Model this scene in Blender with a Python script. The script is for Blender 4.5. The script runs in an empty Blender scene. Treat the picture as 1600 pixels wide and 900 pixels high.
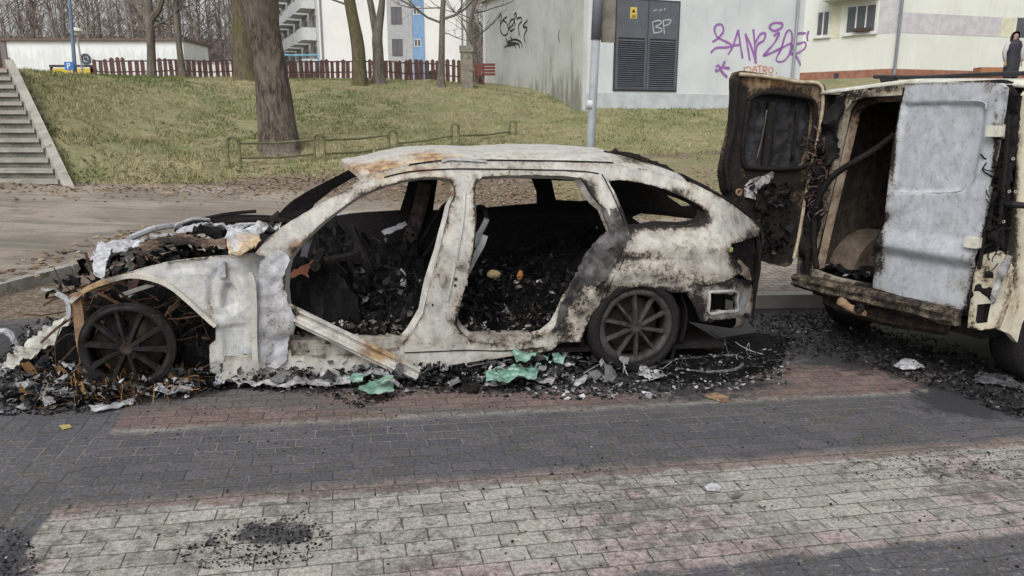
import bpy, bmesh, math, random
import numpy as np
from mathutils import Vector, Matrix, noise
from mathutils.geometry import delaunay_2d_cdt
R = math.radians
random.seed(7)
C = bpy.context.scene
col = C.collection
# ------------------------------------------------------------ camera, sky, sun, exposure
F = 1150.0
PITCH = R(12.74)
CAM = Vector((0, 0, 1.49))
cP, sP = math.cos(PITCH), math.sin(PITCH)
cd = bpy.data.cameras.new('camera'); cam = bpy.data.objects.new('camera', cd); col.objects.link(cam)
cam.location = CAM; cam.rotation_euler = (R(90) - PITCH, 0, 0)
cd.sensor_width = 36; cd.lens = F / 1600 * 36; cd.clip_end = 2000; cd.clip_start = 0.05
C.camera = cam
C.render.resolution_x = 1024; C.render.resolution_y = 576
w = bpy.data.worlds.new('World'); C.world = w; w.use_nodes = True
nt = w.node_tree; nt.nodes.clear()
sky = nt.nodes.new('ShaderNodeTexSky'); sky.sky_type = 'NISHITA'; sky.sun_disc = False
sky.sun_elevation = R(48); sky.sun_rotation = R(200); sky.dust_density = 4; sky.air_density = 1; sky.ozone_density = 1
hs = nt.nodes.new('ShaderNodeHueSaturation'); hs.inputs['Saturation'].default_value = 0.1
bg = nt.nodes.new('ShaderNodeBackground'); bg.inputs['Strength'].default_value = 0.15
wo = nt.nodes.new('ShaderNodeOutputWorld')
nt.links.new(sky.outputs[0], hs.inputs['Color']); nt.links.new(hs.outputs[0], bg.inputs['Color']); nt.links.new(bg.outputs[0], wo.inputs['Surface'])
sd = bpy.data.lights.new('sun', 'SUN'); sd.energy = 0.9; sd.angle = R(30); sd.color = (1, 0.97, 0.93)
so = bpy.data.objects.new('sun', sd); col.objects.link(so)
so.rotation_euler = (R(42), 0, R(-20)); so.location = (0, 0, 20)
C.view_settings.view_transform = 'Standard'; C.view_settings.look = 'None'; C.view_settings.gamma = 1
C.view_settings.exposure = 0.35; C.view_settings.use_curve_mapping = False

# ------------------------------------------------------------ geometry helpers
def ray(u, v):
    x = (u - 800) / F; y = (450 - v) / F
    return Vector((x, cP + y * sP, -sP + y * cP))
def at(u, v, Y):
    d = ray(u, v); return CAM + d * (Y / d.y)
SL = -0.0425
def gz(x): return SL * x
def on_ground(u, v, dz=0.0):
    d = ray(u, v); # z = SL*x + dz
    t = (dz - CAM.z) / (d.z - SL * d.x); return CAM + d * t
def proj(p):
    q = p - CAM; f = q.y * cP - q.z * sP; up = q.y * sP + q.z * cP
    return 800 + F * q.x / f, 450 - F * up / f
def nz(p, s=1.0, seed=0.0):
    return noise.noise(Vector((p[0] * s + seed, p[1] * s - seed * 1.7, p[2] * s + seed * .3)))
def fbm(p, s=1.0, seed=0.0):
    return nz(p, s, seed) + .5 * nz(p, s * 2.1, seed + 5) + .25 * nz(p, s * 4.3, seed + 9)
def spline(pts, n=8):
    out = []
    P = [Vector(p) for p in pts]
    for i in range(len(P) - 1):
        p0 = P[max(i - 1, 0)]; p1 = P[i]; p2 = P[i + 1]; p3 = P[min(i + 2, len(P) - 1)]
        for k in range(n):
            t = k / n
            out.append(.5 * ((2 * p1) + (-p0 + p2) * t + (2 * p0 - 5 * p1 + 4 * p2 - p3) * t * t + (-p0 + 3 * p1 - 3 * p2 + p3) * t ** 3))
    out.append(P[-1]); return out

ORI = {}
def T(loc): return Matrix.Translation(loc)
def attach(o, parent, loc):
    o.location = loc; ORI[o.name] = Vector(loc)
    if parent is not None:
        o.parent = parent; o.matrix_parent_inverse = T(-ORI[parent.name])
def tag(o, label=None, cat=None, group=None, kind=None):
    if label: o['label'] = label
    if cat: o['category'] = cat
    if group: o['group'] = group
    if kind: o['kind'] = kind
    return o
def thing(name, loc, label, cat, group=None):
    o = bpy.data.objects.new(name, None); o.empty_display_size = .2; col.objects.link(o)
    attach(o, None, Vector(loc)); return tag(o, label, cat, group)
def mk(name, V, Fc, m, parent=None, smooth=False, attrs=None, fattrs=None):
    V = [Vector(v) for v in V]
    xs = [v.x for v in V]; ys = [v.y for v in V]; zs = [v.z for v in V]
    o0 = Vector(((min(xs) + max(xs)) / 2, (min(ys) + max(ys)) / 2, min(zs)))
    me = bpy.data.meshes.new(name); me.from_pydata([v - o0 for v in V], [], Fc)
    if attrs:
        for k, a in attrs.items():
            at_ = me.attributes.new(k, 'FLOAT', 'POINT'); at_.data.foreach_set('value', a)
    if fattrs:
        for k, a in fattrs.items():
            at_ = me.attributes.new(k, 'FLOAT', 'FACE'); at_.data.foreach_set('value', a)
    me.update()
    if smooth == 'auto': me.shade_smooth(); me.set_sharp_from_angle(angle=R(48))
    elif smooth: me.shade_smooth()
    me.materials.append(m)
    o = bpy.data.objects.new(name, me); col.objects.link(o)
    attach(o, parent, o0); return o

class MB:
    def __init__(s): s.V = []; s.F = []; s.t = []
    def add(s, V, Fc, tone=None):
        b = len(s.V); s.V += [Vector(v) for v in V]; s.F += [tuple(i + b for i in f) for f in Fc]
        if tone is not None: s.t += [tone] * len(Fc)
    def box(s, c, ax, ay, az, tone=None):     # centre, three half-axis vectors
        c = Vector(c); ax, ay, az = Vector(ax), Vector(ay), Vector(az)
        V = [c + ax * i + ay * j + az * k for k in (-1, 1) for j in (-1, 1) for i in (-1, 1)]
        s.add(V, [(0, 2, 3, 1), (4, 5, 7, 6), (0, 1, 5, 4), (2, 6, 7, 3), (0, 4, 6, 2), (1, 3, 7, 5)], tone)
    def bx(s, x0, x1, y0, y1, z0, z1, tone=None):
        s.box(((x0 + x1) / 2, (y0 + y1) / 2, (z0 + z1) / 2), ((x1 - x0) / 2, 0, 0), (0, (y1 - y0) / 2, 0), (0, 0, (z1 - z0) / 2), tone)
    def tube(s, pts, rad, n=6, tone=None, caps=True, rn=0):
        pts = [Vector(p) for p in pts]
        if not hasattr(rad, '__len__'): rad = [rad] * len(pts)
        V = []; prev = None
        for i, p in enumerate(pts):
            d = (pts[min(i + 1, len(pts) - 1)] - pts[max(i - 1, 0)])
            if d.length < 1e-9: d = Vector((0, 0, 1))
            d.normalize()
            if prev is None:
                a = d.orthogonal().normalized()
            else:
                a = (prev - d * prev.dot(d))
                a = a.normalized() if a.length > 1e-6 else d.orthogonal().normalized()
            prev = a; b = d.cross(a)
            for k in range(n):
                t = 2 * math.pi * k / n; r = rad[i]
                q = p + (a * math.cos(t) + b * math.sin(t)) * r
                if rn: q += (q - p) * rn * nz(q, 1.2 / max(r, .01), 3)
                V.append(q)
        Fc = []
        for i in range(len(pts) - 1):
            for k in range(n):
                k2 = (k + 1) % n; Fc.append((i * n + k, i * n + k2, (i + 1) * n + k2, (i + 1) * n + k))
        if caps:
            Fc.append(tuple(range(n - 1, -1, -1))); Fc.append(tuple((len(pts) - 1) * n + k for k in range(n)))
        s.add(V, Fc, tone)
    def lathe(s, c, ax, prof, n=40, tone=None):   # prof: (radius, along axis)
        c = Vector(c); ax = Vector(ax).normalized(); a = ax.orthogonal().normalized(); b = ax.cross(a)
        V = [c + ax * h + (a * math.cos(2 * math.pi * k / n) + b * math.sin(2 * math.pi * k / n)) * r for r, h in prof for k in range(n)]
        Fc = [(i * n + k, i * n + (k + 1) % n, (i + 1) * n + (k + 1) % n, (i + 1) * n + k) for i in range(len(prof) - 1) for k in range(n)]
        s.add(V, Fc, tone)
    def build(s, name, m, parent=None, smooth=False):
        return mk(name, s.V, s.F, m, parent, smooth, fattrs={'tone': s.t} if s.t and len(s.t) == len(s.F) else None)

def inpoly(x, y, poly):
    c = False; j = len(poly) - 1
    for i in range(len(poly)):
        xi, yi = poly[i]; xj, yj = poly[j]
        if (yi > y) != (yj > y) and x < (xj - xi) * (y - yi) / (yj - yi) + xi: c = not c
        j = i
    return c
def pdist(x, y, poly):
    m_ = 9; q = Vector((x, y))
    for i in range(len(poly)):
        a_ = Vector(poly[i]); c_ = Vector(poly[(i + 1) % len(poly)]); ab = c_ - a_; t = max(0, min(1, (q - a_).dot(ab) / max(1e-9, ab.length_squared))); m_ = min(m_, (a_ + ab * t - q).length)
    return m_
def resample(loop, step, jit=0.0):
    out = []
    for i in range(len(loop)):
        a = Vector(loop[i][:2]); b = Vector(loop[(i + 1) % len(loop)][:2]); L = (b - a).length
        k = max(1, int(L / step))
        for j in range(k):
            p = a.lerp(b, j / k)
            if jit: p = p + Vector((random.uniform(-jit, jit), random.uniform(-jit, jit)))
            out.append((p.x, p.y))
    return out
def cdt(outline, holes, grid, jit=0.0):
    """triangulated sheet with holes in a 2D plane; returns points, triangles, border loops"""
    loops = [resample(outline, grid * .8, jit)] + [resample(h, grid * .8, jit) for h in holes]
    pts = []; edges = []
    for lp in loops:
        b = len(pts); pts += [Vector(p) for p in lp]; edges += [(b + i, b + (i + 1) % len(lp)) for i in range(len(lp))]
    xs = [p[0] for p in loops[0]]; ys = [p[1] for p in loops[0]]
    y = min(ys); row = 0
    while y < max(ys):
        x = min(xs) + (row % 2) * grid * .5
        while x < max(xs):
            if inpoly(x, y, loops[0]) and not any(inpoly(x, y, h) for h in loops[1:]):
                pts.append(Vector((x + random.uniform(-.15, .15) * grid, y + random.uniform(-.15, .15) * grid)))
            x += grid
        y += grid * .87; row += 1
    V, E, Fc, _, _, _ = delaunay_2d_cdt(pts, edges, [], 0, 1e-5)
    keep = []
    for f in Fc:
        cx = sum(V[i][0] for i in f) / len(f); cy = sum(V[i][1] for i in f) / len(f)
        if inpoly(cx, cy, loops[0]) and not any(inpoly(cx, cy, h) for h in loops[1:]): keep.append(tuple(f))
    return V, keep
def solid(V2, Fc, front, back):
    """front/back: functions (x,y)->Vector; closes the rim"""
    A = [front(v[0], v[1]) for v in V2]; B = [back(v[0], v[1]) for v in V2]; n = len(A)
    cnt = {}
    for f in Fc:
        for i in range(len(f)):
            e = (f[i], f[(i + 1) % len(f)]); cnt[e] = cnt.get(e, 0) + 1
    F2 = [tuple(f) for f in Fc] + [tuple(n + i for i in reversed(f)) for f in Fc]
    for (a, b) in cnt:
        if (b, a) not in cnt: F2.append((b, a, n + a, n + b))
    return A + B, F2

# ------------------------------------------------------------ material helpers
def newmat(name):
    m = bpy.data.materials.new(name); m.use_nodes = True; m.node_tree.nodes.clear(); return m, NB(m.node_tree)
class NB:
    def __init__(s, t): s.t = t
    def n(s, typ, **kw):
        nd = s.t.nodes.new(typ)
        for k, v in kw.items():
            if k.startswith('_'): setattr(nd, k[1:], v)
            else:
                k2 = k.replace('_', ' ')
                s.put(nd.inputs[k2] if k2 in nd.inputs else nd.inputs[int(k[1:])] if k[0] == 'i' and k[1:].isdigit() else nd.inputs[k], v)
        return nd
    def put(s, inp, v):
        if isinstance(v, bpy.types.NodeSocket): s.t.links.new(v, inp)
        elif isinstance(v, bpy.types.Node): s.t.links.new(v.outputs[0], inp)
        else: inp.default_value = v
    def math(s, op, a, b=0.0, c=0.0, clamp=False):
        nd = s.t.nodes.new('ShaderNodeMath'); nd.operation = op; nd.use_clamp = clamp
        s.put(nd.inputs[0], a); s.put(nd.inputs[1], b); s.put(nd.inputs[2], c); return nd.outputs[0]
    def mr(s, v, a, b, c=0.0, d=1.0):
        nd = s.t.nodes.new('ShaderNodeMapRange'); nd.interpolation_type = 'SMOOTHSTEP'
        for i, x in enumerate((v, a, b, c, d)): s.put(nd.inputs[i], x)
        return nd.outputs[0]
    def mix(s, f, a, b, blend='MIX'):
        nd = s.t.nodes.new('ShaderNodeMix'); nd.data_type = 'RGBA'; nd.blend_type = blend
        s.put(nd.inputs[0], f); s.put(nd.inputs[6], c4(a)); s.put(nd.inputs[7], c4(b)); return nd.outputs[2]
    def noise(s, vec, scale, detail=4, rough=.55, dist=0.0):
        nd = s.t.nodes.new('ShaderNodeTexNoise'); s.put(nd.inputs['Vector'], vec); nd.inputs['Scale'].default_value = scale
        nd.inputs['Detail'].default_value = detail; nd.inputs['Roughness'].default_value = rough; nd.inputs['Distortion'].default_value = dist
        return nd.outputs[0]
    def attr(s, name):
        nd = s.t.nodes.new('ShaderNodeAttribute'); nd.attribute_name = name; return nd.outputs['Fac']
    def obj(s): return s.t.nodes.new('ShaderNodeTexCoord').outputs['Object']
    def mapping(s, vec, rot=(0, 0, 0), scale=(1, 1, 1), loc=(0, 0, 0)):
        nd = s.t.nodes.new('ShaderNodeMapping'); s.put(nd.inputs[0], vec)
        nd.inputs['Rotation'].default_value = rot; nd.inputs['Scale'].default_value = scale; nd.inputs['Location'].default_value = loc
        return nd.outputs[0]
    def bump(s, h, strength=.3, dist=.01, normal=None):
        nd = s.t.nodes.new('ShaderNodeBump'); s.put(nd.inputs['Height'], h); nd.inputs['Strength'].default_value = strength
        nd.inputs['Distance'].default_value = dist
        if normal is not None: s.put(nd.inputs['Normal'], normal)
        return nd.outputs[0]
    def out(s, color, rough=.8, normal=None, metal=0.0, spec=.4, trans=None, alpha=None):
        b = s.t.nodes.new('ShaderNodeBsdfPrincipled'); o = s.t.nodes.new('ShaderNodeOutputMaterial')
        s.put(b.inputs['Base Color'], c4(color)); s.put(b.inputs['Roughness'], rough); s.put(b.inputs['Metallic'], metal)
        s.put(b.inputs['Specular IOR Level'], spec)
        if normal is not None: s.put(b.inputs['Normal'], normal)
        s.t.links.new(b.outputs[0], o.inputs[0])
def c4(c):
    return (*c, 1.0) if isinstance(c, (tuple, list)) and len(c) == 3 else c
def mottled(name, c1, c2, scale=4, rough=.8, bump=.3, bscale=40, c3=None, t3=.62, s3=1.5, metal=0, bdist=.01, stretch=(1, 1, 1)):
    m, b = newmat(name); o = b.mapping(b.obj(), scale=stretch)
    n1 = b.noise(o, scale, 6, .6); n2 = b.noise(o, bscale, 4)
    c = b.mix(b.mr(n1, .35, .65), c1, c2)
    if c3 is not None: c = b.mix(b.mr(b.noise(o, s3, 7, .65), t3, t3 + .08), c, c3)
    c = b.mix(.35, c, b.mix(n2, (.25, .25, .25), (1, 1, 1)), 'MULTIPLY')
    b.out(c, rough, b.bump(b.math('ADD', n2, b.math('MULTIPLY', n1, .6)), bump, bdist), metal)
    return m
def burnt(name, c1, c2, soot=-.25, rust=-.3, rough=.75, bump=.5):
    """scorched sheet metal: bare oxide coat, rust and soot; the stains sit where the 'soot' and 'rust' attributes put them"""
    m, b = newmat(name); o = b.obj()
    big = b.noise(o, 3.2, 8, .62, .4); mid = b.noise(o, 14, 6, .6, .3); fine = b.noise(o, 70, 4, .6)
    streak = b.noise(b.mapping(o, scale=(6, 6, 1.2)), 4, 5, .6)
    c = b.mix(b.mr(b.math('ADD', b.math('MULTIPLY', mid, .6), b.math('MULTIPLY', streak, .4)), .38, .62), c1, c2)
    c = b.mix(b.math('MULTIPLY', b.mr(b.noise(o, 9, 8, .7, .8), .50, .70), .8), c, (.72, .72, .74), 'MULTIPLY')
    rf = b.math('ADD', b.math('ADD', b.attr('rust'), rust), b.math('ADD', b.math('MULTIPLY', big, .8), b.math('ADD', b.math('MULTIPLY', fine, .25), b.math('MULTIPLY', b.math('SUBTRACT', b.noise(o, 30, 8, .8), .5), .7))))
    rc = b.mix(b.mr(mid, .35, .65), (.40, .27, .13), (.17, .085, .045))
    c = b.mix(b.math('MULTIPLY', b.mr(rf, .42, .74), .9), c, rc)
    sf = b.math('ADD', b.math('ADD', b.attr('soot'), soot), b.math('ADD', b.math('MULTIPLY', big, .6), b.math('MULTIPLY', mid, .5)))
    speck = b.noise(o, 38, 7, .8)
    sfm = b.mr(b.math('ADD', sf, b.math('ADD', b.math('MULTIPLY', b.math('SUBTRACT', speck, .5), 1.05), b.math('MULTIPLY', b.math('SUBTRACT', fine, .5), .7))), .48, .84)
    flk = b.noise(b.mapping(o, scale=(1, 1, .7)), 24, 9, .82, .3)
    c = b.mix(b.math('MULTIPLY', b.mr(flk, .545, .575), .5), c, (.62, .55, .48), 'MULTIPLY')
    c = b.mix(b.math('MULTIPLY', b.mr(flk, .42, .40), .8), c, (1.25, 1.25, 1.22), 'MULTIPLY')
    c = b.mix(b.math('MULTIPLY', b.mr(sf, .25, .75), .7), c, (.66, .53, .42), 'MULTIPLY')
    c = b.mix(b.math('MULTIPLY', sfm, .97), c, b.mix(fine, (.008, .0075, .008), (.030, .028, .028)))
    c = b.mix(b.math('MULTIPLY', b.mr(speck, .60, .66), .55), c, b.mix(.75, c, (.03, .025, .02)))
    c = b.mix(b.math('MULTIPLY', b.mr(fine, .62, .72), .5), c, (.09, .085, .08))
    h = b.math('ADD', b.math('MULTIPLY', mid, .8), b.math('MULTIPLY', fine, .35))
    b.out(c, rough, b.bump(h, bump, .012), 0, b.mr(sf, .35, .7, .22, .03))
    return m
def toned(name, stops, rough=.85, bump=.4, nscale=60):
    m, b = newmat(name); o = b.obj()
    r = b.t.nodes.new('ShaderNodeValToRGB'); cr = r.color_ramp
    while len(cr.elements) < len(stops): cr.elements.new(.5)
    for e, (p, c) in zip(cr.elements, stops): e.position = p; e.color = c4(c)
    b.put(r.inputs[0], b.attr('tone')); n = b.noise(o, nscale, 4)
    c = b.mix(.6, r.outputs[0], b.mix(b.mr(n, .3, .7), (.35, .35, .35), (1.1, 1.1, 1.1)), 'MULTIPLY')
    b.out(c, rough, b.bump(n, bump, .01), 0, .08); return m
def edge_soot(V2, loops, at_, amt=.5, w=.014):
    B_ = np.array([p for lp in loops for p in resample(lp, .02)]); s_ = at_['soot']; n = len(V2)
    for i, v in enumerate(V2):
        d = float(np.sqrt(((B_ - np.array((v[0], v[1]))) ** 2).sum(1).min())); x = amt * math.exp(-(d / w))
        s_[i] = s_[i] + x; s_[n + i] = s_[n + i] + x
    return at_
def stains(V, lst):
    lst = lst or []
    """lst: (u, v, radius, kind, amount): where fire marks and some painted shade sit on the panel"""
    so_ = [0.0] * len(V); ru = [0.0] * len(V)
    for i, p in enumerate(V):
        u, v = proj(p)
        for (a, b_, r, k, amt) in lst:
            rx, ry = (r if hasattr(r, '__len__') else (r, r))
            d = ((u - a) / rx) ** 2 + ((v - b_) / ry) ** 2
            if d < 4:
                x = amt * math.exp(-d * 1.2)
                if k == 's': so_[i] = max(so_[i], x)
                else: ru[i] = max(ru[i], x)
    return {'soot': so_, 'rust': ru}
# ============================================================ THE GROUND
TH = R(13); cT, sT = math.cos(TH), math.sin(TH)
def road(s, n, z=0.0):                        # road frame (along, across) -> world
    x = s * cT - n * sT; y = s * sT + n * cT
    return Vector((x, y, gz(x) + z))
def to_road(p): return (p.x * cT + p.y * sT, -p.x * sT + p.y * cT)
# terrain heights: thin-plate style fit through surveyed points of the bank
CP = []
for (u, v, Y) in [(0,334,11.6),(115,314,12.2),(300,298,12.9),(450,286,13.5),(600,276,14.4),(750,269,15.2),(900,262,16.0),(1050,254,16.8),(1130,248,17.4),
                  (365,265,14.5),(500,252,15.3),(615,235,16.8),(710,230,18),(800,212,20.5),(885,200,23),(437,232,16),
                  (66,210,13.6),(18,109,15.6),(60,113,17.5),(150,118,20.5),(300,124,24),(500,125,25),(700,126,26),(760,136,27.5),(840,148,25.5),
                  (915,167,23),(1000,166,24),(1140,160,26),(200,215,16),(600,180,20),(300,170,19.5),(450,170,20.5),(1050,210,20.5),(1130,190,22.5),(900,185,22),
                  (750,175,22.5),(1260,122,41),(1400,106,36),(1600,106,39),(1450,120,30),(1250,150,28),(1350,180,22),(1500,200,19),(-150,330,11.6),(-100,110,16)]:
    CP.append(at(u, v, Y))
for x in (-14,-8,-4,0,4,8,12):
    for y in (4, 8, 10.2): CP.append(Vector((x, y, gz(x) + .0)))
for x in (-120,-60,-20,20): 
    for y in (34, 60, 120, 260): CP.append(Vector((x, y, 2.9)))
for x in (50, 120):
    for y in (45, 120, 260): CP.append(Vector((x, y, 4.2)))
CP.append(Vector((40, 12, .4))); CP.append(Vector((-40, 12, 1.2)))
A = np.array([[p.x, p.y] for p in CP]); Z = np.array([p.z for p in CP]); nC = len(CP)
D = np.sqrt(((A[:, None] - A[None]) ** 2).sum(2)); M = np.zeros((nC + 3, nC + 3))
M[:nC, :nC] = D - np.eye(nC) * .08; M[:nC, nC] = 1; M[:nC, nC + 1:] = A; M[nC, :nC] = 1; M[nC + 1:, :nC] = A.T
W = np.linalg.solve(M, np.concatenate([Z, np.zeros(3)]))
def hz(x, y):
    r = np.sqrt((x - A[:, 0]) ** 2 + (y - A[:, 1]) ** 2)
    z = float(r @ W[:nC] + W[nC] + W[nC + 1] * x + W[nC + 2] * y)
    pl = gz(max(-14, min(14, x)))
    t = min(1, max(0, (y - 10.0) / 1.6)); t = t * t * (3 - 2 * t)
    if 12.6 < y < 15.6 and x < -7.5 - (y - 12.2) * .82: z -= .45
    return (pl - .06) * (1 - t) + (z + .05 * fbm((x, y, 0), .9)) * t
xs = np.concatenate([np.linspace(-220, -24, 26), np.arange(-23.5, 26, .42), np.linspace(27, 220, 26)])
ys = np.concatenate([np.linspace(-20, 9, 8), np.arange(9.4, 31, .36), np.linspace(32, 400, 30)])
V = []; dirt = []; wild = []
for y in ys:
    for x in xs:
        z = hz(x, y); p = Vector((x, y, z)); V.append(p)
        u, v = proj(p) if y > 3 else (0, 900)
        e = np.interp(u, [0, 115, 300, 450, 600, 750, 900, 1050, 1130], [334, 314, 298, 286, 276, 269, 262, 254, 248])
        dd = 1 - min(1, max(0, (e - v) / 26.0)) if y < 22 else 0
        if u > 860: dd = dd * .5
        if 930 < u < 1300 and y < 24: dd = max(dd, .9 * math.exp(-((v - (247 - (u - 960) * .045)) / 5) ** 2))
        dd = max(dd, .8 * math.exp(-((u - 440) / 50) ** 2 - ((v - 240) / 16) ** 2))
        dirt.append(dd); wild.append(0)
nx = len(xs); Fc = [(j * nx + i, j * nx + i + 1, (j + 1) * nx + i + 1, (j + 1) * nx + i) for j in range(len(ys) - 1) for i in range(nx - 1)]
m, b = newmat('bank_soil_and_turf'); o = b.obj()
n1 = b.noise(o, .7, 6, .6); n2 = b.noise(o, 5, 6, .65); n3 = b.noise(o, 26, 5, .6)
g = b.mix(b.mr(n2, .34, .66), (.165, .17, .08), (.28, .25, .145))
g = b.mix(b.math('MULTIPLY', b.mr(n1, .48, .64), .7), g, (.11, .15, .055))
g = b.mix(b.mr(n3, .3, .7), g, b.mix(.45, g, (.34, .30, .19)))
dsoil = b.mix(b.mr(n3, .35, .65), (.11, .083, .062), (.24, .195, .155))
fd = b.mr(b.math('ADD', b.attr('dirt'), b.math('MULTIPLY', b.math('SUBTRACT', n2, .5), 1.1)), .35, .75)
b.out(b.mix(fd, g, dsoil), .95, b.bump(b.math('ADD', n3, n2), .7, .05), 0, .1)
tag(mk('grassy_bank', V, Fc, m, None, True, {'dirt': dirt}), kind='structure')

# ---- block paving of the road and the parking row (fine sheet carrying the soot marks)
def sheet(name, pts2, z, mat, step=None, fn=None, attr=None):
    pass
s0, s1, n0, n1_, st = -6.5, 9.0, -.6, 5.58, .045
S = np.arange(s0, s1 + st, st); N = np.arange(n0, n1_ + st, st)
V = []; soot = []; red = []; uvs = []
SOOT = [  # u, v, ru, rv, amount : where oil, ash and smoke blackened the blocks
 (60,560,150,60,1.0),(230,600,170,34,.8),(500,585,300,28,.9),(800,590,260,30,.7),(1060,590,170,38,.9),(1180,530,120,36,.9),(1440,550,230,36,1.2),(1560,615,150,40,1.1),
 (20,870,36,50,.9),(430,835,90,26,.75),(330,850,50,22,.5),(540,870,60,12,.45),(890,700,50,10,.3),(1480,735,90,10,.5),(1340,725,60,10,.4),(620,480,420,60,1.2),(1300,500,300,50,1.2),
 (100,500,60,24,.7),(1590,740,40,12,.4),(780,780,60,14,.4),(850,765,30,8,.5),(600,815,70,10,.4),(1010,760,40,8,.4),(1230,800,60,9,.3),(960,705,30,6,.4),(1570,800,60,10,.35),(300,810,60,10,.35),(700,870,60,14,.3),(420,745,26,6,.4),(1150,710,60,8,.3),(20,530,70,20,1)]
RED = [(1290,600,150,26,1.5),(1130,606,130,14,.6),(400,655,260,20,.8),(760,622,260,16,.9),(200,655,120,22,.5),(150,440,120,18,.5),(40,800,60,40,.35)]
for n in N:
    for s in S:
        p = road(s, n, 0); V.append(p)
        if p.y > .8:
            u, v = proj(p)
            so_ = 0
            for (a, c, ru, rv, am) in SOOT:
                d = ((u - a) / ru) ** 2 + ((v - c) / rv) ** 2
                if d < 5: so_ = max(so_, am * math.exp(-d))
            rd = 0
            for (a, c, ru, rv, am) in RED:
                d = ((u - a) / ru) ** 2 + ((v - c) / rv) ** 2
                if d < 5: rd = max(rd, am * math.exp(-d))
        else: so_ = rd = 0
        soot.append(so_); red.append(rd)
nx = len(S); Fc = [(j * nx + i, j * nx + i + 1, (j + 1) * nx + i + 1, (j + 1) * nx + i) for j in range(len(N) - 1) for i in range(nx - 1)]
m, b = newmat('block_paving')
tc = b.t.nodes.new('ShaderNodeUVMap').outputs[0]
sx = b.t.nodes.new('ShaderNodeSeparateXYZ'); b.put(sx.inputs[0], tc); S_, N_ = sx.outputs[0], sx.outputs[1]
def blocks(vec):
    wob = b.t.nodes.new('ShaderNodeVectorMath'); wob.operation = 'ADD'
    nz_ = b.t.nodes.new('ShaderNodeTexNoise'); b.put(nz_.inputs[0], vec); nz_.inputs['Scale'].default_value = 5; nz_.inputs['Detail'].default_value = 3
    sc = b.t.nodes.new('ShaderNodeVectorMath'); sc.operation = 'SCALE'; b.put(sc.inputs[0], nz_.outputs[1]); sc.inputs['Scale'].default_value = .018
    b.put(wob.inputs[0], vec); b.put(wob.inputs[1], sc.outputs[0])
    k = b.t.nodes.new('ShaderNodeTexBrick'); b.put(k.inputs['Vector'], wob.outputs[0]); k.inputs['Scale'].default_value = 1
    k.inputs['Brick Width'].default_value = .17; k.inputs['Row Height'].default_value = .086; k.inputs['Mortar Size'].default_value = .0075
    k.inputs['Mortar Smooth'].default_value = 1.0; k.inputs['Bias'].default_value = 0; k.offset = .5
    k.inputs['Color1'].default_value = (0, 0, 0, 1); k.inputs['Color2'].default_value = (1, 1, 1, 1); k.inputs['Mortar'].default_value = (.5, .5, .5, 1)
    return k.outputs['Color'], k.outputs['Fac']
cA, fA = blocks(tc)
cB, fB = blocks(b.mapping(tc, rot=(0, 0, R(90)), loc=(.07, .03, 0)))
big = b.noise(tc, 1.3, 6, .6); mid = b.noise(tc, 6, 6, .65); fine = b.noise(tc, 60, 5, .65); mid2 = b.noise(tc, 17, 6, .7, .5)
fA = b.mr(b.math('ADD', fA, b.math('MULTIPLY', b.math('SUBTRACT', mid2, .5), 1.6)), .55, .95); fB = b.mr(b.math('ADD', fB, b.math('MULTIPLY', b.math('SUBTRACT', mid2, .5), 1.6)), .55, .95)
left = b.mr(b.math('ADD', S_, b.math('MULTIPLY', b.math('SUBTRACT', mid, .5), .05)), -1.12, -1.10, 1, 0)
rnd = b.mix(left, cA, cB); jt = b.math('ADD', b.math('MULTIPLY', fA, b.math('SUBTRACT', 1, left)), b.math('MULTIPLY', fB, left))
edge = b.math('ADD', b.math('MULTIPLY', b.math('SUBTRACT', mid, .5), .13), b.math('MULTIPLY', b.math('SUBTRACT', mid2, .5), .09))
nn = b.math('ADD', N_, edge)
pale = b.mix(b.mr(rnd, .1, .9), (.31, .305, .27), (.39, .378, .335))
pink = b.mix(b.mr(rnd, .1, .9), (.285, .225, .215), (.375, .305, .295))
pkf = b.mr(b.math('ADD', b.math('ADD', big, b.math('MULTIPLY', b.math('SUBTRACT', rnd, .5), .16)), b.mr(N_, 1.95, 2.45, .13, -.07)), .44, .64)
c = b.mix(pkf, pale, pink)
dk = b.mix(b.mr(rnd, .1, .9), (.086, .085, .098), (.112, .109, .122))
redc = b.mix(b.mr(rnd, .1, .9), (.165, .115, .105), (.21, .15, .135))
band = b.math('MULTIPLY', b.mr(nn, 2.82, 2.90), b.mr(nn, 3.47, 3.58, 1, 0))
redge = b.math('MULTIPLY', b.mr(nn, 2.76, 2.79), b.mr(nn, 2.86, 2.92, 1, 0))
near = b.math('MULTIPLY', b.mr(nn, 2.07, 2.12, 1, 0), b.mr(b.math('ADD', S_, b.math('MULTIPLY', big, .8)), .65, 1.0))
far = b.mr(nn, 3.52, 3.58)
c = b.mix(b.math('MULTIPLY', redge, .8), c, redc)
c = b.mix(near, c, dk)
c = b.mix(band, c, dk)
c = b.mix(far, c, b.mix(b.mr(b.math('ADD', b.attr('red'), b.math('MULTIPLY', mid, .2)), .25, .6), b.mix(.6, dk, (.16, .14, .13)), redc))
# transverse rows at the left
lc = b.mix(b.mr(N_, 2.35, 2.6), b.mix(.5, redc, pale), dk)
c = b.mix(b.math('MULTIPLY', left, b.mr(N_, 3.9, 4.2, 1, 0)), c, lc)
c = b.mix(b.math('MULTIPLY', b.mr(S_, -2.6, -2.9), b.mr(N_, 4.0, 4.6)), c, b.mix(b.mr(big, .4, .6), (.20, .19, .175), pink))
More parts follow.
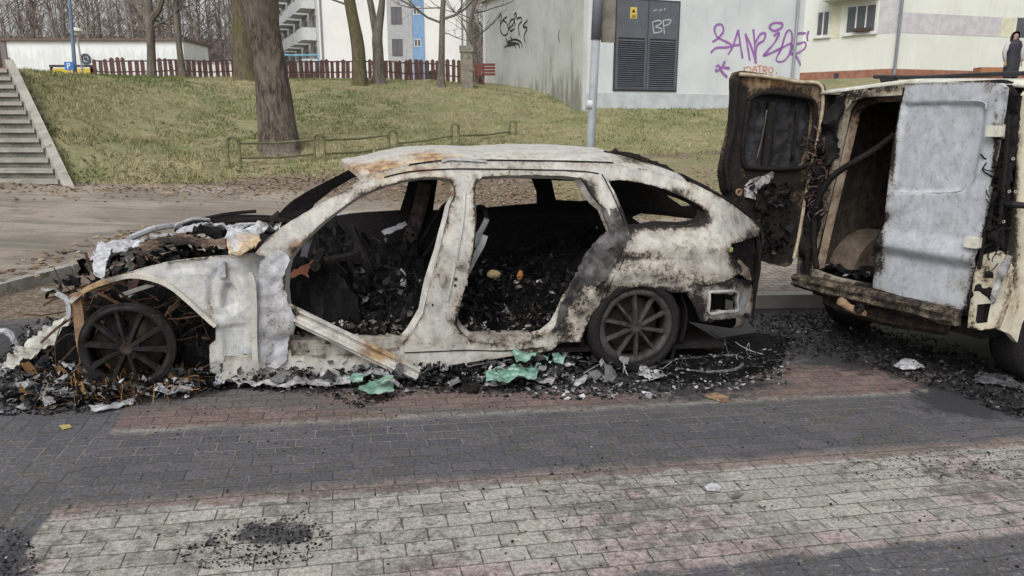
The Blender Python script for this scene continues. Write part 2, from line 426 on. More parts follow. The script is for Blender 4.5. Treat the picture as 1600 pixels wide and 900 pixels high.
# joints: dark grit, pale sand in the dark band
c = b.mix(b.math('MULTIPLY', jt, .85), c, b.mix(b.math('MULTIPLY', b.math('ADD', band, near), b.mr(b.math('ADD', mid, b.mr(nn, 3.1, 3.4, -.05, .12)), .44, .56)), (.055, .052, .045), (.27, .25, .21)))
# wear, moss, soot and crumbs
c = b.mix(b.math('MULTIPLY', b.mr(b.math('ADD', mid2, b.math('MULTIPLY', b.math('SUBTRACT', big, .5), .5)), .47, .66), .72), c, (.10, .098, .075))
c = b.mix(b.math('MULTIPLY', b.mr(b.noise(b.mapping(tc, scale=(1, 3.5, 1)), 2.2, 7, .7), .52, .62), .45), c, (.085, .082, .08))
c = b.mix(b.math('MULTIPLY', b.mr(b.noise(tc, 33, 6, .75), .56, .64), b.mr(big, .4, .6, .25, .85)), c, (.07, .068, .062))
c = b.mix(b.math('MULTIPLY', b.mr(b.noise(tc, 24, 5, .7), .58, .66), b.mr(nn, 2.9, 2.8, .08, .4)), c, (.46, .45, .41))
c = b.mix(.7, c, b.mix(b.mr(fine, .30, .70), (.40, .40, .41), (1.25, 1.25, 1.25)), 'MULTIPLY')
c = b.mix(.5, c, b.mix(b.mr(b.noise(tc, 190, 3, .7), .35, .65), (.45, .45, .45), (1.3, 1.3, 1.3)), 'MULTIPLY')
sf = b.mr(b.math('ADD', b.attr('soot'), b.math('ADD', b.math('MULTIPLY', b.math('SUBTRACT', mid, .5), 1.1), b.math('MULTIPLY', b.math('SUBTRACT', mid2, .5), 1.0))), .30, .62)
c = b.mix(b.math('MULTIPLY', sf, .93), c, b.mix(b.mr(b.noise(tc, 110, 6, .8), .4, .68), (.012, .012, .015), (.085, .083, .088)))
h = b.math('SUBTRACT', b.math('ADD', b.math('MULTIPLY', mid2, .5), b.math('MULTIPLY', fine, .4)), b.math('MULTIPLY', jt, 1.6))
b.out(c, b.mr(sf, 0, 1, .82, .6), b.bump(h, .55, .008), 0, .3)
PAVING = m
def uvsheet(name, V, Fc, m, attrs, uvfn, kind='structure'):
    o = mk(name, V, Fc, m, None, False, attrs)
    uvl = o.data.uv_layers.new(name='UVMap'); loc = ORI[o.name]
    vv = [uvfn(v.co + loc) for v in o.data.vertices]
    buf = np.empty(len(o.data.loops) * 2)
    for l in o.data.loops: buf[2 * l.index:2 * l.index + 2] = vv[l.vertex_index]
    uvl.data.foreach_set('uv', buf); return tag(o, kind=kind)
uvsheet('paved_road', V, Fc, m, {'soot': soot, 'red': red}, to_road)

# ---- asphalt path, walkway blocks, kerbs
m, b = newmat('worn_asphalt'); o = b.obj()
n1 = b.noise(o, .9, 6, .6); n2 = b.noise(o, 5, 6, .65); n3 = b.noise(o, 70, 4)
c = b.mix(b.mr(n1, .38, .62), (.215, .182, .15), (.32, .278, .235)); c = b.mix(b.mr(n2, .55, .7), c, (.15, .15, .125))
c = b.mix(b.math('MULTIPLY', b.mr(b.noise(b.mapping(o, rot=(0, 0, R(-12)), scale=(.35, 3, 1)), 1.5, 5, .6), .52, .64), .5), c, (.12, .125, .11))
c = b.mix(.5, c, b.mix(b.mr(n3, .3, .7), (.5, .5, .5), (1.1, 1.1, 1.1)), 'MULTIPLY')
b.out(c, .92, b.bump(b.math('ADD', n3, n2), .5, .01), 0, .2)
edgeY = lambda x: float(np.interp(x, [-30, -8.1, -6.0, -4.1, -2.5, -.7, 1.4, 3.8, 6, 30], [11.6, 12.2, 12.9, 13.5, 13.9, 13.4, 12.2, 11.0, 10.6, 10.6])) + .8
kerbW = lambda y: float(np.interp(y, [3, 5.87, 7.0, 9.0, 10], [-4.45, -4.17, -4.0, -3.85, -3.8]))
V = []; Fc = []
gx = np.arange(-20, 16, .5); gy = np.arange(0, 1.001, 1 / 40)
def path_pt(x, t):
    y0 = to_y0(x); y1 = edgeY(x); y = y0 + (y1 - y0) * t
    base = gz(max(-14, min(14, x))) + .06
    # the sheet keeps to the ground and slips under the soil at the bank
    return Vector((x, y, base + .028 * max(0, y - 9)))
def to_y0(x): return 2.0 if x < -4.6 else 9.0 + .231 * x
for x in gx:
    for t in gy: V.append(path_pt(x, t))
nt_ = len(gy); Fc = [(i * nt_ + j, (i + 1) * nt_ + j, (i + 1) * nt_ + j + 1, i * nt_ + j + 1) for i in range(len(gx) - 1) for j in range(nt_ - 1)]
ASPHALT = m
# left block of asphalt follows the kerb exactly
def grid_obj(name, xf, yf, zf, nu, nv, m, kind='structure'):
    V = []
    for j in range(nv + 1):
        for i in range(nu + 1):
            x, y = xf(i / nu, j / nv), yf(i / nu, j / nv); V.append(Vector((x, y, zf(x, y))))
    Fc = [(j * (nu + 1) + i, j * (nu + 1) + i + 1, (j + 1) * (nu + 1) + i + 1, (j + 1) * (nu + 1) + i) for j in range(nv) for i in range(nu)]
    return tag(mk(name, V, Fc, m, None), kind=kind)
pz = lambda x, y: gz(max(-14, min(14, x))) + .03 + .028 * max(0, y - 9)
grid_obj('asphalt_lane', lambda a, t: -22 + (kerbW(2.5 + 7.0 * t) - .06 + 22) * a, lambda a, t: 2.5 + 7.0 * t, pz, 30, 14, m)
grid_obj('asphalt_path', lambda a, t: -22 + 42 * a, lambda a, t: 9.5 + (edgeY(-22 + 42 * a) - 9.5) * t, pz, 60, 24, m)
# walkway of pale blocks behind the parked vehicles
V = []; S2 = np.arange(-1.6, 14, .3); N2 = np.arange(5.70, 9.9, .3)
for n in N2:
    for s in S2: V.append(road(s, n, .10))
nx = len(S2); Fc = [(j * nx + i, j * nx + i + 1, (j + 1) * nx + i + 1, (j + 1) * nx + i) for j in range(len(N2) - 1) for i in range(nx - 1)]
m, b = newmat('walkway_blocks'); tc = b.t.nodes.new('ShaderNodeUVMap').outputs[0]
k = b.t.nodes.new('ShaderNodeTexBrick'); b.put(k.inputs[0], tc); k.inputs['Scale'].default_value = 1; k.inputs['Brick Width'].default_value = .2
k.inputs['Row Height'].default_value = .1; k.inputs['Mortar Size'].default_value = .007; k.inputs['Color1'].default_value = (.27, .235, .20, 1); k.inputs['Color2'].default_value = (.37, .33, .29, 1); k.inputs['Mortar'].default_value = (.06, .055, .05, 1)
f2 = b.noise(tc, 30, 5, .7)
c = b.mix(b.mr(b.noise(tc, 9, 6, .7), .5, .68), k.outputs[0], (.10, .085, .065)); c = b.mix(.5, c, b.mix(f2, (.4, .4, .4), (1.2, 1.2, 1.2)), 'MULTIPLY')
b.out(c, .9, b.bump(f2, .4, .01), 0, .2)
uvsheet('walkway', V, Fc, m, None, to_road)
CONC = mottled('weathered_concrete', (.25, .24, .21), (.36, .345, .31), 3, .9, .4, 50, (.15, .145, .12), .58, 4)
kb = MB()
for i in range(16):
    a = road(-1.6 + i * 1.0 + .004, 5.62, .055); b_ = road(-.6 + i * 1.0 - .004, 5.62, .055); ax = (b_ - a) / 2
    kb.box((a + b_) / 2, ax, Vector((-sT, cT, 0)) * .075, (0, 0, .062))
tag(kb.build('kerb', CONC), kind='structure')
kb = MB(); yy = 2.6
while yy < 9.4:
    y2 = min(9.45, yy + .98); a = Vector((kerbW(yy), yy, gz(-4) - .008)); b_ = Vector((kerbW(y2), y2, gz(-4) - .008))
    kb.box((a + b_) / 2, (b_ - a) / 2, Vector((.05, 0, 0)), (0, 0, .05)); yy += 1.0
tag(kb.build('kerb', CONC), kind='structure')

# ============================================================ THE BACKDROP BUILDINGS
def wallpt(P0, d, u, v):
    """pixel ray against the vertical plane through P0 running along d (xy)"""
    nn_ = Vector((-d[1], d[0], 0)); r = ray(u, v); t = nn_.dot(P0 - CAM) / nn_.dot(r); return CAM + r * t
def extr(mb, loop, dvec, tone=None):
    n = len(loop); V = [Vector(p) for p in loop] + [Vector(p) + dvec for p in loop]
    mb.add(V, [tuple(range(n - 1, -1, -1)), tuple(range(n, 2 * n))] + [(i, (i + 1) % n, n + (i + 1) % n, n + i) for i in range(n)], tone)
def slab(mb, P0, d, nrm, a0, a1, z0, z1, t0, t1, tone=None):
    """box on a wall: along d from a0 to a1, height z0..z1, from t0 to t1 along the outward normal"""
    d3 = Vector((d[0], d[1], 0)); n3 = Vector((nrm[0], nrm[1], 0)); B = Vector((P0[0], P0[1], 0))
    c = B + d3 * (a0 + a1) / 2 + n3 * (t0 + t1) / 2; c.z = (z0 + z1) / 2
    mb.box(c, d3 * (a1 - a0) / 2, n3 * (t1 - t0) / 2, (0, 0, (z1 - z0) / 2), tone)
def along(P0, d, u, v):
    p = wallpt(Vector(P0), d, u, v); return (p.x - P0[0]) * d[0] + (p.y - P0[1]) * d[1], p.z
def stain_plaster(name, c1, c2, zbase, grime=(.16, .16, .12), amt=.8, hh=1.3, sc=1.0):
    m, b = newmat(name); o = b.obj(); sx = b.t.nodes.new('ShaderNodeSeparateXYZ'); b.put(sx.inputs[0], o)
    n1 = b.noise(o, .7 * sc, 6, .6); n2 = b.noise(b.mapping(o, scale=(5, 5, .7)), 1.0 * sc, 6, .65); n3 = b.noise(o, 30, 4)
    c = b.mix(b.mr(n1, .35, .65), c1, c2)
    low = b.mr(sx.outputs[2], zbase, zbase + hh, 1, 0)
    f = b.math('MULTIPLY', b.mr(b.math('ADD', b.math('ADD', n2, b.math('MULTIPLY', low, .28)), b.math('MULTIPLY', b.math('SUBTRACT', n1, .5), .35)), .55, .80), amt)
    c = b.mix(f, c, grime); c = b.mix(.18, c, b.mix(n3, (.4, .4, .4), (1, 1, 1)), 'MULTIPLY')
    b.out(c, .9, b.bump(n3, .25, .01), 0, .2); return m
plain = lambda n, c, r=.7, metal=0, c2=None: mottled(n, c, c2 or tuple(x * .82 for x in c), 3, r, .12, 60, metal=metal)
GLASSY, b = newmat('window_glass'); o = b.obj()
b.out(b.mix(b.noise(o, 1.5, 3), (.03, .035, .04), (.10, .11, .12)), .12, None, 0, .6)
WHITEF = plain('white_frame', (.72, .72, .70)); LOUVRE = plain('grey_steel_door', (.115, .125, .15), .55); DARKM = plain('dark_steel', (.05, .052, .058), .5)

# ---- transformer kiosk with graffiti
K0 = at(916, 167, 23); KZ = K0.z - .4; a = R(20); kd = (math.cos(a), math.sin(a)); kl = (-math.sin(a), math.cos(a)); kfn = (math.sin(a), -math.cos(a)); kln = (-math.cos(a), -math.sin(a))
Wd = along(K0, kd, 1251, 100)[0]; Ld = along(K0, kl, 755, 100)[0]; KT = 6.3
kiosk = thing('transformer_kiosk', (K0.x, K0.y, KZ), 'pale grey plastered transformer kiosk with louvred steel double door and purple graffiti', 'kiosk')
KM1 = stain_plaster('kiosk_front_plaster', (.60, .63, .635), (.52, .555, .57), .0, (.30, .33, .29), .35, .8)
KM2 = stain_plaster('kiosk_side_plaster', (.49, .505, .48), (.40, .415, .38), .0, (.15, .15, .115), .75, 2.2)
def kpt(al, bl, z): return Vector((K0.x + kd[0] * al + kl[0] * bl, K0.y + kd[1] * al + kl[1] * bl, z))
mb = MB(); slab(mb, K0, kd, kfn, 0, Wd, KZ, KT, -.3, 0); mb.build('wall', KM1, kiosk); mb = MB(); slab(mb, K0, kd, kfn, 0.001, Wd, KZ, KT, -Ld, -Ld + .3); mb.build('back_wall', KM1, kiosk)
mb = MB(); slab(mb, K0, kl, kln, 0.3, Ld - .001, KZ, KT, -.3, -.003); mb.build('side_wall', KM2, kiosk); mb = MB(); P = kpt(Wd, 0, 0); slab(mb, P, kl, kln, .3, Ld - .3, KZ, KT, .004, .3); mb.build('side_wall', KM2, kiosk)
mb = MB(); V = [kpt(-.15, -.15, KT), kpt(Wd + .15, -.15, KT), kpt(Wd + .15, Ld + .15, KT), kpt(-.15, Ld + .15, KT)]; extr(mb, V, Vector((0, 0, .2))); mb.build('roof_slab', CONC, kiosk)
mb = MB(); slab(mb, K0, kd, kfn, -.02, Wd + .02, KZ, K0.z + .42, 0.0, .03); mb.build('plinth', plain('kiosk_plinth', (.54, .58, .60)), kiosk)
mb = MB(); a1 = along(K0, kd, 1241, 60)[0]; mb.tube([kpt(a1, -.07, K0.z + .3), kpt(a1, -.07, KT)], .05, 8); mb.build('downpipe', plain('zinc_pipe', (.36, .38, .40), .5, .3), kiosk)
dA0, dz0 = along(K0, kd, 957, 142); dA1, _ = along(K0, kd, 1056, 142); dm = (dA0 + dA1) / 2; dlv = along(K0, kd, 1000, 60)[1]; DT = 5.1
mb = MB(); slab(mb, K0, kd, kfn, dA0, dA1, dz0, DT, .0, .035); fr = mb.build('door_frame', DARKM, kiosk)
for (q0, q1) in ((dA0 + .05, dm - .015), (dm + .015, dA1 - .05)):
    mb = MB(); slab(mb, K0, kd, kfn, q0, q1, dlv, DT - .05, .035, .06)
    slab(mb, K0, kd, kfn, q0, q0 + .07, dz0 + .05, dlv, .035, .06); slab(mb, K0, kd, kfn, q1 - .07, q1, dz0 + .05, dlv, .035, .06); slab(mb, K0, kd, kfn, q0 + .07, q1 - .07, dz0 + .05, dz0 + .1, .035, .06)
    door = mb.build('steel_door', LOUVRE, kiosk)
    mb = MB(); z = dz0 + .12
    while z < dlv - .03:
        B = Vector((K0.x, K0.y, 0)); d3 = Vector((*kd, 0)); n3 = Vector((*kfn, 0)); c = B + d3 * (q0 + q1) / 2 + n3 * .055; c.z = z
        mb.box(c, d3 * (q1 - q0 - .15) / 2, n3 * .022 + Vector((0, 0, -.018)), Vector((0, 0, .004)) + n3 * .004); z += .062
    mb.build('louvre', LOUVRE, door)
YEL = plain('yellow_label', (.72, .55, .12)); INK = plain('black_ink', (.02, .02, .02))
a0_, z0_ = along(K0, kd, 983, 29); a1_, z1_ = along(K0, kd, 994, 12)
mb = MB(); slab(mb, K0, kd, kfn, a0_, a1_, z0_, z1_, .06, .064); lab = mb.build('warning_label', YEL, kiosk)
mb = MB(); n3 = Vector((*kfn, 0)) * .067
def kw(u, v): return wallpt(K0, kd, u, v)
for q in ([(988.5, 14), (991.5, 20), (985.5, 20)], ): extr(mb, [kw(*p) + n3 for p in q], Vector((*kfn, 0)) * .002)
for v_ in (23.5, 25.5, 27.3): extr(mb, [kw(985, v_) + n3, kw(992, v_) + n3, kw(992, v_ + .8) + n3, kw(985, v_ + .8) + n3], Vector((*kfn, 0)) * .002)
mb.build('warning_print', INK, lab)
def strokes(name, lst, P0, d, nrm, off, wid, m, parent):
    mb = MB(); n3 = Vector((nrm[0], nrm[1], 0))
    for k, pl in enumerate(lst):
        pts = [wallpt(Vector(P0), d, u, v) + n3 * (off + .0008 * k) for (u, v) in pl]; pts = spline(pts, 6) if len(pts) > 2 else pts
        V = []
        for i, p in enumerate(pts):
            t = pts[min(i + 1, len(pts) - 1)] - pts[max(i - 1, 0)]; t.normalize(); s_ = n3.cross(t); wv = wid * (.8 + .35 * nz(p, 4, k))
            V += [p + s_ * wv / 2, p - s_ * wv / 2]
        n = len(pts); mb.add(V + [v + n3 * .0006 for v in V], [(2 * i, 2 * i + 1, 2 * i + 3, 2 * i + 2) for i in range(n - 1)] + [(2 * n + 2 * i, 2 * n + 2 * i + 2, 2 * n + 2 * i + 3, 2 * n + 2 * i + 1) for i in range(n - 1)])
    return mb.build(name, m, parent)
PUR, b = newmat('purple_spray'); o = b.obj(); b.out(b.mix(b.noise(o, 6, 4), (.20, .07, .27), (.34, .17, .42)), .8)
BLK = plain('black_spray', (.03, .032, .032)); ORG = plain('orange_spray', (.62, .27, .19)); WSP = plain('white_spray', (.55, .58, .60))
Z = lambda L: [(720 + x * .35, y * .35) for (x, y) in L]
purple = [Z(l) for l in ([(1122,188),(1150,170),(1172,140),(1166,113),(1146,110),(1132,130),(1145,165),(1190,190),(1212,205),(1185,212),(1140,215),(1116,236)],
  [(1192,245),(1215,205),(1238,132)],[(1238,132),(1246,190),(1258,262)],[(1205,205),(1250,200)],[(1270,150),(1280,210),(1290,272)],[(1270,150),(1300,220),(1318,285)],[(1318,285),(1312,200),(1305,130)],
  [(1310,200),(1335,155),(1358,150),(1352,180),(1322,205),(1312,280)],[(1378,115),(1400,102),(1432,105),(1432,122),(1402,138),(1380,128),(1378,115)],[(1395,160),(1420,148),(1400,190),(1362,235),(1352,248),(1378,240)],
  [(1378,240),(1440,210),(1470,195),(1478,215),(1450,265),(1420,276),(1408,262),(1430,215),(1450,150),(1470,135),(1478,170),(1468,240)],
  [(1540,150),(1505,150),(1490,175),(1500,195),(1535,190),(1535,215),(1500,238),(1462,238)],[(1552,138),(1545,165),(1548,185)],[(1490,245),(1505,265),(1516,292)],
  [(1136,300),(1150,292),(1165,320),(1188,345)],[(1178,272),(1165,300),(1140,318),(1140,308)],[(1200,305),(1170,300)])]
strokes('graffiti_tag', purple, K0, kd, kfn, .004, .092, PUR, kiosk)
orange = [Z(l) for l in ([(1262,305),(1290,300),(1292,318),(1270,322),(1264,300)],[(1300,322),(1312,296),(1322,325)],[(1304,312),(1322,312)],[(1322,296),(1345,293)],[(1334,295),(1334,325)],[(1350,325),(1350,300),(1364,300),(1364,312),(1352,314),(1366,328)],[(1372,312),(1382,300),(1394,310),(1386,326),(1374,320),(1372,312)],[(1408,322),(1410,330)])]
strokes('graffiti_word', orange, K0, kd, kfn, .004, .05, ORG, kiosk)
bf = [Z(l) for l in ([(850,100),(858,150)],[(850,100),(880,92),(890,105),(865,120),(890,128),(888,142),(860,148)],[(898,92),(932,90),(925,108),(900,118)],[(898,92),(904,152)],[(905,38),(906,46)],[(855,50),(870,44)],[(880,48),(895,44)])]
strokes('paint_mark', bf[4:5], K0, kd, kfn, .063, .035, WSP, kiosk); strokes('paint_mark', bf[5:6], K0, kd, kfn, .063, .03, WSP, kiosk); strokes('paint_mark', bf[6:], K0, kd, kfn, .063, .03, WSP, kiosk); strokes('scrawl', bf[:4], K0, kd, kfn, .063, .035, WSP, kiosk)
K2 = kpt(0, 0, 0)
black = [Z(l) for l in ([(168,85),(178,62),(182,78),(176,108)],[(205,75),(188,90),(176,118),(182,148),(198,158),(212,140),(206,105),(190,92)],[(212,130),(232,112),(238,90),(226,88),(216,112),(222,138),(240,128)],[(238,70),(246,58),(248,72),(240,85),(243,118)],[(250,84),(268,78),(272,95),(258,115),(262,160)],[(298,90),(278,118),(296,126),(282,162),(288,188)],
   [(202,170),(212,190),(228,178),(222,165)],[(205,190),(240,176),(270,190),(274,215)],[(196,212),(225,192),(258,198),(262,216)],[(210,205),(240,200),(246,214)],[(440,135),(436,160),(440,190)])]
strokes('graffiti_scribble', black[:-1], K0, kl, kln, .003, .085, BLK, kiosk); strokes('paint_mark', black[-1:], K0, kl, kln, .003, .06, BLK, kiosk)

# ---- low white hall behind the fence on the left
H0 = at(12, 112, 50); hall = thing('low_white_hall', (H0.x, H0.y, 2.6), 'long low white hall with flat roof beyond the picket fence', 'building')
H1 = at(290, 112, 50); HT = at(100, 64, 50).z
mb = MB(); mb.bx(H0.x, H1.x, 50, 54, 2.6, HT); mb.build('wall', stain_plaster('hall_render', (.78, .79, .80), (.72, .74, .76), 2.6, (.4, .4, .38), .3), hall)
mb = MB(); mb.bx(H0.x - .15, H1.x + .15, 49.8, 54.2, HT, HT + .14); mb.build('roof_edge', plain('brown_roof_edge', (.16, .11, .10)), hall)
mb = MB(); mb.bx(H0.x - .2, H0.x + .15, 49.9, 50.0, 2.6, HT); mb.build('corner_trim', plain('brown_trim', (.20, .17, .17)), hall)
p = at(133, 92, 49.9); mb = MB(); mb.lathe((p.x, 49.97, p.z), (0, -1, 0), [(.2, 0), (.2, .03), (.34, .03), (.34, 0)], 20); mb.lathe((p.x, 49.97, p.z), (0, -1, 0), [(.0, .03), (.12, .03), (.12, 0)], 12)
mb.build('round_emblem', plain('emblem_grey', (.06, .07, .10)), hall); mb = MB()
for k in range(6): mb.bx(p.x - .7 + k * .24, p.x - .55 + k * .24, 49.94, 49.97, p.z - .75, p.z - .62)
mb.build('lettering', plain('lettering_grey', (.10, .11, .14)), hall)
p0, p1 = at(80, 111, 47), at(147, 118, 47)
rail = thing('yellow_barrier', (p0.x, 47, 2.5), 'yellow barrier board with dark top rail in front of the white hall', 'barrier')
mb = MB(); mb.bx(p0.x, p1.x, 46.9, 47, 2.5, at(80, 107, 47).z); mb.build('board', plain('yellow_board', (.70, .50, .05)), rail)
mb = MB(); mb.bx(p0.x, p1.x, 46.85, 47.05, at(80, 105, 47).z, at(80, 101.5, 47).z); mb.bx(p0.x, p0.x + .15, 46.9, 47, 2.5, at(80, 103, 47).z); mb.bx(p1.x - .15, p1.x, 46.9, 47, 2.5, at(80, 103, 47).z); mb.build('top_rail', DARKM, rail)
q = at(300, 100, 46); q1 = at(362, 100, 46); shed = thing('pale_shed', (q.x, 46, 2.6), 'low pale shed glimpsed between fence pickets left of the mossy tree', 'shed')
mb = MB(); mb.bx(q.x, q1.x, 46, 49, 2.6, at(300, 98, 46).z); mb.build('wall', plain('shed_white', (.70, .70, .70)), shed)
mb = MB(); mb.bx(q.x - .1, q1.x + .1, 45.9, 49.1, at(300, 98, 46).z, at(300, 95.5, 46).z); mb.build('roof', plain('shed_roof', (.35, .36, .38)), shed)
# lamp posts and parking sign
LPM = plain('blue_grey_paint', (.16, .22, .32), .5)
q0, q1 = at(118, 120, 38), at(104, -60, 38)
pl = thing('tall_lamp_post', q0, 'tall slim blue grey lamp post rising past the parking sign', 'lamp post'); pl.location.z = 2.8; ORI[pl.name].z = 2.8
mb = MB(); mb.tube([Vector((q0.x, 38, 2.8)), q0, q1], [.11, .1, .07], 8); mb.build('pole', LPM, pl)
mb = MB(); mb.tube([q1, q1 + Vector((.3, -.1, .3)), q1 + Vector((1.4, -.5, .45))], [.06, .05, .05], 6); mb.build('arm', LPM, pl)
mb = MB(); mb.box(q1 + Vector((1.7, -.6, .45)), (.35, -.12, 0), (.05, .14, 0), (0, 0, .06)); mb.build('lamp_head', plain('lamp_head_grey', (.4, .4, .4)), pl)
q = at(120, 52, 42); lp = thing('park_lantern', (q.x, 42, 2.8), 'small pale mushroom shaped lantern on a thin grey post', 'lamp post')
mb = MB(); mb.tube([(q.x + .1, 42, 2.8), (q.x, 42, q.z - .15)], [.06, .045], 8); mb.build('pole', plain('galvanised_pole', (.35, .36, .37), .5), lp)
mb = MB(); mb.lathe((q.x, 42, q.z - .15), (0, 0, 1), [(.05, 0), (.16, .05), (.18, .22), (.36, .25), (.30, .36), (.12, .44), (0, .45)], 20); mb.build('lamp_shade', plain('lantern_white', (.62, .60, .56)), lp)
q = at(108, 103, 37.8); ps = thing('parking_sign', (q.x, 37.8, 2.8), 'square blue parking sign with a white P beside the tall lamp post', 'sign')
BLU = plain('sign_blue', (.03, .18, .55), .5)
mb = MB(); mb.tube([(q.x, 37.84, 2.8), (q.x, 37.84, q.z + .2)], .03, 6); mb.build('pole', plain('sign_pole', (.4, .4, .4)), ps)
mb = MB(); mb.bx(q.x - .22, q.x + .22, 37.78, 37.80, q.z - .19, q.z + .19); mb.build('sign_plate', BLU, ps)
mb = MB(); X, ZZ = q.x - .06, q.z
mb.bx(X - .03, X + .02, 37.765, 37.778, ZZ - .13, ZZ + .13); mb.bx(X + .021, X + .12, 37.765, 37.778, ZZ + .09, ZZ + .13); mb.bx(X + .021, X + .12, 37.765, 37.778, ZZ - .02, ZZ + .02); mb.bx(X + .09, X + .135, 37.765, 37.778, ZZ + .021, ZZ + .089)
mb.build('letter', plain('sign_white', (.8, .8, .8)), ps)

# ---- apartment block in the middle distance
AP0 = at(501, 100, 70); ab = thing('apartment_block', (AP0.x, 70, 2.6), 'tall white apartment block with stacked balconies and a blue stripe', 'building')
AT = 17.0; ax1 = at(729, 100, 70).x
WH = stain_plaster('block_render', (.72, .715, .70), (.68, .675, .665), 2.6, (.5, .5, .48), .3)
mb = MB(); mb.bx(AP0.x, ax1, 70, 84, 2.5, AT); mb.build('wall', WH, ab)
bd = Vector((at(430, 100, 98).x - AP0.x, 28, 0)); bl = bd.length; bd.normalize(); bn = Vector((-bd.y, bd.x, 0))
if bn.x > 0: bn = -bn
mb = MB(); P0 = AP0; c = [Vector((AP0.x, 70.01, 2.5)), Vector((AP0.x, 70.01, 2.5)) + bd * bl, Vector((AP0.x, 70.01, 2.5)) + bd * bl - bn * 9, Vector((AP0.x, 70.01, 2.5)) - bn * 9]
extr(mb, c, Vector((0, 0, AT - 2.5))); mb.build('balcony_wall', plain('balcony_wall_grey', (.64, .645, .64)), ab)
mb = MB(); mb.bx(AP0.x - .1, ax1 + .1, 69.9, 84, AT, AT + .3); mb.build('roof', plain('roof_felt', (.2, .2, .2)), ab)
def ax(u): return at(u, 60, 70).x
def az(v): return at(600, v, 70).z
mb = MB(); mb.bx(ax(606), ax(645.0), 69.9, 69.997, 3, AT - .4); mb.build('grey_panel', plain('grey_render', (.43, .44, .46)), ab)
mb = MB(); mb.bx(ax(645.6), ax(663), 69.9, 69.997, 3, AT - .4); mb.build('blue_panel', plain('blue_render', (.22, .36, .58)), ab)
mb = MB(); mb.tube([(ax(503), 69.9, 2.5), (ax(503), 69.9, AT)], .09, 6); mb.tube([(ax(722), 69.9, 2.5), (ax(722), 69.9, AT)], .06, 6); mb.build('downpipe', plain('pipe_grey', (.3, .31, .33)), ab)
WG = plain('window_red_frame', (.16, .09, .09))
for fl in range(5):
    dv = -45 * fl
    for (u0, u1, v0, v1, mm) in ((612.5, 629, 61, 88, WG), (647, 658, 61, 73, WHITEF)):
        za, zb = az(v1) + fl * 2.74, az(v0) + fl * 2.74
        mb = MB(); x0, x1 = ax(u0), ax(u1); mb.bx(x0, x1, 69.87, 69.899, za, za + .06); mb.bx(x0, x1, 69.87, 69.899, zb - .06, zb); mb.bx(x0, x0 + .06, 69.87, 69.899, za + .06, zb - .06); mb.bx(x1 - .06, x1, 69.87, 69.899, za + .06, zb - .06); mb.bx((x0 + x1) / 2 - .03, (x0 + x1) / 2 + .03, 69.87, 69.899, za + .06, zb - .06)
        f = mb.build('window', mm, ab)
        mb = MB(); mb.bx(x0 + .06, x1 - .06, 69.885, 69.898, za + .06, zb - .06); mb.build('pane', GLASSY, f)
BALC = plain('balcony_panel', (.66, .68, .68)); BDK = plain('balcony_recess', (.22, .22, .23))
for fl in range(5):
    for k in range(6):
        s_ = 1.2 + k * 4.4; z = 3.6 + fl * 2.74 - .3; o_ = Vector((AP0.x, 70.01, 0)) + bd * s_
        mb = MB(); c0 = o_ + bn * .04; extr(mb, [c0 + Vector((0, 0, z)), c0 + bd * 1.5 + Vector((0, 0, z)), c0 + bd * 1.5 + Vector((0, 0, z + 2.2)), c0 + Vector((0, 0, z + 2.2))], bn * -.03); 
        rc = mb.build('balcony_door', BDK, ab)
        mb = MB(); extr(mb, [o_ + Vector((0, 0, z)), o_ + bd * 3.2 + Vector((0, 0, z)), o_ + bd * 3.2 + bn * 1.3 + Vector((0, 0, z)), o_ + bn * 1.3 + Vector((0, 0, z))], Vector((0, 0, .15)))
        c0 = o_ + bn * 1.22 + Vector((0, 0, z + .15)); extr(mb, [c0, c0 + bd * 3.2, c0 + bd * 3.2 + bn * .08, c0 + bn * .08], Vector((0, 0, .95)))
        c0 = o_ + Vector((0, 0, z + .15)); extr(mb, [c0, c0 + bd * .08, c0 + bd * .08 + bn * 1.21, c0 + bn * 1.21], Vector((0, 0, .95)))
        mb.build('balcony', BALC, ab)
# brown block further back, seen between the tree and the kiosk
q = at(729, 110, 90); q1 = at(800, 110, 90)
fb = thing('brown_block', (q.x, 90, 2.6), 'distant brown and pinkish block partly hidden by the kiosk corner', 'building')
mb = MB(); mb.bx(q.x, at(742, 80, 90).x, 90, 100, 2.5, at(735, 25, 90).z); mb.build('tower', plain('brown_render', (.22, .19, .17)), fb)
mb = MB(); mb.bx(at(742.2, 80, 90).x, q1.x, 91, 100, 2.5, at(735, 34, 90).z); mb.build('wall', plain('pinkish_render', (.42, .36, .37)), fb)
for k, (u, v) in enumerate(((745, 42), (745, 57), (745, 72), (752, 42), (752, 57))):
    mb = MB(); a_, c_ = at(u, v + 8, 90.98), at(u + 4, v, 90.98); mb.bx(a_.x, c_.x, 90.93, 90.98, a_.z, c_.z); mb.build('window', GLASSY, fb)

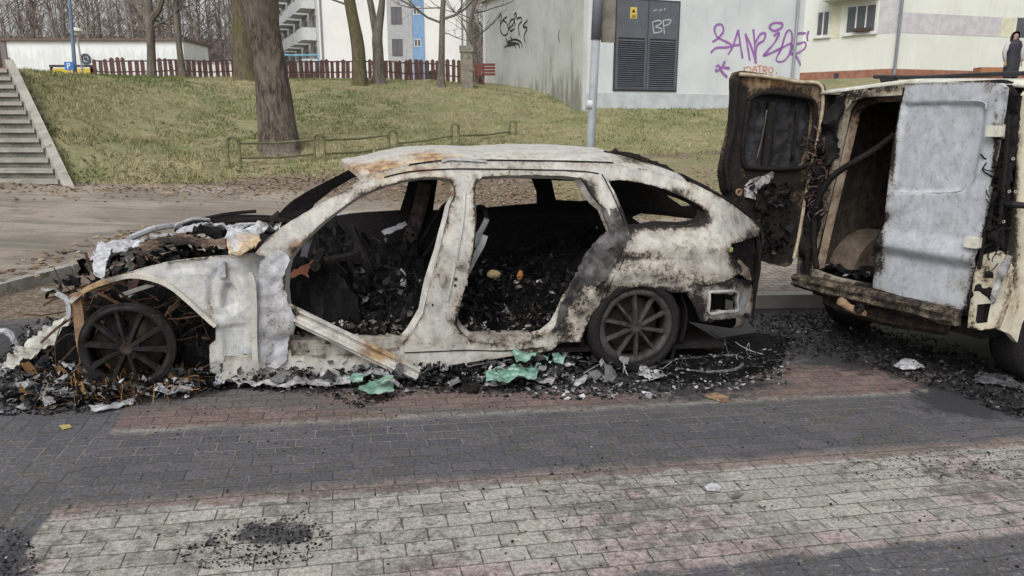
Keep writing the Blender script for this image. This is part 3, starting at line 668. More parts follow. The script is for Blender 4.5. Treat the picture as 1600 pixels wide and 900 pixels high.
# ---- cream apartment house on the right
B0 = at(1398, 107, 36); rb = thing('cream_apartment_house', (B0.x, 36, B0.z - 1), 'cream apartment house with lilac bands, brick plinth and white windows', 'building')
la = R(180 - 45); ra = R(17); ld = (math.cos(la), math.sin(la)); ln = (-math.sin(R(45)), -math.cos(R(45))); rd = (math.cos(ra), math.sin(ra)); rn = (math.sin(ra), -math.cos(ra))
BT = 16.0; LL = along(B0, ld, 1256, 60)[0] + 3.0; RL = 14.0
CRM = stain_plaster('cream_render', (.70, .715, .675), (.665, .68, .64), 3, (.4, .4, .3), .15)
mb = MB(); loop = [Vector((B0.x, B0.y, 3.0)), Vector((B0.x + ld[0] * LL, B0.y + ld[1] * LL, 3.0)), Vector((B0.x + 6, B0.y + 22, 3)), Vector((B0.x + rd[0] * RL, B0.y + rd[1] * RL, 3.0))]
extr(mb, list(reversed(loop)), Vector((0, 0, BT - 3))); mb.build('wall', CRM, rb)
mb = MB(); extr(mb, [p_ + Vector((0, 0, BT - 3)) for p_ in reversed(loop)], Vector((0, 0, .4))); mb.build('roof', plain('right_roof', (.2, .2, .2)), rb)
BRK = mottled('brick_plinth', (.26, .11, .07), (.34, .17, .12), 4, .9, .3, 40)
mb = MB(); slab(mb, B0, ld, ln, 0, LL, 3, B0.z - .0, .0, .05); slab(mb, B0, rd, rn, 0, RL, 3, B0.z - .02, .0, .05); mb.build('plinth', BRK, rb)
LIL = plain('lilac_render', (.60, .575, .61)); YLW = plain('yellow_render', (.70, .69, .53))
mb = MB(); z1 = along(B0, rd, 1410, 19)[1]; z0 = along(B0, rd, 1410, 51)[1]; a1 = along(B0, rd, 1564, 40)[0]; slab(mb, B0, rd, rn, .02, a1, z0, z1, .0, .012); a2 = along(B0, ld, 1372, 40)[0]; slab(mb, B0, ld, ln, .02, a2, z0, z1 + .9, .0, .012); mb.build('lilac_band', LIL, rb)
mb = MB(); slab(mb, B0, rd, rn, a1 + .01, a1 + .9, z0, z1, 0, .012); mb.build('yellow_band', YLW, rb); mb = MB(); slab(mb, B0, ld, ln, along(B0, ld, 1313, 40)[0], along(B0, ld, 1298, 40)[0], along(B0, ld, 1300, 60)[1], along(B0, ld, 1300, 8)[1], 0, .012); mb.build('yellow_band', YLW, rb)
mb = MB(); pp = Vector((B0.x - .06, B0.y - .12, 0)); mb.tube([pp + Vector((0, 0, B0.z - .3)), pp + Vector((0, 0, BT))], .075, 8); mb.build('downpipe', plain('downpipe_grey', (.22, .24, .27), .5), rb)
def win(P0, d, nr, u0, u1, v0, v1, nm, um):
    (aa, za) = along(P0, d, u0, (v0 + v1) / 2); (ab_, zb) = along(P0, d, u1, (v0 + v1) / 2); za = along(P0, d, um, v1)[1]; zt = along(P0, d, um, v0)[1]
    a0, a1 = min(aa, ab_), max(aa, ab_); mb = MB()
    slab(mb, P0, d, nr, a0, a1, za, za + .07, .0, .04); slab(mb, P0, d, nr, a0, a1, zt - .07, zt, .0, .04)
    for k in range(nm + 1):
        x = a0 + (a1 - a0 - .07) * k / nm; slab(mb, P0, d, nr, x, x + .07, za + .07, zt - .07, .0, .04)
    f = mb.build('window', WHITEF, rb); mb = MB(); slab(mb, P0, d, nr, a0 + .05, a1 - .05, za + .05, zt - .05, .001, .02); mb.build('pane', GLASSY, f)
    mb = MB(); slab(mb, P0, d, nr, a0 - .08, a1 + .08, za - .09, za - .003, .0, .12); mb.build('sill', WHITEF, f); return f
win(B0, ld, ln, 1276, 1297, 17, 57, 2, 1287); w2 = win(B0, ld, ln, 1322, 1370, 7, 52, 3, 1346); win(B0, rd, rn, 1585, 1640, 26, 62, 3, 1600)
mb = MB(); a0_ = along(B0, ld, 1336, 50)[0]; a1_ = along(B0, ld, 1362, 46)[0]; zz = along(B0, ld, 1350, 51)[1]; slab(mb, B0, ld, ln, min(a0_, a1_), max(a0_, a1_), zz + .05, zz + .2, .125, .3); mb.build('flower_box', plain('flower_box_brown', (.07, .04, .035)), rb)
mb = MB(); a0_ = along(B0, ld, 1295, 2)[0]; a1_ = along(B0, ld, 1375, -2)[0]; zz = along(B0, ld, 1346, -1)[1]; slab(mb, B0, ld, ln, min(a0_, a1_), max(a0_, a1_), zz, zz + .16, .0, .9); slab(mb, B0, ld, ln, min(a0_, a1_), max(a0_, a1_), zz + .17, zz + 1.1, .82, .9); mb.build('balcony', BALC, rb)
mb = MB(); a0_ = along(B0, ld, 1311, 118)[0]; a1_ = along(B0, ld, 1304, 118)[0]; slab(mb, B0, ld, ln, a1_ if a1_ < a0_ else a0_, max(a0_, a1_), B0.z - .5, B0.z - .1, .05, .07); mb.build('cellar_window', DARKM, rb)
# ============================================================ FENCES, STAIRS, TREES, POLES
# ---- brown picket fence on the crest
FM = mottled('brown_picket_paint', (.085, .042, .038), (.14, .075, .065), 5, .85, .4, 50, (.055, .04, .036), .55, 6)
f0, f1 = at(150, 122, 26.5), at(718, 124, 27.5); fd_ = (f1 - f0); fd_.z = 0; fl_ = fd_.length; fd_.normalize()
fence = thing('picket_fence', f0, 'long brown wooden picket fence on top of the grassy bank', 'fence')
u = 150
while u < 718:
    if not (232 < u < 240):
        p = at(u + random.uniform(-1, 1), 122, 26.5 + (u - 150) / 568.0); zt = at(u, 93 + random.uniform(-1.5, 2.5), p.y).z; zb = hz(p.x, p.y) - .05
        if 170 < u < 205 or 250 < u < 275: zt += .06; 
        lean = random.uniform(-.03, .03); mb = MB(); wd = random.uniform(.058, .08)
        mb.add([p + Vector((-wd, -.012, zb - p.z)), p + Vector((wd, -.012, zb - p.z)), p + Vector((wd + lean, -.012, zt - p.z - .05)), p + Vector((lean, -.012, zt - p.z)), p + Vector((-wd + lean, -.012, zt - p.z - .05)),
                p + Vector((-wd, .012, zb - p.z)), p + Vector((wd, .012, zb - p.z)), p + Vector((wd + lean, .012, zt - p.z - .05)), p + Vector((lean, .012, zt - p.z)), p + Vector((-wd + lean, .012, zt - p.z - .05))],
               [(0, 1, 2, 3, 4), (9, 8, 7, 6, 5), (0, 5, 6, 1), (1, 6, 7, 2), (2, 7, 8, 3), (3, 8, 9, 4), (4, 9, 5, 0)])
        mb.build('picket', FM, fence)
    u += random.choice((8.6, 9.0, 9.6)) if u < 430 else 8.1 + random.uniform(-.3, .5)
for dz in (.22, .58):
    mb = MB(); mb.tube([Vector((p.x, p.y + .04, hz(p.x, p.y) + dz)) for p in [f0 + fd_ * (fl_ * t / 20) for t in range(21)]], .03, 4); mb.build('rail', FM, fence)
rf = at(740, 122, 27.5); red = thing('red_slat_bench', (rf.x, 28.5, 2.6), 'short red slatted barrier between the stone post and the kiosk', 'barrier')
RD = plain('faded_red', (.19, .06, .05)); 
for k in range(4):
    mb = MB(); z = at(745, 118 - k * 5, 28.5).z; mb.bx(at(739, 0, 28.5).x, at(756, 0, 28.5).x + .4, 28.5, 28.54, z, z + .09); mb.build('slat', RD, red)
mb = MB(); mb.bx(at(741, 0, 28.5).x, at(741, 0, 28.5).x + .07, 28.54, 28.6, 2.5, at(745, 101, 28.5).z); mb.bx(at(753, 0, 28.5).x, at(753, 0, 28.5).x + .07, 28.54, 28.6, 2.5, at(745, 101, 28.5).z); mb.build('post', RD, red)
# stone gate post
q = at(730, 137, 25.6); mb = MB(); cx, cy = q.x, q.y
mb.bx(cx - .20, cx + .20, cy - .2, cy + .2, q.z - .3, at(730, 82, cy).z); sp = thing('stone_post', (cx, cy, q.z - .3), 'square weathered stone post standing just left of the kiosk', 'post')
STN = mottled('old_stone', (.20, .185, .15), (.29, .27, .22), 3, .95, .6, 30, (.12, .12, .085), .55, 4)
mb.build('shaft', STN, sp); mb = MB(); zt = at(730, 82, cy).z; mb.bx(cx - .23, cx + .23, cy - .23, cy + .23, zt, zt + .2); mb.build('cap', STN, sp)
mb = MB(); q = at(679, 125, 29); mb.lathe((q.x, 29, 2.75), (0, 0, 1), [(.0, 0), (.20, 0), (.22, .55), (.24, .56), (.24, .60), (.0, .66)], 14); tag(mb.build('litter_bin', plain('dark_green_plastic', (.01, .07, .055), .5)), 'dark green litter bin behind the picket fence', 'bin')
# blue climbing frame
q = at(470, 88, 40); cf = thing('blue_play_frame', (q.x, 40, 2.8), 'light blue tubular frame behind the fence near the white block', 'play frame'); BLF = plain('light_blue_paint', (.20, .40, .55), .5)
for x0 in (-.9, .9):
    mb = MB(); mb.tube(spline([(q.x + x0, 40, 2.8), (q.x + x0, 40, q.z - .1), (q.x + x0 * .8, 40, q.z + .05)], 4), .05, 6); mb.build('post', BLF, cf)
mb = MB(); mb.tube([(q.x - .72, 40, q.z + .05), (q.x + .72, 40, q.z + .05)], .05, 6); mb.tube([(q.x - .9, 40, q.z - .25), (q.x + .9, 40, q.z - .25)], .03, 6); mb.build('crossbar', BLF, cf)

# ---- bent tube rail along the bank: separate hoops joined by pipes
TM = mottled('flaking_green_paint', (.10, .10, .05), (.19, .185, .10), 8, .6, .3, 60, (.13, .07, .035), .6, 9)
hoops = [((358, 265), (376, 262), 213, 14.5), ((492, 253), (508, 251), 209, 15.3), ((608, 236), (621, 235), 203, 16.8), ((706, 230), (717, 230), 193, 18), ((796, 213), (806, 212), 189, 20.5), ((880, 203), (889, 201), 185, 23)]
rf_ = thing('bent_tube_rail', at(*hoops[0][0], 14.5), 'low rusty green tube rail with round hoops at the foot of the bank', 'railing')
ends = []
for (a_, c_, vt, Y) in hoops:
    A0 = at(*a_, Y); A1 = at(*c_, Y + .02); zt = at(a_[0], vt, Y).z; rr = (A1.x - A0.x) / 2; top = zt - rr
    A0.z = hz(A0.x, A0.y) - .05; A1.z = hz(A1.x, A1.y) - .05
    pts = [A0, Vector((A0.x, A0.y, top))] + [Vector((A0.x + rr - rr * math.cos(t * math.pi / 6), A0.y, top + rr * math.sin(t * math.pi / 6))) for t in range(1, 6)] + [Vector((A1.x, A1.y, top)), A1]
    mb = MB(); mb.tube(pts, .031, 8); mb.build('hoop', TM, rf_); ends.append((Vector((A0.x, A0.y, top)), Vector((A1.x, A1.y, top)), A0.z))
for i in range(5):
    if i == 4: continue
    P_, Q_ = ends[i][1], ends[i + 1][0]
    for dz in ((-.02, -.30) if i < 2 else (-.2,)):
        mb = MB(); mb.tube([P_ + Vector((0, 0, dz)), P_.lerp(Q_, .5) + Vector((0, 0, dz - .03)), Q_ + Vector((0, 0, dz))], .024, 8); mb.build('rail', TM, rf_)

# ---- concrete stairs at the far left
st_ = thing('concrete_stairs', at(115, 313, 12.2), 'weathered concrete stairs with a sloping side wall climbing the bank', 'stairs')
SB = at(113, 314, 12.2); STp = at(17, 109, 15.6); NS = 14
SC1 = mottled('stair_tread', (.27, .255, .225), (.37, .35, .31), 4, .9, .4, 50, (.18, .175, .14), .58, 5); SC2 = mottled('stair_riser', (.12, .12, .10), (.19, .185, .155), 4, .9, .5, 40, (.08, .085, .06), .55, 5)
for i in range(NS):
    t0, t1 = i / NS, (i + 1) / NS; P_ = SB.lerp(STp, t0); Q_ = SB.lerp(STp, t1); z = SB.z + (STp.z - SB.z) * t1
    mb = MB(); xl = P_.x - 3.6; xr = P_.x - .12
    mb.bx(xl, xr, P_.y - .03, Q_.y + .02, z - .07, z); tr = mb.build('step', SC1, st_)
    mb = MB(); mb.bx(xl + .01, xr - .002, P_.y + .012, Q_.y + .3, z - (STp.z - SB.z) / NS - .10, z - .072); mb.build('riser', SC2, tr)
mb = MB(); w_ = Vector((.17, 0, 0)); V = []
for t in (0, 1):
    P_ = SB.lerp(STp, t); V += [P_ + Vector((-.1, -.02, -.9)), P_ + Vector((.08, -.02, -.9)), P_ + Vector((.08, 0, .2)), P_ + Vector((-.1, 0, .2))]
mb.add(V, [(3, 2, 1, 0), (4, 5, 6, 7), (0, 1, 5, 4), (1, 2, 6, 5), (2, 3, 7, 6), (3, 0, 4, 7)]); mb.build('side_wall', SC1, st_)
q = at(12, 108, 15.8); mb = MB(); V = [q + Vector((-.2, 0, -.15)), q + Vector((.12, 0, -.15)), q + Vector((.12, .3, -.15)), q + Vector((-.2, .3, -.15)), q + Vector((-.03, .15, .25))]
mb.add(V, [(0, 1, 4), (1, 2, 4), (2, 3, 4), (3, 0, 4), (3, 2, 1, 0)]); tag(mb.build('flower_pot', plain('terracotta', (.22, .07, .04))), 'small reddish pot at the top of the concrete stairs', 'pot')

# ---- trees
def bark(name, c1, c2, moss=None):
    m, b = newmat(name); o = b.obj(); s_ = b.mapping(o, scale=(1, 1, .22))
    n1 = b.noise(s_, 16, 7, .7, .7); n2 = b.noise(s_, 55, 5, .7); n3 = b.noise(o, 1.2, 4)
    c = b.mix(b.mr(n1, .38, .62), c1, c2); c = b.mix(b.math('MULTIPLY', b.mr(n2, .55, .7), .7), c, tuple(x * .35 for x in c1))
    c = b.mix(b.math('MULTIPLY', b.mr(n3, .45, .65), .6), c, moss or tuple(x * 1.3 for x in c2))
    b.out(c, .95, b.bump(b.math('ADD', n1, b.math('MULTIPLY', n2, .5)), .9, .035), 0, .15); return m
BK1 = bark('oak_bark', (.045, .036, .03), (.17, .14, .115), (.19, .165, .135)); BK2 = bark('mossy_bark', (.085, .07, .045), (.15, .125, .085), (.10, .105, .03)); BK3 = bark('grey_bark', (.10, .085, .07), (.18, .16, .135))
def twigs(mb, p, d, L, r, depth, rnd, up=.25):
    """a limb that bends and forks"""
    n = 5 if depth > 1 else 3; pts = [Vector(p)]; dd = Vector(d).normalized()
    for i in range(n):
        dd = (dd + Vector((rnd.uniform(-.25, .25), rnd.uniform(-.25, .25), rnd.uniform(-.15, .2) + up * .2))).normalized(); pts.append(pts[-1] + dd * (L / n))
    rads = [r * (1 - .6 * i / n) for i in range(n + 1)]; mb.tube(pts, rads, 6 if r > .03 else 3, caps=False)
    if depth <= 0: return
    for k in range(3 if depth > 1 else 4):
        i = rnd.randint(1, n); a = dd.orthogonal().normalized(); a.rotate(Matrix.Rotation(rnd.uniform(0, 6.28), 3, dd)); nd = (dd * .6 + a * rnd.uniform(.5, 1)).normalized()
        twigs(mb, pts[i], nd, L * rnd.uniform(.5, .75), rads[i] * .62, depth - 1, rnd, up)
def tree(name, pts, bm_, label, limbs, seed, root=1.5, topr=.6, ext=6.0, group='bare trees on the bank', crown=3):
    """pts: (u, v, width px, Y) from the foot upward; the trunk goes on above the picture and carries a bare crown"""
    rnd = random.Random(seed); P_ = [at(u, v, Y) for (u, v, w_, Y) in pts]; Rr = [w_ * Y / F / 2 for (u, v, w_, Y) in pts]
    P_[0].z = hz(P_[0].x, P_[0].y) - .15
    t = thing(name, P_[0], label, 'tree', group)
    d = (P_[-1] - P_[-2]).normalized(); 
    for k in range(1, 4): P_.append(P_[-1] + (d + Vector((rnd.uniform(-.15, .15), rnd.uniform(-.15, .15), .4))).normalized() * ext / 3); Rr.append(Rr[len(pts) - 1] * (1 - k / 3 * (1 - topr * .6)))
    sp_ = spline(P_, 7); rr = list(np.interp(np.linspace(0, len(P_) - 1, len(sp_)), range(len(P_)), Rr))
    for i in range(4): rr[i] *= 1 + (root - 1) * (1 - i / 4) ** 2
    mb = MB(); n = 20; prev = None
    V = []
    for i, p in enumerate(sp_):
        for k in range(n):
            a_ = 2 * math.pi * k / n; r = rr[i] * (1 + .10 * nz((math.cos(a_) * 1.5, math.sin(a_) * 1.5, i * .12), 1, seed) + (.16 * math.cos(a_ * 5 + seed) * max(0, 1 - i / 4)))
            V.append(p + Vector((math.cos(a_) * r, math.sin(a_) * r, 0)))
    mb.add(V, [(i * n + k, i * n + (k + 1) % n, (i + 1) * n + (k + 1) % n, (i + 1) * n + k) for i in range(len(sp_) - 1) for k in range(n)])
    mb.build('trunk', bm_, t, True)
    mb = MB()
    for (u, v, du, dv, L, r) in limbs:
        base = at(u, v, pts[0][3]); dv3 = Vector((du, rnd.uniform(-.3, .3), dv)); twigs(mb, base, dv3, L, r, 3, rnd)
    for k in range(7):
        i = rnd.randint(len(sp_) - 14, len(sp_) - 1); a_ = rnd.uniform(0, 6.28); twigs(mb, sp_[i], (math.cos(a_), math.sin(a_), .7), rnd.uniform(2, 3.4), rr[i] * .45, crown, rnd)
    mb.build('branches', bm_, t)
    return t
tree('leaning_oak', [(438, 238, 66, 16), (433, 185, 54, 16), (422, 100, 47, 16), (410, 40, 49, 15.9), (402, -20, 55, 15.8)], BK1, 'stout furrowed grey brown tree leaning left in front of the bank rail', [(428, 0, 1, .8, 2.0, .06)], 3, 1.25)
tree('mossy_oak', [(388, 128, 40, 24.5), (383, 80, 34, 24.5), (381, 20, 34, 24.5), (382, -20, 38, 24.5)], BK2, 'thick mossy yellow brown tree half hidden behind the leaning oak', [], 5, 1.2)
tree('forked_tree', [(237, 123, 15, 25), (236, 80, 12, 25), (234, 36, 12, 25)], BK3, 'slim tree with a low fork left of the twin thin trunk', [(234, 34, -.7, 1, 2.2, .10), (235, 32, .9, 1, 2.4, .11), (236, 45, 1, .4, 1.6, .05), (236, 52, -1, .5, 1.2, .04)], 8, 1.2, .4, 2.5)
tree('thin_tree', [(287, 126, 12, 25), (281, 80, 9, 25), (276, 30, 8, 25), (274, -15, 8, 25)], BK3, 'thin dark tree leaning slightly left beside the forked tree', [(278, 45, -1, .3, 1.5, .04), (275, 5, 1, .5, 1.6, .04)], 9, 1.25, .4, 4)
tree('curved_tree', [(563, 126, 24, 24.5), (560, 80, 20, 24.5), (554, 40, 18, 24.5), (545, -5, 17, 24.5)], BK2, 'curved brown trunk bowing left in front of the white block gable', [(548, 10, -1, .2, 1.6, .035)], 12, 1.2, .5, 4)
tree('double_trunk_tree', [(592, 124, 21, 25), (591, 85, 16, 25), (590, 55, 15, 25), (597, 0, 9, 25)], BK3, 'tree splitting into two upright trunks before the grey window panel', [(588, 56, -.25, 1, 4.5, .13)], 14, 1.25, .5, 4)
tree('slender_tree', [(689, 125, 13, 25), (690, 80, 9, 25), (691, 30, 8, 25), (693, -10, 7, 25)], BK3, 'slender tree with long side branches nearest the stone post', [(691, 30, 1, .25, 2.2, .045), (690, 36, -1, .1, 2.4, .04), (691, 50, 1, -.15, 1.3, .02), (692, 12, -1, -.1, 1.8, .03)], 16, 1.4, .5, 4)
tree('drooping_tree', [(752, 130, 8, 29), (742, 85, 6, 29), (735, 40, 6, 29), (745, -5, 6, 29)], BK3, 'small twiggy tree with crossing branches behind the stone post', [(740, 60, 1, .5, 1.6, .03), (738, 40, -1, .5, 1.8, .03), (742, 20, 1, .2, 1.8, .03), (741, 72, -.6, .6, 1.8, .03), (740, 30, -.9, .1, 2.0, .03)], 19, 1.3, .5, 3)

# ---- the far wood: one mass
def far_wood():
    rnd = random.Random(4); mb = MB()
    for k in range(190):
        Y = rnd.uniform(64, 105); u = rnd.uniform(-120, 425) if k < 150 else rnd.uniform(700, 860); x = at(u, 60, Y).x; h = rnd.uniform(12, 19); tone = rnd.uniform(.1, 1)
        r0 = rnd.uniform(.06, .16); p = Vector((x, Y, 2.4)); tops = [p]
        for i in range(5): tops.append(tops[-1] + Vector((rnd.uniform(-.25, .25), rnd.uniform(-.2, .2), h / 5)))
        mb.tube(tops, [r0 * (1 - i * .16) for i in range(6)], 5, tone, False)
        for j in range(30):
            t = rnd.uniform(.15, 1) * 5; i = min(4, int(t)); b0 = tops[i].lerp(tops[i + 1], t - i); a_ = rnd.uniform(0, 6.28); L = rnd.uniform(1.0, 2.8); d = Vector((math.cos(a_), math.sin(a_) * .7, rnd.uniform(.3, 1.3))).normalized()
            p1 = b0 + d * L * .5; p2 = p1 + (d + Vector((rnd.uniform(-.4, .4), 0, rnd.uniform(0, .4)))).normalized() * L * .5
            mb.tube([b0, p1, p2], [.045, .03, .012], 3, tone, False)
            for q in range(5):
                e = p1.lerp(p2, rnd.random()); dd = Vector((rnd.uniform(-1, 1), rnd.uniform(-.5, .5), rnd.uniform(-.1, 1))).normalized() * rnd.uniform(.5, 1.4)
                mb.add([e - Vector((.018, 0, 0)), e + Vector((.018, 0, 0)), e + dd], [(0, 1, 2)], tone)
    return mb
WOODM = toned('bare_wood_bark', [(0, (.14, .11, .10)), (.5, (.22, .18, .165)), (.85, (.28, .245, .225)), (1, (.44, .42, .40))], .95, .1, 3)  # bark tones paled to carry the haze of the distance
tag(far_wood().build('far_wood', WOODM), 'bare brownish winter wood beyond the white hall', 'wood', kind='stuff')
def far_brush():
    rnd = random.Random(6); mb = MB()
    for k in range(60000):
        Y = rnd.uniform(66, 108); u = rnd.uniform(-160, 425); x = at(u, 60, Y).x; z = 2.6 + abs(rnd.gauss(0, 1)) * 6.5
        if nz((x, Y, z), .12, 2) + .25 < rnd.uniform(-.3, .3): continue
        p = Vector((x, Y, z)); d = Vector((rnd.uniform(-.6, .6), 0, rnd.uniform(.2, 1))) * rnd.uniform(.4, 1.2); wv = Vector((rnd.uniform(.015, .04), 0, 0))
        mb.add([p - wv, p + wv, p + d], [(0, 1, 2)], rnd.random() * (.3 if nz((x, Y, z), .08, 9) > .1 else 1))
    return mb
BRM = toned('wood_undergrowth', [(0, (.075, .08, .05)), (.3, (.13, .10, .085)), (1, (.24, .19, .17))], .95, .1, 3)
tag(far_brush().build('wood_undergrowth', BRM), 'tangled brown undergrowth among the far bare trees', 'brush', kind='stuff')
mb = MB(); rnd = random.Random(5); V = []; n = 90
for i in range(n + 1):
    x = -150 + 140 * i / n; V += [Vector((x, 125 + 8 * math.sin(i), 1)), Vector((x, 130 + 8 * math.sin(i), 14.5 + 2.5 * nz((x, 0, 0), .12) + 1.2 * nz((x, 0, 0), .6)))]
m, b = newmat('wooded_hill'); o = b.obj(); nn2 = b.noise(b.mapping(o, scale=(1.6, 1, .35)), .9, 8, .75)
b.out(b.mix(b.mr(nn2, .38, .62), (.11, .095, .085), (.24, .215, .205)), .95, None, 0, .1)  # both hill tones lightened, distance haze put into the colour
for i in range(n + 1): V.append(Vector((V[2 * i + 1].x, 200, V[2 * i + 1].z + 6)))
Fc = [(2 * i, 2 * i + 2, 2 * i + 3, 2 * i + 1) for i in range(n)] + [(2 * i + 1, 2 * i + 3, 2 * n + 2 + i + 1, 2 * n + 2 + i) for i in range(n)]
tag(mk('wooded_hill', V, Fc, m, None, True), kind='structure')

# ---- sign pole behind the car
PB = at(916, 330, 8.6); PB.z = gz(PB.x) + .0; pole = thing('sign_pole', PB, 'grey metal street pole with a weathered board behind the burnt wagon', 'pole')
PM = mottled('dull_grey_pole', (.26, .285, .30), (.34, .36, .37), 4, .6, .2, 60); tp = at(937, -60, 8.6); mid_ = at(931, 62, 8.6)
mb = MB(); mb.tube([PB, at(922, 236, 8.6), mid_], .048, 14); mb.build('lower_tube', PM, pole, True)
mb = MB(); mb.tube([mid_, tp], .056, 14); mb.build('upper_tube', plain('dark_grey_pole', (.16, .18, .21), .5), pole, True)
a_, c_ = at(922.8, 170, 8.6), at(923.8, 157, 8.6); mb = MB(); mb.tube([a_, c_], .0495, 14); mb.build('sticker', plain('pale_sticker', (.60, .62, .62)), pole, True)
s_ = at(950, 66, 8.68); s2 = at(950, -60, 8.68); mb = MB(); mb.box(((s_.x), 8.70, (s_.z + s2.z) / 2), (.075, .02, 0), (-.004, .012, 0), (0, 0, (s2.z - s_.z) / 2)); mb.build('board', mottled('stained_board', (.17, .15, .12), (.27, .25, .21), 5, .8, .3, 30), pole)

# ---- woman in the distance
def skin_person():
    q = at(1581, 100, 22); gx_, gy_ = q.x, 22.0; top = at(1581, 49, 22).z; z0 = top - 1.68
    V = []; E = []; Rd = []
    def add(p, r, par=None):
        V.append(Vector(p)); Rd.append(r)
        if par is not None: E.append((par, len(V) - 1))
        return len(V) - 1
    pel = add((0, 0, .95), (.15, .11)); wa = add((0, 0, 1.12), (.13, .10), pel); ch = add((0, 0, 1.3), (.16, .11), wa); nk = add((0, 0, 1.43), (.055, .055), ch); hd = add((0, -.01, 1.52), (.07, .075), nk); tp_ = add((0, -.01, 1.63), (.06, .07), hd)
    for s in (-1, 1):
        h = add((s * .1, 0, .88), (.09, .09), pel); k = add((s * .11, -.02, .48), (.06, .06), h); a = add((s * .11, .0, .09), (.04, .04), k); add((s * .12, -.13, .04), (.038, .03), a)
        sh = add((s * .18, 0, 1.36), (.06, .06), ch); el = add((s * .24, .02, 1.1), (.042, .042), sh); wr = add((s * .23, -.05, .86), (.028, .028), el); pm = add((s * .23, -.06, .80), (.03, .018), wr)
        for f in range(4): add((s * .23 + (f - 1.5) * .016, -.065 - .01 * (f % 2), .72 - .008 * (f == 1)), (.008, .008), pm)
        add((s * .23 - s * .035, -.085, .77), (.009, .009), pm)
    base = Vector((gx_, gy_, z0)); me = bpy.data.meshes.new('person'); me.from_pydata(V, E, []); o = bpy.data.objects.new('person', me); col.objects.link(o)
    md = o.modifiers.new('skin', 'SKIN'); 
    for i, r in enumerate(Rd): me.skin_vertices[0].data[i].radius = r
    me.skin_vertices[0].data[0].use_root = True
    ss = o.modifiers.new('sub', 'SUBSURF'); ss.levels = 1; ss.render_levels = 2
    me.materials.append(plain('skin_tone', (.45, .30, .24)))
    attach(o, None, base); tag(o, 'woman in a long dark padded waistcoat with dark hair standing by the cream house', 'person')
    DK = plain('dark_padded_cloth', (.025, .025, .035)); LT = plain('pale_sleeve', (.50, .48, .50)); HR = plain('dark_hair', (.03, .02, .018)); 
    mb = MB(); prof = [(.20, .42), (.215, .7), (.20, .95), (.185, 1.12), (.21, 1.3), (.17, 1.40), (.09, 1.46)]
    n = 24; VV = [base + Vector((r * math.cos(6.283 * k / n) * (1 + .03 * math.sin(z * 60)), r * .75 * math.sin(6.283 * k / n), z)) for r, z in prof for k in range(n)]
    mb.add(VV, [(i * n + k, i * n + (k + 1) % n, (i + 1) * n + (k + 1) % n, (i + 1) * n + k) for i in range(len(prof) - 1) for k in range(n)]); mb.build('waistcoat', DK, o, True)
    for s in (-1, 1):
        mb = MB(); mb.tube([base + Vector(p) for p in ((s * .17, 0, 1.39), (s * .25, .02, 1.1), (s * .24, -.05, .87))], [.075, .06, .045], 10); mb.build('sleeve', LT if True else DK, o, True)
        mb = MB(); mb.tube([base + Vector(p) for p in ((s * .1, 0, .9), (s * .11, -.02, .48), (s * .11, 0, .08))], [.11, .085, .06], 10); mb.build('trouser_leg', DK, o, True)
        mb = MB(); mb.box(base + Vector((s * .12, -.06, .04)), (.045, 0, 0), (0, .13, 0), (0, 0, .045)); mb.build('shoe', DK, o)
        mb = MB(); mb.lathe(base + Vector((s * .028, -.083, 1.57)), (0, -1, 0), [(.012, 0), (.008, .006), (0, .008)], 8); mb.build('eye', HR, o)
    mb = MB(); mb.tube([base + Vector((0, -.085, 1.565)), base + Vector((0, -.108, 1.535))], [.008, .014], 6); mb.build('nose', plain('nose_skin', (.45, .30, .24)), o)
    mb = MB(); mb.box(base + Vector((0, -.088, 1.50)), (.022, 0, 0), (0, .005, 0), (0, 0, .006)); mb.build('mouth', plain('lips', (.35, .12, .11)), o)
    mb = MB(); VV = []; n = 20
    for j, (r, z, yo) in enumerate([(.02, 1.685, .0), (.085, 1.66, .01), (.112, 1.60, .03), (.118, 1.52, .045), (.12, 1.42, .055), (.10, 1.32, .07)]):
        for k in range(n):
            a_ = math.pi * (-.12 + 1.24 * k / (n - 1)); VV.append(base + Vector((r * math.cos(a_), yo + r * .85 * math.sin(a_) - .02, z)))
    mb.add(VV, [(i * n + k, i * n + k + 1, (i + 1) * n + k + 1, (i + 1) * n + k) for i in range(5) for k in range(n - 1)]); mb.build('hair', HR, o, True)
    return o
skin_person()
q = at(1560, 112, 30); mb = MB(); mb.bx(q.x - .7, q.x + .5, 30, 30.5, 3.2, at(1560, 105, 30).z); tag(mb.build('planter_box', plain('orange_brown_wood', (.36, .17, .08))), 'low orange brown planter box by the cream house wall', 'planter')

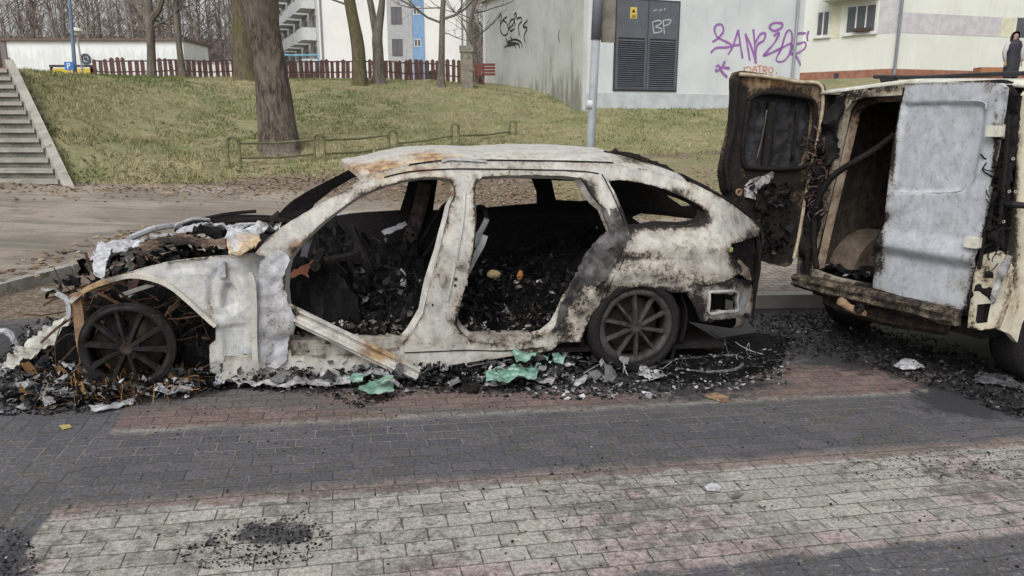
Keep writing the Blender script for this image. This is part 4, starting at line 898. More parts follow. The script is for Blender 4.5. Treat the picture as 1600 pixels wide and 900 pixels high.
# ---- turf blades and fallen leaves
def blades():
    rnd = random.Random(11); V = []; Fc = []; T_ = []
    cnt = 0
    while cnt < 125000:
        Y = rnd.uniform(11.5, 26) if rnd.random() < .85 else rnd.uniform(11.5, 17); u = rnd.uniform(-20, 1330); x = (u - 800) / F * Y * 1.0
        z = hz(x, Y); 
        uu, v = proj(Vector((x, Y, z))); e = np.interp(uu, [0, 115, 300, 450, 600, 750, 900, 1050, 1130], [334, 314, 298, 286, 276, 269, 262, 254, 248])
        cnt += 1
        k = (e - v) / 30.0 + .6 * nz((x, Y, 0), .8)
        if k < .25 or v > 330 or (nz((x, Y, 0), 2.2, 8) > .28): continue
        if uu < 115 and (v > 108 + (uu - 18) * 2.1): continue
        h = rnd.uniform(.03, .10); a_ = rnd.uniform(0, 6.28); l = Vector((rnd.uniform(-.05, .05), rnd.uniform(-.05, .05), h)); wv = Vector((math.cos(a_), math.sin(a_), 0)) * rnd.uniform(.006, .014)
        p = Vector((x, Y, z - .005)); b0 = len(V); V += [p - wv, p + wv, p + l]; Fc.append((b0, b0 + 1, b0 + 2)); T_.append(min(1, max(0, .52 + 1.0 * nz((x, Y, 0), .35, 4) + .5 * nz((x, Y, 0), 1.3, 6) + rnd.uniform(-.3, .3))))
    return mk('dry_grass', V, Fc, toned('dry_turf', [(0, (.09, .14, .04)), (.35, (.17, .185, .075)), (.7, (.31, .285, .155)), (1, (.44, .39, .24))], .95, .0, 3), None, False, fattrs={'tone': T_})
tag(blades(), 'dry yellow green turf covering the bank', 'grass', kind='stuff')
def leaves():
    rnd = random.Random(12); mb = MB()
    for k in range(9500):
        if k >= 7000:   # on the turf
            Y = rnd.uniform(13, 25); x = rnd.uniform(-.66, .5) * Y; z = hz(x, Y) + .02; s_ = rnd.uniform(.02, .045); q_ = Vector((x, Y, z)); mb.add([q_ + Vector((-s_, 0, 0)), q_ + Vector((0, -s_ * .7, .012)), q_ + Vector((s_, 0, .02)), q_ + Vector((0, s_ * .7, .012))], [(0, 1, 2, 3)], rnd.random() * .8); continue
        r = rnd.random()
        if r < .55:   # at the foot of the bank
            x = rnd.uniform(-9, 7); y = edgeY(x) - 1.2 + rnd.gauss(.3, .9); z = max(hz(x, y), pz(x, y))
        elif r < .8:  # behind the vehicles
            x = rnd.uniform(-1.5, 6); y = rnd.uniform(9.6, 16); z = max(hz(x, y), pz(x, y))
        elif r < .83:
            x = rnd.gauss(-4.35, .12); y = rnd.uniform(4.5, 9); z = pz(x, y)
        else:
            s = rnd.uniform(1.5, 6); n = rnd.uniform(7.2, 9.6); p_ = road(s, n, .11); x, y, z = p_
        s_ = rnd.uniform(.02, .05); a_ = rnd.uniform(0, 6.28); c_, d_ = math.cos(a_) * s_, math.sin(a_) * s_; t = rnd.uniform(-.02, .02)
        mb.add([(x - c_, y - d_, z + .01), (x - d_ * .6, y + c_ * .6, z + .012 + t * .3 + .01), (x + c_, y + d_, z + .012 + abs(t)), (x + d_ * .6, y - c_ * .6, z + .008)], [(0, 1, 2, 3)], rnd.random())
    return mb
tag(leaves().build('fallen_leaves', toned('dead_leaf', [(0, (.14, .08, .045)), (.5, (.28, .19, .11)), (1, (.42, .33, .23))], .9, .1, 20)), 'brown dead leaves along the path and kerbs', 'leaves', kind='stuff')
# ============================================================ THE BURNT WAGON
es = Vector((cT, sT, SL * cT)).normalized(); en = Vector((-sT, cT, -SL * sT)); en = (en - es * en.dot(es)).normalized(); ew = es.cross(en)
# wheel hub of the front wheel, 3.69 m from the camera
FWp = at(200, 542, 3.691); RWp = at(996, 512, 4.332)
CO = FWp - ew * .262                                # car origin on the ground under the front wheel
CWd = 1.62
def car(s, n, w_): return CO + es * s + en * n + ew * w_
def loc(p): q = p - CO; return q.dot(es), q.dot(en), q.dot(ew)
def ss(a, b, x):
    t = min(1, max(0, (x - a) / (b - a))); return t * t * (3 - 2 * t)
def Nbody(s, w_):                                   # depth of the near skin: shoulders out, glasshouse leaning in, ends wrapping
    n = .03 + .05 * ss(.72, .2, w_) * 0 - .035 * math.exp(-((w_ - .62) / .16) ** 2) * ss(1.9, 2.6, s)
    n += .30 * max(0, w_ - .80) ** 1.15 * 1.75
    n += .42 * ss(3.25, 3.95, s) ** 1.4
    if s > 2.0:
        n -= .022 * math.exp(-((w_ - .80 + (s - 2.9) * .02) / .045) ** 2) * ss(2.1, 2.5, s)
        r_ = math.hypot(s - 2.86, w_ - .29); n -= .022 * math.exp(-((r_ - .385) / .05) ** 2)
    return n
def Nap0(s, w_): return .13
PRA = []
def Napron(s, w_):
    n = .13
    for pl, dp, wd in PRA:
        if inpoly(s, w_, pl): n += dp * ss(0, wd, pdist(s, w_, pl))
    return n
def Nfar(s, w_): return CWd - Nbody(s, w_)
def unp(u, v, N):
    d = ray(u, v); ds, dn, dw = d.dot(es), d.dot(en), d.dot(ew); c = CAM - CO; cs, cn, cw = c.dot(es), c.dot(en), c.dot(ew)
    n = .1
    for _ in range(40):
        t = (n - cn) / dn; s, w_ = cs + ds * t, cw + dw * t; n = n * .4 + .6 * N(s, w_)
    return s, w_
def cpx(u, v, N=Nbody, off=0):
    s, w_ = unp(u, v, N); return car(s, N(s, w_) + off, w_)
wag = thing('burnt_station_wagon', CO, 'burnt out pale grey station wagon with open door gaps and collapsed front', 'car', None)
ASH = burnt('scorched_bodywork', (.47, .46, .42), (.365, .36, .34), -.31, -.28, .6, .25)
TORN = burnt('blistered_pale_metal', (.47, .485, .52), (.33, .335, .35), -.2, -.36, .8, .9)
BLACKM = burnt('charred_metal', (.03, .028, .027), (.012, .0115, .0115), .22, -.5, .8, .9)
CHAR = toned('charred_debris', [(0, (.004, .004, .0045)), (.5, (.013, .012, .012)), (.78, (.03, .028, .028)), (.9, (.09, .088, .086)), (1, (.36, .36, .35))], .85, .7, 40)
RUSTM = burnt('rusted_steel', (.30, .20, .12), (.15, .10, .075), -.22, -.02, .85, .8)
def panel(name, out, holes, N, th, parent, m, st=(), grid=.03, jit=.0, crump=.0, cs=6, off=0, label=None, loc2=False, nback=None):
    O2 = out if loc2 else [unp(u, v, N) for u, v in out]
    H2 = [h if loc2 else [unp(u, v, N) for u, v in h] for h in holes]
    V2, Fc = cdt(O2, H2, grid, jit)
    def cr(s, w_): return crump * fbm((s, w_, 0), cs, 3.1) if crump else 0
    fr = lambda s, w_: car(s, N(s, w_) + off + cr(s, w_), w_); bk = lambda s, w_: car(s, N(s, w_) + off + cr(s, w_) + th, w_)
    V, F3 = solid(V2, Fc, fr, bk)
    return mk(name, V, F3, m, parent, 'auto', edge_soot(V2, [O2] + H2, stains(V, st), .40, .014))
# --- near body side: roof rail, pillars, sill and rear quarter in one skin
outer = [(579,273),(610,264),(640,258),(700,251.5),(770,251),(838,252),(900,253),(958,255),(1010,265),(1050,276),(1082,286),(1105,297),(1127,309),(1158,330),(1178,345),(1187,356),(1186,369),
         (1166,374),(1144,381),(1136,392),(1146,403),(1157,414),(1160,424),(1141,436),(1118,445),(1096,451),(1072,457),(1051,457),(1030,451),(1000,447.5),(969,453),(941,470),(924,493),(913,517),(907,534),
         (874,536),(862,548),(760,562),(640,580),(520,592),(400,597),(345,596),(350,560),(400,556),(440,560),(449,540),(443,500),(440,470),(436,440),(430,420),(418,404),(398,396),(415,377),(433,361),(460,343),(487,327),(515,311),(540,297)]
h_front = [(455,556),(452,520),(447,480),(444,455),(446,425),(450,408),(460,393),(472,378),(487,363),(503,348),(521,334),(540,320),(562,306),(593,292),(633,281),(665,277),(690,277),(704,283),(710,294),(711,307),(704,321),(700,340),(695,360),(688,391),(680,418),(672,445),(666,473),(662,492),(652,509),(640,527),(622,545),(590,551),(540,556),(500,558)]
h_rear = [(742,300),(744,285),(754,276),(790,274),(838,273.5),(880,275),(908,278),(915,287),(922,300),(934,316),(948,328),(957,350),(966,372),(968,390),(950,411),(930,431),(905,452),(890,472),(878,498),(868,515),(850,529),(820,536),(769,539),(736,533),(721,519),(714,508),(717,488),(723,462),(731,432),(737,402),(741,370),(743,335)]
h_quart = [(951,283),(968,281),(986,283),(1004,286),(1020,290),(1040,296),(1058,304),(1075,311),(1091,320),(1103,330),(1104,340),(1096,348),(1076,353),(1050,354),(1027,355),(1000,358),(984,358),(978,346),(972,327),(963,305)]
ST = [(1000,400,(60,9),'s',.62),(1040,435,(60,22),'s',.42),(905,470,(30,40),'s',.6),(940,450,(26,26),'s',.65),(885,515,(22,30),'s',.55),(980,350,(22,50),'s',.55),(925,300,(16,30),'s',.55),(960,395,(20,30),'s',.75),
      (1090,340,(26,22),'s',.6),(1120,390,(22,10),'s',.35),(1175,365,(18,20),'s',.5),(1150,405,(14,26),'s',.75),(1100,445,(60,9),'s',.5),(1010,452,(80,9),'s',.62),(1060,300,(30,8),'s',.35),(1050,352,(60,6),'s',.55),
      (700,440,(16,40),'s',.28),(715,490,(14,40),'s',.45),(690,430,(8,20),'s',.5),(640,290,(80,10),'s',.22),(700,300,(12,22),'s',.4),(470,395,(30,22),'s',.3),(560,300,(60,10),'s',.2),
      (590,275,(70,12),'r',.42),(650,266,(60,8),'r',.42),(700,283,(16,12),'r',.5),(470,390,(22,22),'r',.42),(440,405,(22,14),'r',.3),(350,580,(60,20),'r',.2),(660,540,(30,20),'r',.15),(450,480,(8,60),'s',.5),
      (560,560,(90,10),'s',.2),(820,545,(60,8),'s',.4),(720,400,(8,60),'s',.05),(743,300,(6,60),'s',.35),(712,395,(6,60),'s',.2),(1160,340,(50,24),'s',.2),(1060,380,(110,60),'s',.24),(1010,420,(90,30),'s',.34),(1080,430,(70,16),'s',.36),(890,525,(30,20),'s',.3),(600,300,(120,20),'r',.2),(700,540,(200,16),'s',.2),(720,350,(20,90),'s',.12),(770,262,(200,8),'s',.16)]
side = panel('side_body', outer, [h_front, h_rear, h_quart], Nbody, .035, wag, ASH, ST, .028, .0015, .004, 7)
# inner return of the openings (door flange), set deeper
def flange(name, loop, closed, N, d0, d1, m, wid=.03):
    pts = resample(loop, 12) if closed else loop
    V = []; Fc = []; n = len(pts)
    cx = sum(p[0] for p in pts) / n; cy = sum(p[1] for p in pts) / n
    for (u, v) in pts:
        s, w_ = unp(u, v, N); L = math.hypot(u - cx, v - cy); u2, v2 = u + (cx - u) / L * 7, v + (cy - v) / L * 7; s2, w2 = unp(u2, v2, N)
        V += [car(s, N(s, w_) + d0, w_), car(s2, N(s2, w2) + d1, w2), car(s2, N(s2, w2) + d1 + .006, w2), car(s, N(s, w_) + d1 + .006, w_)]
    for i in range(n):
        j = (i + 1) % n
        for k in range(4): Fc.append((4 * i + k, 4 * i + (k + 1) % 4, 4 * j + (k + 1) % 4, 4 * j + k))
    return mk(name, V, Fc, m, wag, False, stains(V, [(640,300,(90,30),'s',.35),(700,290,(20,30),'r',.5),(480,380,(40,30),'r',.4),(560,540,(200,30),'s',.7),(700,480,(30,60),'s',.6),(900,400,(80,90),'s',.9),(820,530,(100,20),'s',.6),(745,400,(20,100),'s',.6)]))
flange('door_flange', h_front, True, Nbody, .036, .085, ASH); flange('door_flange', h_rear, True, Nbody, .036, .085, ASH); flange('window_flange', h_quart, True, Nbody, .036, .07, BLACKM)
# --- front inner wing and rusty wheel arch rail
PRA.append(([unp(u, v, Nap0) for u, v in [(326,432),(334,420),(348,416),(366,418),(376,424),(379,445),(382,480),(366,493),(340,498),(322,484)]], .012, .012))
PRA.append(([unp(u, v, Nap0) for u, v in [(344,482),(345,458),(349,446),(357,441),(366,445),(372,457),(376,478),(368,485),(352,487)]], .03, .02))
PRA.append(([unp(u, v, Nap0) for u, v in [(262,408),(320,403),(330,403),(326,412),(330,424),(262,426)]], .014, .012))
PRA.append(([unp(u, v, Nap0) for u, v in [(345,508),(385,505),(388,560),(350,566)]], .014, .015))
apron = [(173,434),(207,424),(232,417),(262,410),(300,405),(333,401),(365,399),(398,396),(412,400),(414,430),(410,480),(404,520),(402,558),(392,580),(373,585),(328,583),(327,541),(337,533),(337,508),(320,494),(304,480),(290,467),(278,457),(267,450),(255,444),(240,438),(222,434.5),(207,433),(190,434),(173,437.5),(152,446),(133,457),(122,466),(119,482),(128,520),(126,548),(119,520),(111,480),(112,464),(133,448),(152,440)]
panel('inner_wing', apron, [], Napron, .03, wag, burnt('bare_inner_wing', (.53, .53, .50), (.41, .42, .43), -.3, -.33, .7, .4), [(140,455,(36,22),'r',.9),(120,500,(14,50),'r',1.0),(190,430,(40,8),'r',.5),(300,403,(40,8),'r',.4),(380,400,(30,8),'r',.4),(330,480,(10,30),'s',.35),(235,437,(30,5),'s',.3),(350,575,(50,12),'r',.25)], .016, .001, .006, 5)  # soot marks here are painted shade at the pressing and arch edges
# pressings on the inner wing
def loopbead(loop, N, off, r, closed=True):
    pts = [cpx(u, v, N, off) for u, v in loop]; 
    if closed: pts = pts + pts[:1]
    return spline(pts, 4)
def strip(name, pts, N, off, wd, th, m, parent=None, st=()):
    """flat bar along image points: width wd, thickness th"""
    P_ = spline([cpx(u, v, N, o_ if False else off) for (u, v) in pts], 5); V = []; Fc = []
    for i, p in enumerate(P_):
        t = (P_[min(i + 1, len(P_) - 1)] - P_[max(i - 1, 0)]).normalized(); a_ = en.cross(t).normalized()
        V += [p + a_ * wd / 2 - en * th / 2, p - a_ * wd / 2 - en * th / 2, p - a_ * wd / 2 + en * th / 2, p + a_ * wd / 2 + en * th / 2]
    n = len(P_); Fc = [(4 * i + k, 4 * i + (k + 1) % 4, 4 * i + 4 + (k + 1) % 4, 4 * i + 4 + k) for i in range(n - 1) for k in range(4)] + [(3, 2, 1, 0), tuple(4 * n - 4 + k for k in range(4))]
    return mk(name, V, Fc, m, parent or wag, False, stains(V, st))
strip('hood_hinge_plate', [(347,406),(347,418),(348,432)], Napron, -.02, .04, .012, TORN)
strip('arch_rail', [(112,470),(135,452),(165,440),(205,430),(240,435),(268,447),(295,469),(322,494),(338,508)], Napron, -.015, .022, .03, burnt('arch_metal', (.56, .53, .45), (.46, .45, .42), -.35, -.18), st=[(140,450,(40,20),'r',.9)])
strip('front_strut', [(178,470),(200,462),(232,452)], Napron, .12, .02, .02, ASH)
strip('rusty_front_post', [(116,460),(122,490),(126,530),(132,560)], Napron, .02, .05, .04, RUSTM)
strip('lamp_bracket', [(88,458),(98,463),(106,470),(108,490),(104,497)], Napron, .0, .022, .02, TORN)
# --- crumpled hinge pillar sheet
def sheetpx(name, poly, Nf, off, th, parent, m, crump=.03, cs=5, st=(), grid=.022, jit=.006, lift=None):
    O2 = [unp(u, v, Nf) for u, v in poly]; V2, Fc = cdt(O2, [], grid, jit)
    def f(s, w_, k=0): return car(s, Nf(s, w_) + off + crump * fbm((s, w_, off), cs, 7) + crump * .5 * abs(nz((s, w_, 1), cs * 3)) + (lift(s, w_) if lift else 0) + k, w_)
    V, F3 = solid(V2, Fc, lambda s, w_: f(s, w_), lambda s, w_: f(s, w_, th)); return mk(name, V, F3, m, parent, 'auto', stains(V, st))
sheetpx('hinge_pillar_sheet', [(404,428),(408,408),(420,396),(438,390),(452,396),(455,404),(446,420),(442,438),(447,455),(452,472),(461,492),(461,508),(452,528),(449,560),(436,572),(412,572),(405,552),(402,500),(400,450)], Nbody, -.035, .012, wag,
        TORN, .04, 5.5, [(430,500,(26,40),'s',.18),(440,450,(14,14),'s',.3),(415,570,(20,8),'s',.4)])
strip('fold_bar', [(392,424),(397,440),(399,480),(399,520),(401,560)], Nbody, -.05, .03, .03, ASH)
# --- roof skin
seam = [unp(u, v, Nbody) for (u, v) in [(579,273),(610,264),(640,258),(700,251.5),(770,251),(838,252),(900,253),(958,255),(1010,265),(1050,276),(1082,286)]]
ssm = [p[0] for p in seam]; wsm = [p[1] for p in seam]; s_f, s_r = ssm[0], ssm[-1]
def roofpt(a_, t, dz=0):
    n0_ = .27; n = n0_ + (CWd - 2 * n0_) * t; bow = .09 * (1 - (2 * t - 1) ** 2) + .03 * t; s = s_f - bow * (1 - a_) ** 2 + (s_r - s_f) * a_
    w_ = float(np.interp(s, ssm, wsm)) if s > s_f else wsm[0] - (s_f - s) * .25
    w_ += .075 * (1 - (2 * t - 1) ** 2) ** .7 + .012 * fbm((s * .8, n * 2, 0), 2, 2) - .03 * math.exp(-((a_ - .35) / .15) ** 2 - ((t - .5) / .3) ** 2)
    return car(s, n, w_ + dz + .004)
na, ntt = 80, 30; V = []
for dz in (0, -.012):
    for i in range(na + 1):
        for j in range(ntt + 1): V.append(roofpt(i / na, j / ntt, dz))
K = (na + 1) * (ntt + 1); Fc = []
for b_ in (0, K):
    for i in range(na):
        for j in range(ntt):
            q = (b_ + i * (ntt + 1) + j, b_ + (i + 1) * (ntt + 1) + j, b_ + (i + 1) * (ntt + 1) + j + 1, b_ + i * (ntt + 1) + j + 1); Fc.append(q if b_ == 0 else q[::-1])
rim = [i for i in range(ntt + 1)] + [i * (ntt + 1) + ntt for i in range(1, na + 1)] + [na * (ntt + 1) + j for j in range(ntt - 1, -1, -1)] + [i * (ntt + 1) for i in range(na - 1, 0, -1)]
for i in range(len(rim)): a_, c_ = rim[i], rim[(i + 1) % len(rim)]; Fc.append((a_, c_, K + c_, K + a_))
roof = mk('roof', V, Fc, ASH, wag, True, stains(V, [(600,262,(60,20),'r',.62),(680,248,(90,12),'r',.5),(760,245,(120,8),'r',.3),(560,262,(30,14),'r',.6),(1010,248,(60,12),'s',.6),(820,240,(300,3),'s',.12)]))
strip('drip_rail', [(600,277),(640,268),(700,264),(770,264),(838,265),(905,267),(935,271)], Nbody, -.003, .006, .008, BLACKM)
strip('pillar_crease', [(726,298),(723,340),(717,380),(707,430),(698,470)], Nbody, -.004, .012, .010, ASH)
strip('sill_seam', [(632,551),(680,549),(730,547),(790,548),(850,543)], Nbody, -.002, .005, .006, BLACKM)
strip('quarter_seam', [(940,272),(955,300),(968,330),(978,356),(984,368)], Nbody, -.002, .006, .008, BLACKM)
strip('quarter_seam', [(945,470),(955,440),(975,405),(985,372)], Nbody, -.002, .004, .006, BLACKM)
# split seam along the roof edge and a windscreen header
strip('roof_seam', [(640,257),(700,250),(750,250),(838,251),(900,252),(958,254)], Nbody, .0, .008, .012, BLACKM)
strip('roof_seam_flap', [(690,252),(705,248.5),(735,250),(760,252)], Nbody, -.01, .012, .01, TORN)
V = []; 
for j in range(21):
    p = roofpt(0, j / 20); V += [p + ew * .002 - es * .05 - ew * .012, p + ew * .006, p - ew * .03 + es * .02, p - ew * .045 - es * .05]
mk('windscreen_header', V, [(4 * i + k, 4 * i + (k + 1) % 4, 4 * i + 4 + (k + 1) % 4, 4 * i + 4 + k) for i in range(20) for k in range(4)] + [(3, 2, 1, 0), (80, 81, 82, 83)], ASH, wag, False, stains(V, [(560,265,(60,20),'r',.45)]))
# --- far body side: doors still shut, so the openings are only windows
O2 = [unp(u, v, Nbody) for u, v in outer]
O2 = [p for i, p in enumerate(O2) if i not in range(40, 52)]
O2 = O2[:36] + [unp(640, 580, Nbody), unp(520, 592, Nbody), unp(400, 597, Nbody), unp(330,590,Nbody), unp(337,520,Nbody), unp(300,470,Nbody), unp(240,436,Nbody), unp(170,440,Nbody),unp(180,415,Nbody), unp(300,395, Nbody)] + [unp(u, v, Nbody) for u, v in [(398,396),(415,377),(433,361),(460,343),(487,327),(515,311),(540,297)]]
fw1 = [unp(u, v, Nfar) for u, v in [(474,350),(492,318),(520,296),(552,277),(600,270),(641,270),(634,300),(625,328),(570,331),(521,336)]]
fw2 = [unp(u, v, Nfar) for u, v in [(683,279),(760,277),(830,279),(838,300),(838,317),(780,322),(720,327),(676,328)]]
fw3 = [unp(u, v, Nfar) for u, v in [(860,281),(908,283),(918,298),(924,312),(905,314),(867,312)]]
fq = [unp(u, v, Nfar) for u, v in [(1018,282),(1050,291),(1085,309),(1094,320),(1064,322),(1044,308)]]
def farp(poly): return [p for p in poly]
V2, Fc = cdt(O2, [fw1, fw2, fw3, fq], .04)
V, F3 = solid(V2, Fc, lambda s, w_: car(s, Nfar(s, w_) - .03 + .008 * fbm((s, w_, 3), 4), w_), lambda s, w_: car(s, Nfar(s, w_) + .0 + .008 * fbm((s, w_, 3), 4), w_))
F3 = [f for f in F3]
mk('far_side_body', V, F3, BLACKM, wag, False, stains(V, [(470,330,(90,40),'s',.35)]))
# far centre pillar seen inside, with its holes
strip('far_pillar_trim', [(662,285),(655,320),(640,370),(630,412)], Nfar, -.07, .10, .03, burnt('sooty_pillar', (.10, .09, .08), (.05, .045, .04), .0, -.3))
for (u, v) in ((644,354),(636,386)):
    p = cpx(u, v, Nfar, -.12); mb = MB(); mb.lathe(p + en * .02, -en, [(.02, .0), (.02, .012), (.0, .012)], 12); mb.build('pillar_hole', INK, wag)
# --- floor, firewall, cowl, rear panel, tunnels
def lbox(mb, s0, s1, n0, n1, w0, w1, tone=None): mb.box(car((s0 + s1) / 2, (n0 + n1) / 2, (w0 + w1) / 2), es * (s1 - s0) / 2, en * (n1 - n0) / 2, ew * (w1 - w0) / 2, tone)
mb = MB(); lbox(mb, .55, 3.5, .09, CWd - .09, .13, .16); mb.build('floor_pan', BLACKM, wag)
mb = MB(); lbox(mb, .95, 1.75, .55, .63, .36, .43); mb.build('tunnel_rail', burnt('tunnel_steel', (.34, .31, .27), (.20, .18, .16), -.12, -.25), wag)
mb = MB(); lbox(mb, .75, 2.2, .065, .17, .13, .255); mb.build('sill_inner', burnt('sill_metal', (.40, .39, .35), (.28, .27, .25), -.05, -.3), wag)
# cowl and windscreen base: lumpy cross member
def lump(name, s0, s1, n0, n1, zf, m, parent, step=.03, base=.14, amp=.05, fs=7, tone=None):
    S_ = np.arange(s0, s1 + step, step); N_ = np.arange(n0, n1 + step, step); V = []; nx = len(S_)
    for n in N_:
        for s in S_:
            e_ = min(s - s0, s1 - s, n - n0, n1 - n) / .13; e_ = min(1, max(0, e_)) ** .6
            h = base + (zf(s, n) - base) * (.25 + .75 * e_) + amp * fbm((s, n, 0), fs, 1) + amp * .7 * abs(nz((s, n, 0), fs * 3.2, 4)); V.append(car(s + .02 * nz((s, n, 1), 11), n + .02 * nz((s, n, 2), 11), max(base, h)))
    k = len(V); V += [car(s, n, base - .02) for n in N_ for s in S_]; ny = len(N_)
    Fc = [(j * nx + i, j * nx + i + 1, (j + 1) * nx + i + 1, (j + 1) * nx + i) for j in range(ny - 1) for i in range(nx - 1)]
    rim = [i for i in range(nx)] + [j * nx + nx - 1 for j in range(1, ny)] + [(ny - 1) * nx + i for i in range(nx - 2, -1, -1)] + [j * nx for j in range(ny - 2, 0, -1)]
    for i in range(len(rim)): a_, c_ = rim[i], rim[(i + 1) % len(rim)]; Fc.append((c_, a_, k + a_, k + c_))
    return mk(name, V, Fc, m, parent, False, {'soot': [.9] * len(V), 'rust': [0.0] * len(V)} if m is not CHAR else None, {'tone': [min(1, max(0, .25 + .5 * nz(V[f[0]], 9) + random.uniform(-.12, .16) + (.35 if random.random() < .05 else 0))) for f in Fc]} if m is CHAR else None)
g = lambda x, c, w_: math.exp(-((x - c) / w_) ** 2)
lump('burnt_dashboard', .66, 1.22, .18, CWd - .16, lambda s, n: .56 + .07 * g(s, .85, .2) + .10 * ss(.3, 1.2, n), CHAR, wag, .025, .17, .09, 9)
lump('front_seat_debris', .95, 2.0, .12, CWd - .12, lambda s, n: .22 + .16 * g(s, 1.55, .3) + .22 * g(s, 1.15, .25) * g(n, .95, .5) + .10 * g(n, .9, .3) + .12 * ss(.3, 1.3, n), CHAR, wag, .028, .165, .10, 7)
lump('rear_seat_debris', 2.0, 3.0, .12, CWd - .12, lambda s, n: .24 + .20 * ss(2.2, 2.9, s) + .18 * ss(.2, 1.1, n), CHAR, wag, .028, .165, .11, 7)
lump('load_floor_debris', 2.9, 3.55, .22, CWd - .25, lambda s, n: .62 + .05 * math.sin(s * 9), CHAR, wag, .03, .3, .09, 8)
# seat frames
SF = burnt('seat_steel', (.40, .41, .43), (.26, .26, .27), -.2, -.35)
def bar(name, pts, r, m, parent=None, n=6): 
    mb = MB(); mb.tube(spline(pts, 5) if len(pts) > 2 else pts, r, n); return mb.build(name, m, parent or wag)
for nn_ in (.30, .78):
    bar('seat_back_frame', [car(1.58, nn_, .34), car(1.72, nn_, .56), car(1.90, nn_, .82), car(1.95, nn_, .92)], .018, SF if nn_ > .5 else SF)
bar('seat_back_frame', [car(1.95, .30, .92), car(1.97, .54, .96), car(1.95, .78, .92)], .016, BLACKM)
for nn_ in (1.0, 1.42):
    bar('seat_back_frame', [car(1.50, nn_, .34), car(1.66, nn_, .56), car(1.84, nn_, .86)], .018, BLACKM)
bar('seat_back_frame', [car(1.84, 1.0, .86), car(1.86, 1.2, .90), car(1.84, 1.42, .86)], .016, BLACKM)
# pale recliner plate just behind the centre pillar
strip('seat_recliner', [(769,377),(764,392),(755,408),(746,425),(738,440),(731,458),(724,478)], Nbody, .22, .035, .02, SF)
sheetpx('seat_side_plate', [(742,378),(758,374),(774,380),(768,392),(756,398),(744,396)], Nbody, .24, .012, wag, SF, .02, 8)
# steering column and wheel hoop, cross tube, orange bracket
bar('steering_column', [car(.9, .42, .62), car(1.12, .42, .66), car(1.22, .42, .70)], .028, BLACKM)
mb = MB(); mb.tube([car(1.22, .42, .70) + (en * math.cos(t) + (ew * .9 - es * .35) * math.sin(t)) * .17 for t in [2 * math.pi * k / 24 for k in range(25)]], .012, 6, caps=False); mb.build('steering_ring', BLACKM, wag)
bar('dash_tube', [car(.95, .14, .66), car(.97, .8, .64), car(.95, 1.5, .68)], .03, BLACKM)
OR = burnt('orange_oxide', (.36, .15, .09), (.22, .09, .06), -.3, -.5)
sheetpx('orange_bracket', [(445,441),(462,429),(480,419),(496,415),(485,424),(478,435),(481,443),(470,437),(455,443)], Nbody, .16, .01, wag, OR, .02, 8)
bar('pillar_wire_loop', [cpx(470,378,Nbody,.35), cpx(485,380,Nbody,.4), cpx(478,400,Nbody,.4), cpx(470,430,Nbody,.4)], .03, burnt('charred_duct', (.10,.10,.12),(.04,.04,.05), -.05,-.5))
bar('twisted_strap', [cpx(526,362,Nbody,.7), cpx(538,360,Nbody,.7), cpx(549,358,Nbody,.7)], .006, SF)
sheetpx('pale_fragment', [(604,388),(625,378),(648,370),(652,376),(630,386),(610,395)], Nbody, .6, .01, wag, burnt('alu_fragment', (.42, .43, .47), (.2, .2, .22), -.1, -.6), .03, 8)
for (u, v, du, dv, r_, nm, cc) in ((795,453,11,6,0,'yellow_foam',(.50,.40,.20)),(830,375,0,0,0,None,None),(841,456,5,8,0,'orange_foam',(.34,.14,.05)),(640,470,5,8,20,'pale_plate',(.35,.35,.34))):
    if nm is None: continue
    mb = MB(); p = cpx(u, v, Nbody, .45); L = .0042
    V = [];
    for i in range(7):
        for k in range(8):
            th_ = 6.283 * k / 8; ph = math.pi * i / 6; r = 1 + .35 * nz((math.cos(th_), math.sin(th_), ph), 1.4, u); V.append(p + es * math.sin(ph) * math.cos(th_) * du * L * r + ew * math.cos(ph) * dv * L * r + en * math.sin(ph) * math.sin(th_) * du * L * .7)
    mb.add(V, [(i * 8 + k, i * 8 + (k + 1) % 8, (i + 1) * 8 + (k + 1) % 8, (i + 1) * 8 + k) for i in range(6) for k in range(8)]); mb.build(nm, plain(nm, cc), wag)
# pillar furniture: striker, lock slots, hinges, bolts
HG = burnt('hinge_steel', (.38, .36, .33), (.25, .24, .23), -.12, -.22)
for (u, v, a_, c_) in ((718,411,7,4),(691,436,4,9),(703,492,7,6),(726,440,3,5)):
    s, w_ = unp(u, v, Nbody); mb = MB(); L = 4.1 / F
    mb.box(car(s, Nbody(s, w_) - .018, w_), es * a_ * L, en * .016, ew * c_ * L); mb.box(car(s + .004, Nbody(s, w_) - .036, w_ + .004), es * a_ * L * .5, en * .006, ew * c_ * L * .6); mb.build('door_hinge', HG, wag)
for (u, v, r_) in ((712,436,.010),(711,446,.008),(676,476,.006),(413,587,.008),(433,589,.007),(386,585,.005)):
    p = cpx(u, v, Nbody, -.003); mb = MB(); mb.lathe(p, -en, [(r_, -.003), (r_, .002), (0, .002)], 12); mb.build('bolt_hole', INK, wag)
# black handle of the sooty rear door post
JS = [(941,327),(962,326),(971,345),(980,360),(981,368),(969,393),(950,424),(934,445),(907,457),(890,478),(880,503),(868,512),(874,480),(888,448),(907,415),(927,384),(950,360)]
sheetpx('torn_door_jamb', JS, Nbody, -.012, .02, wag, burnt('grey_char', (.13, .125, .135), (.05, .048, .05), -.05, -.4), .045, 7)
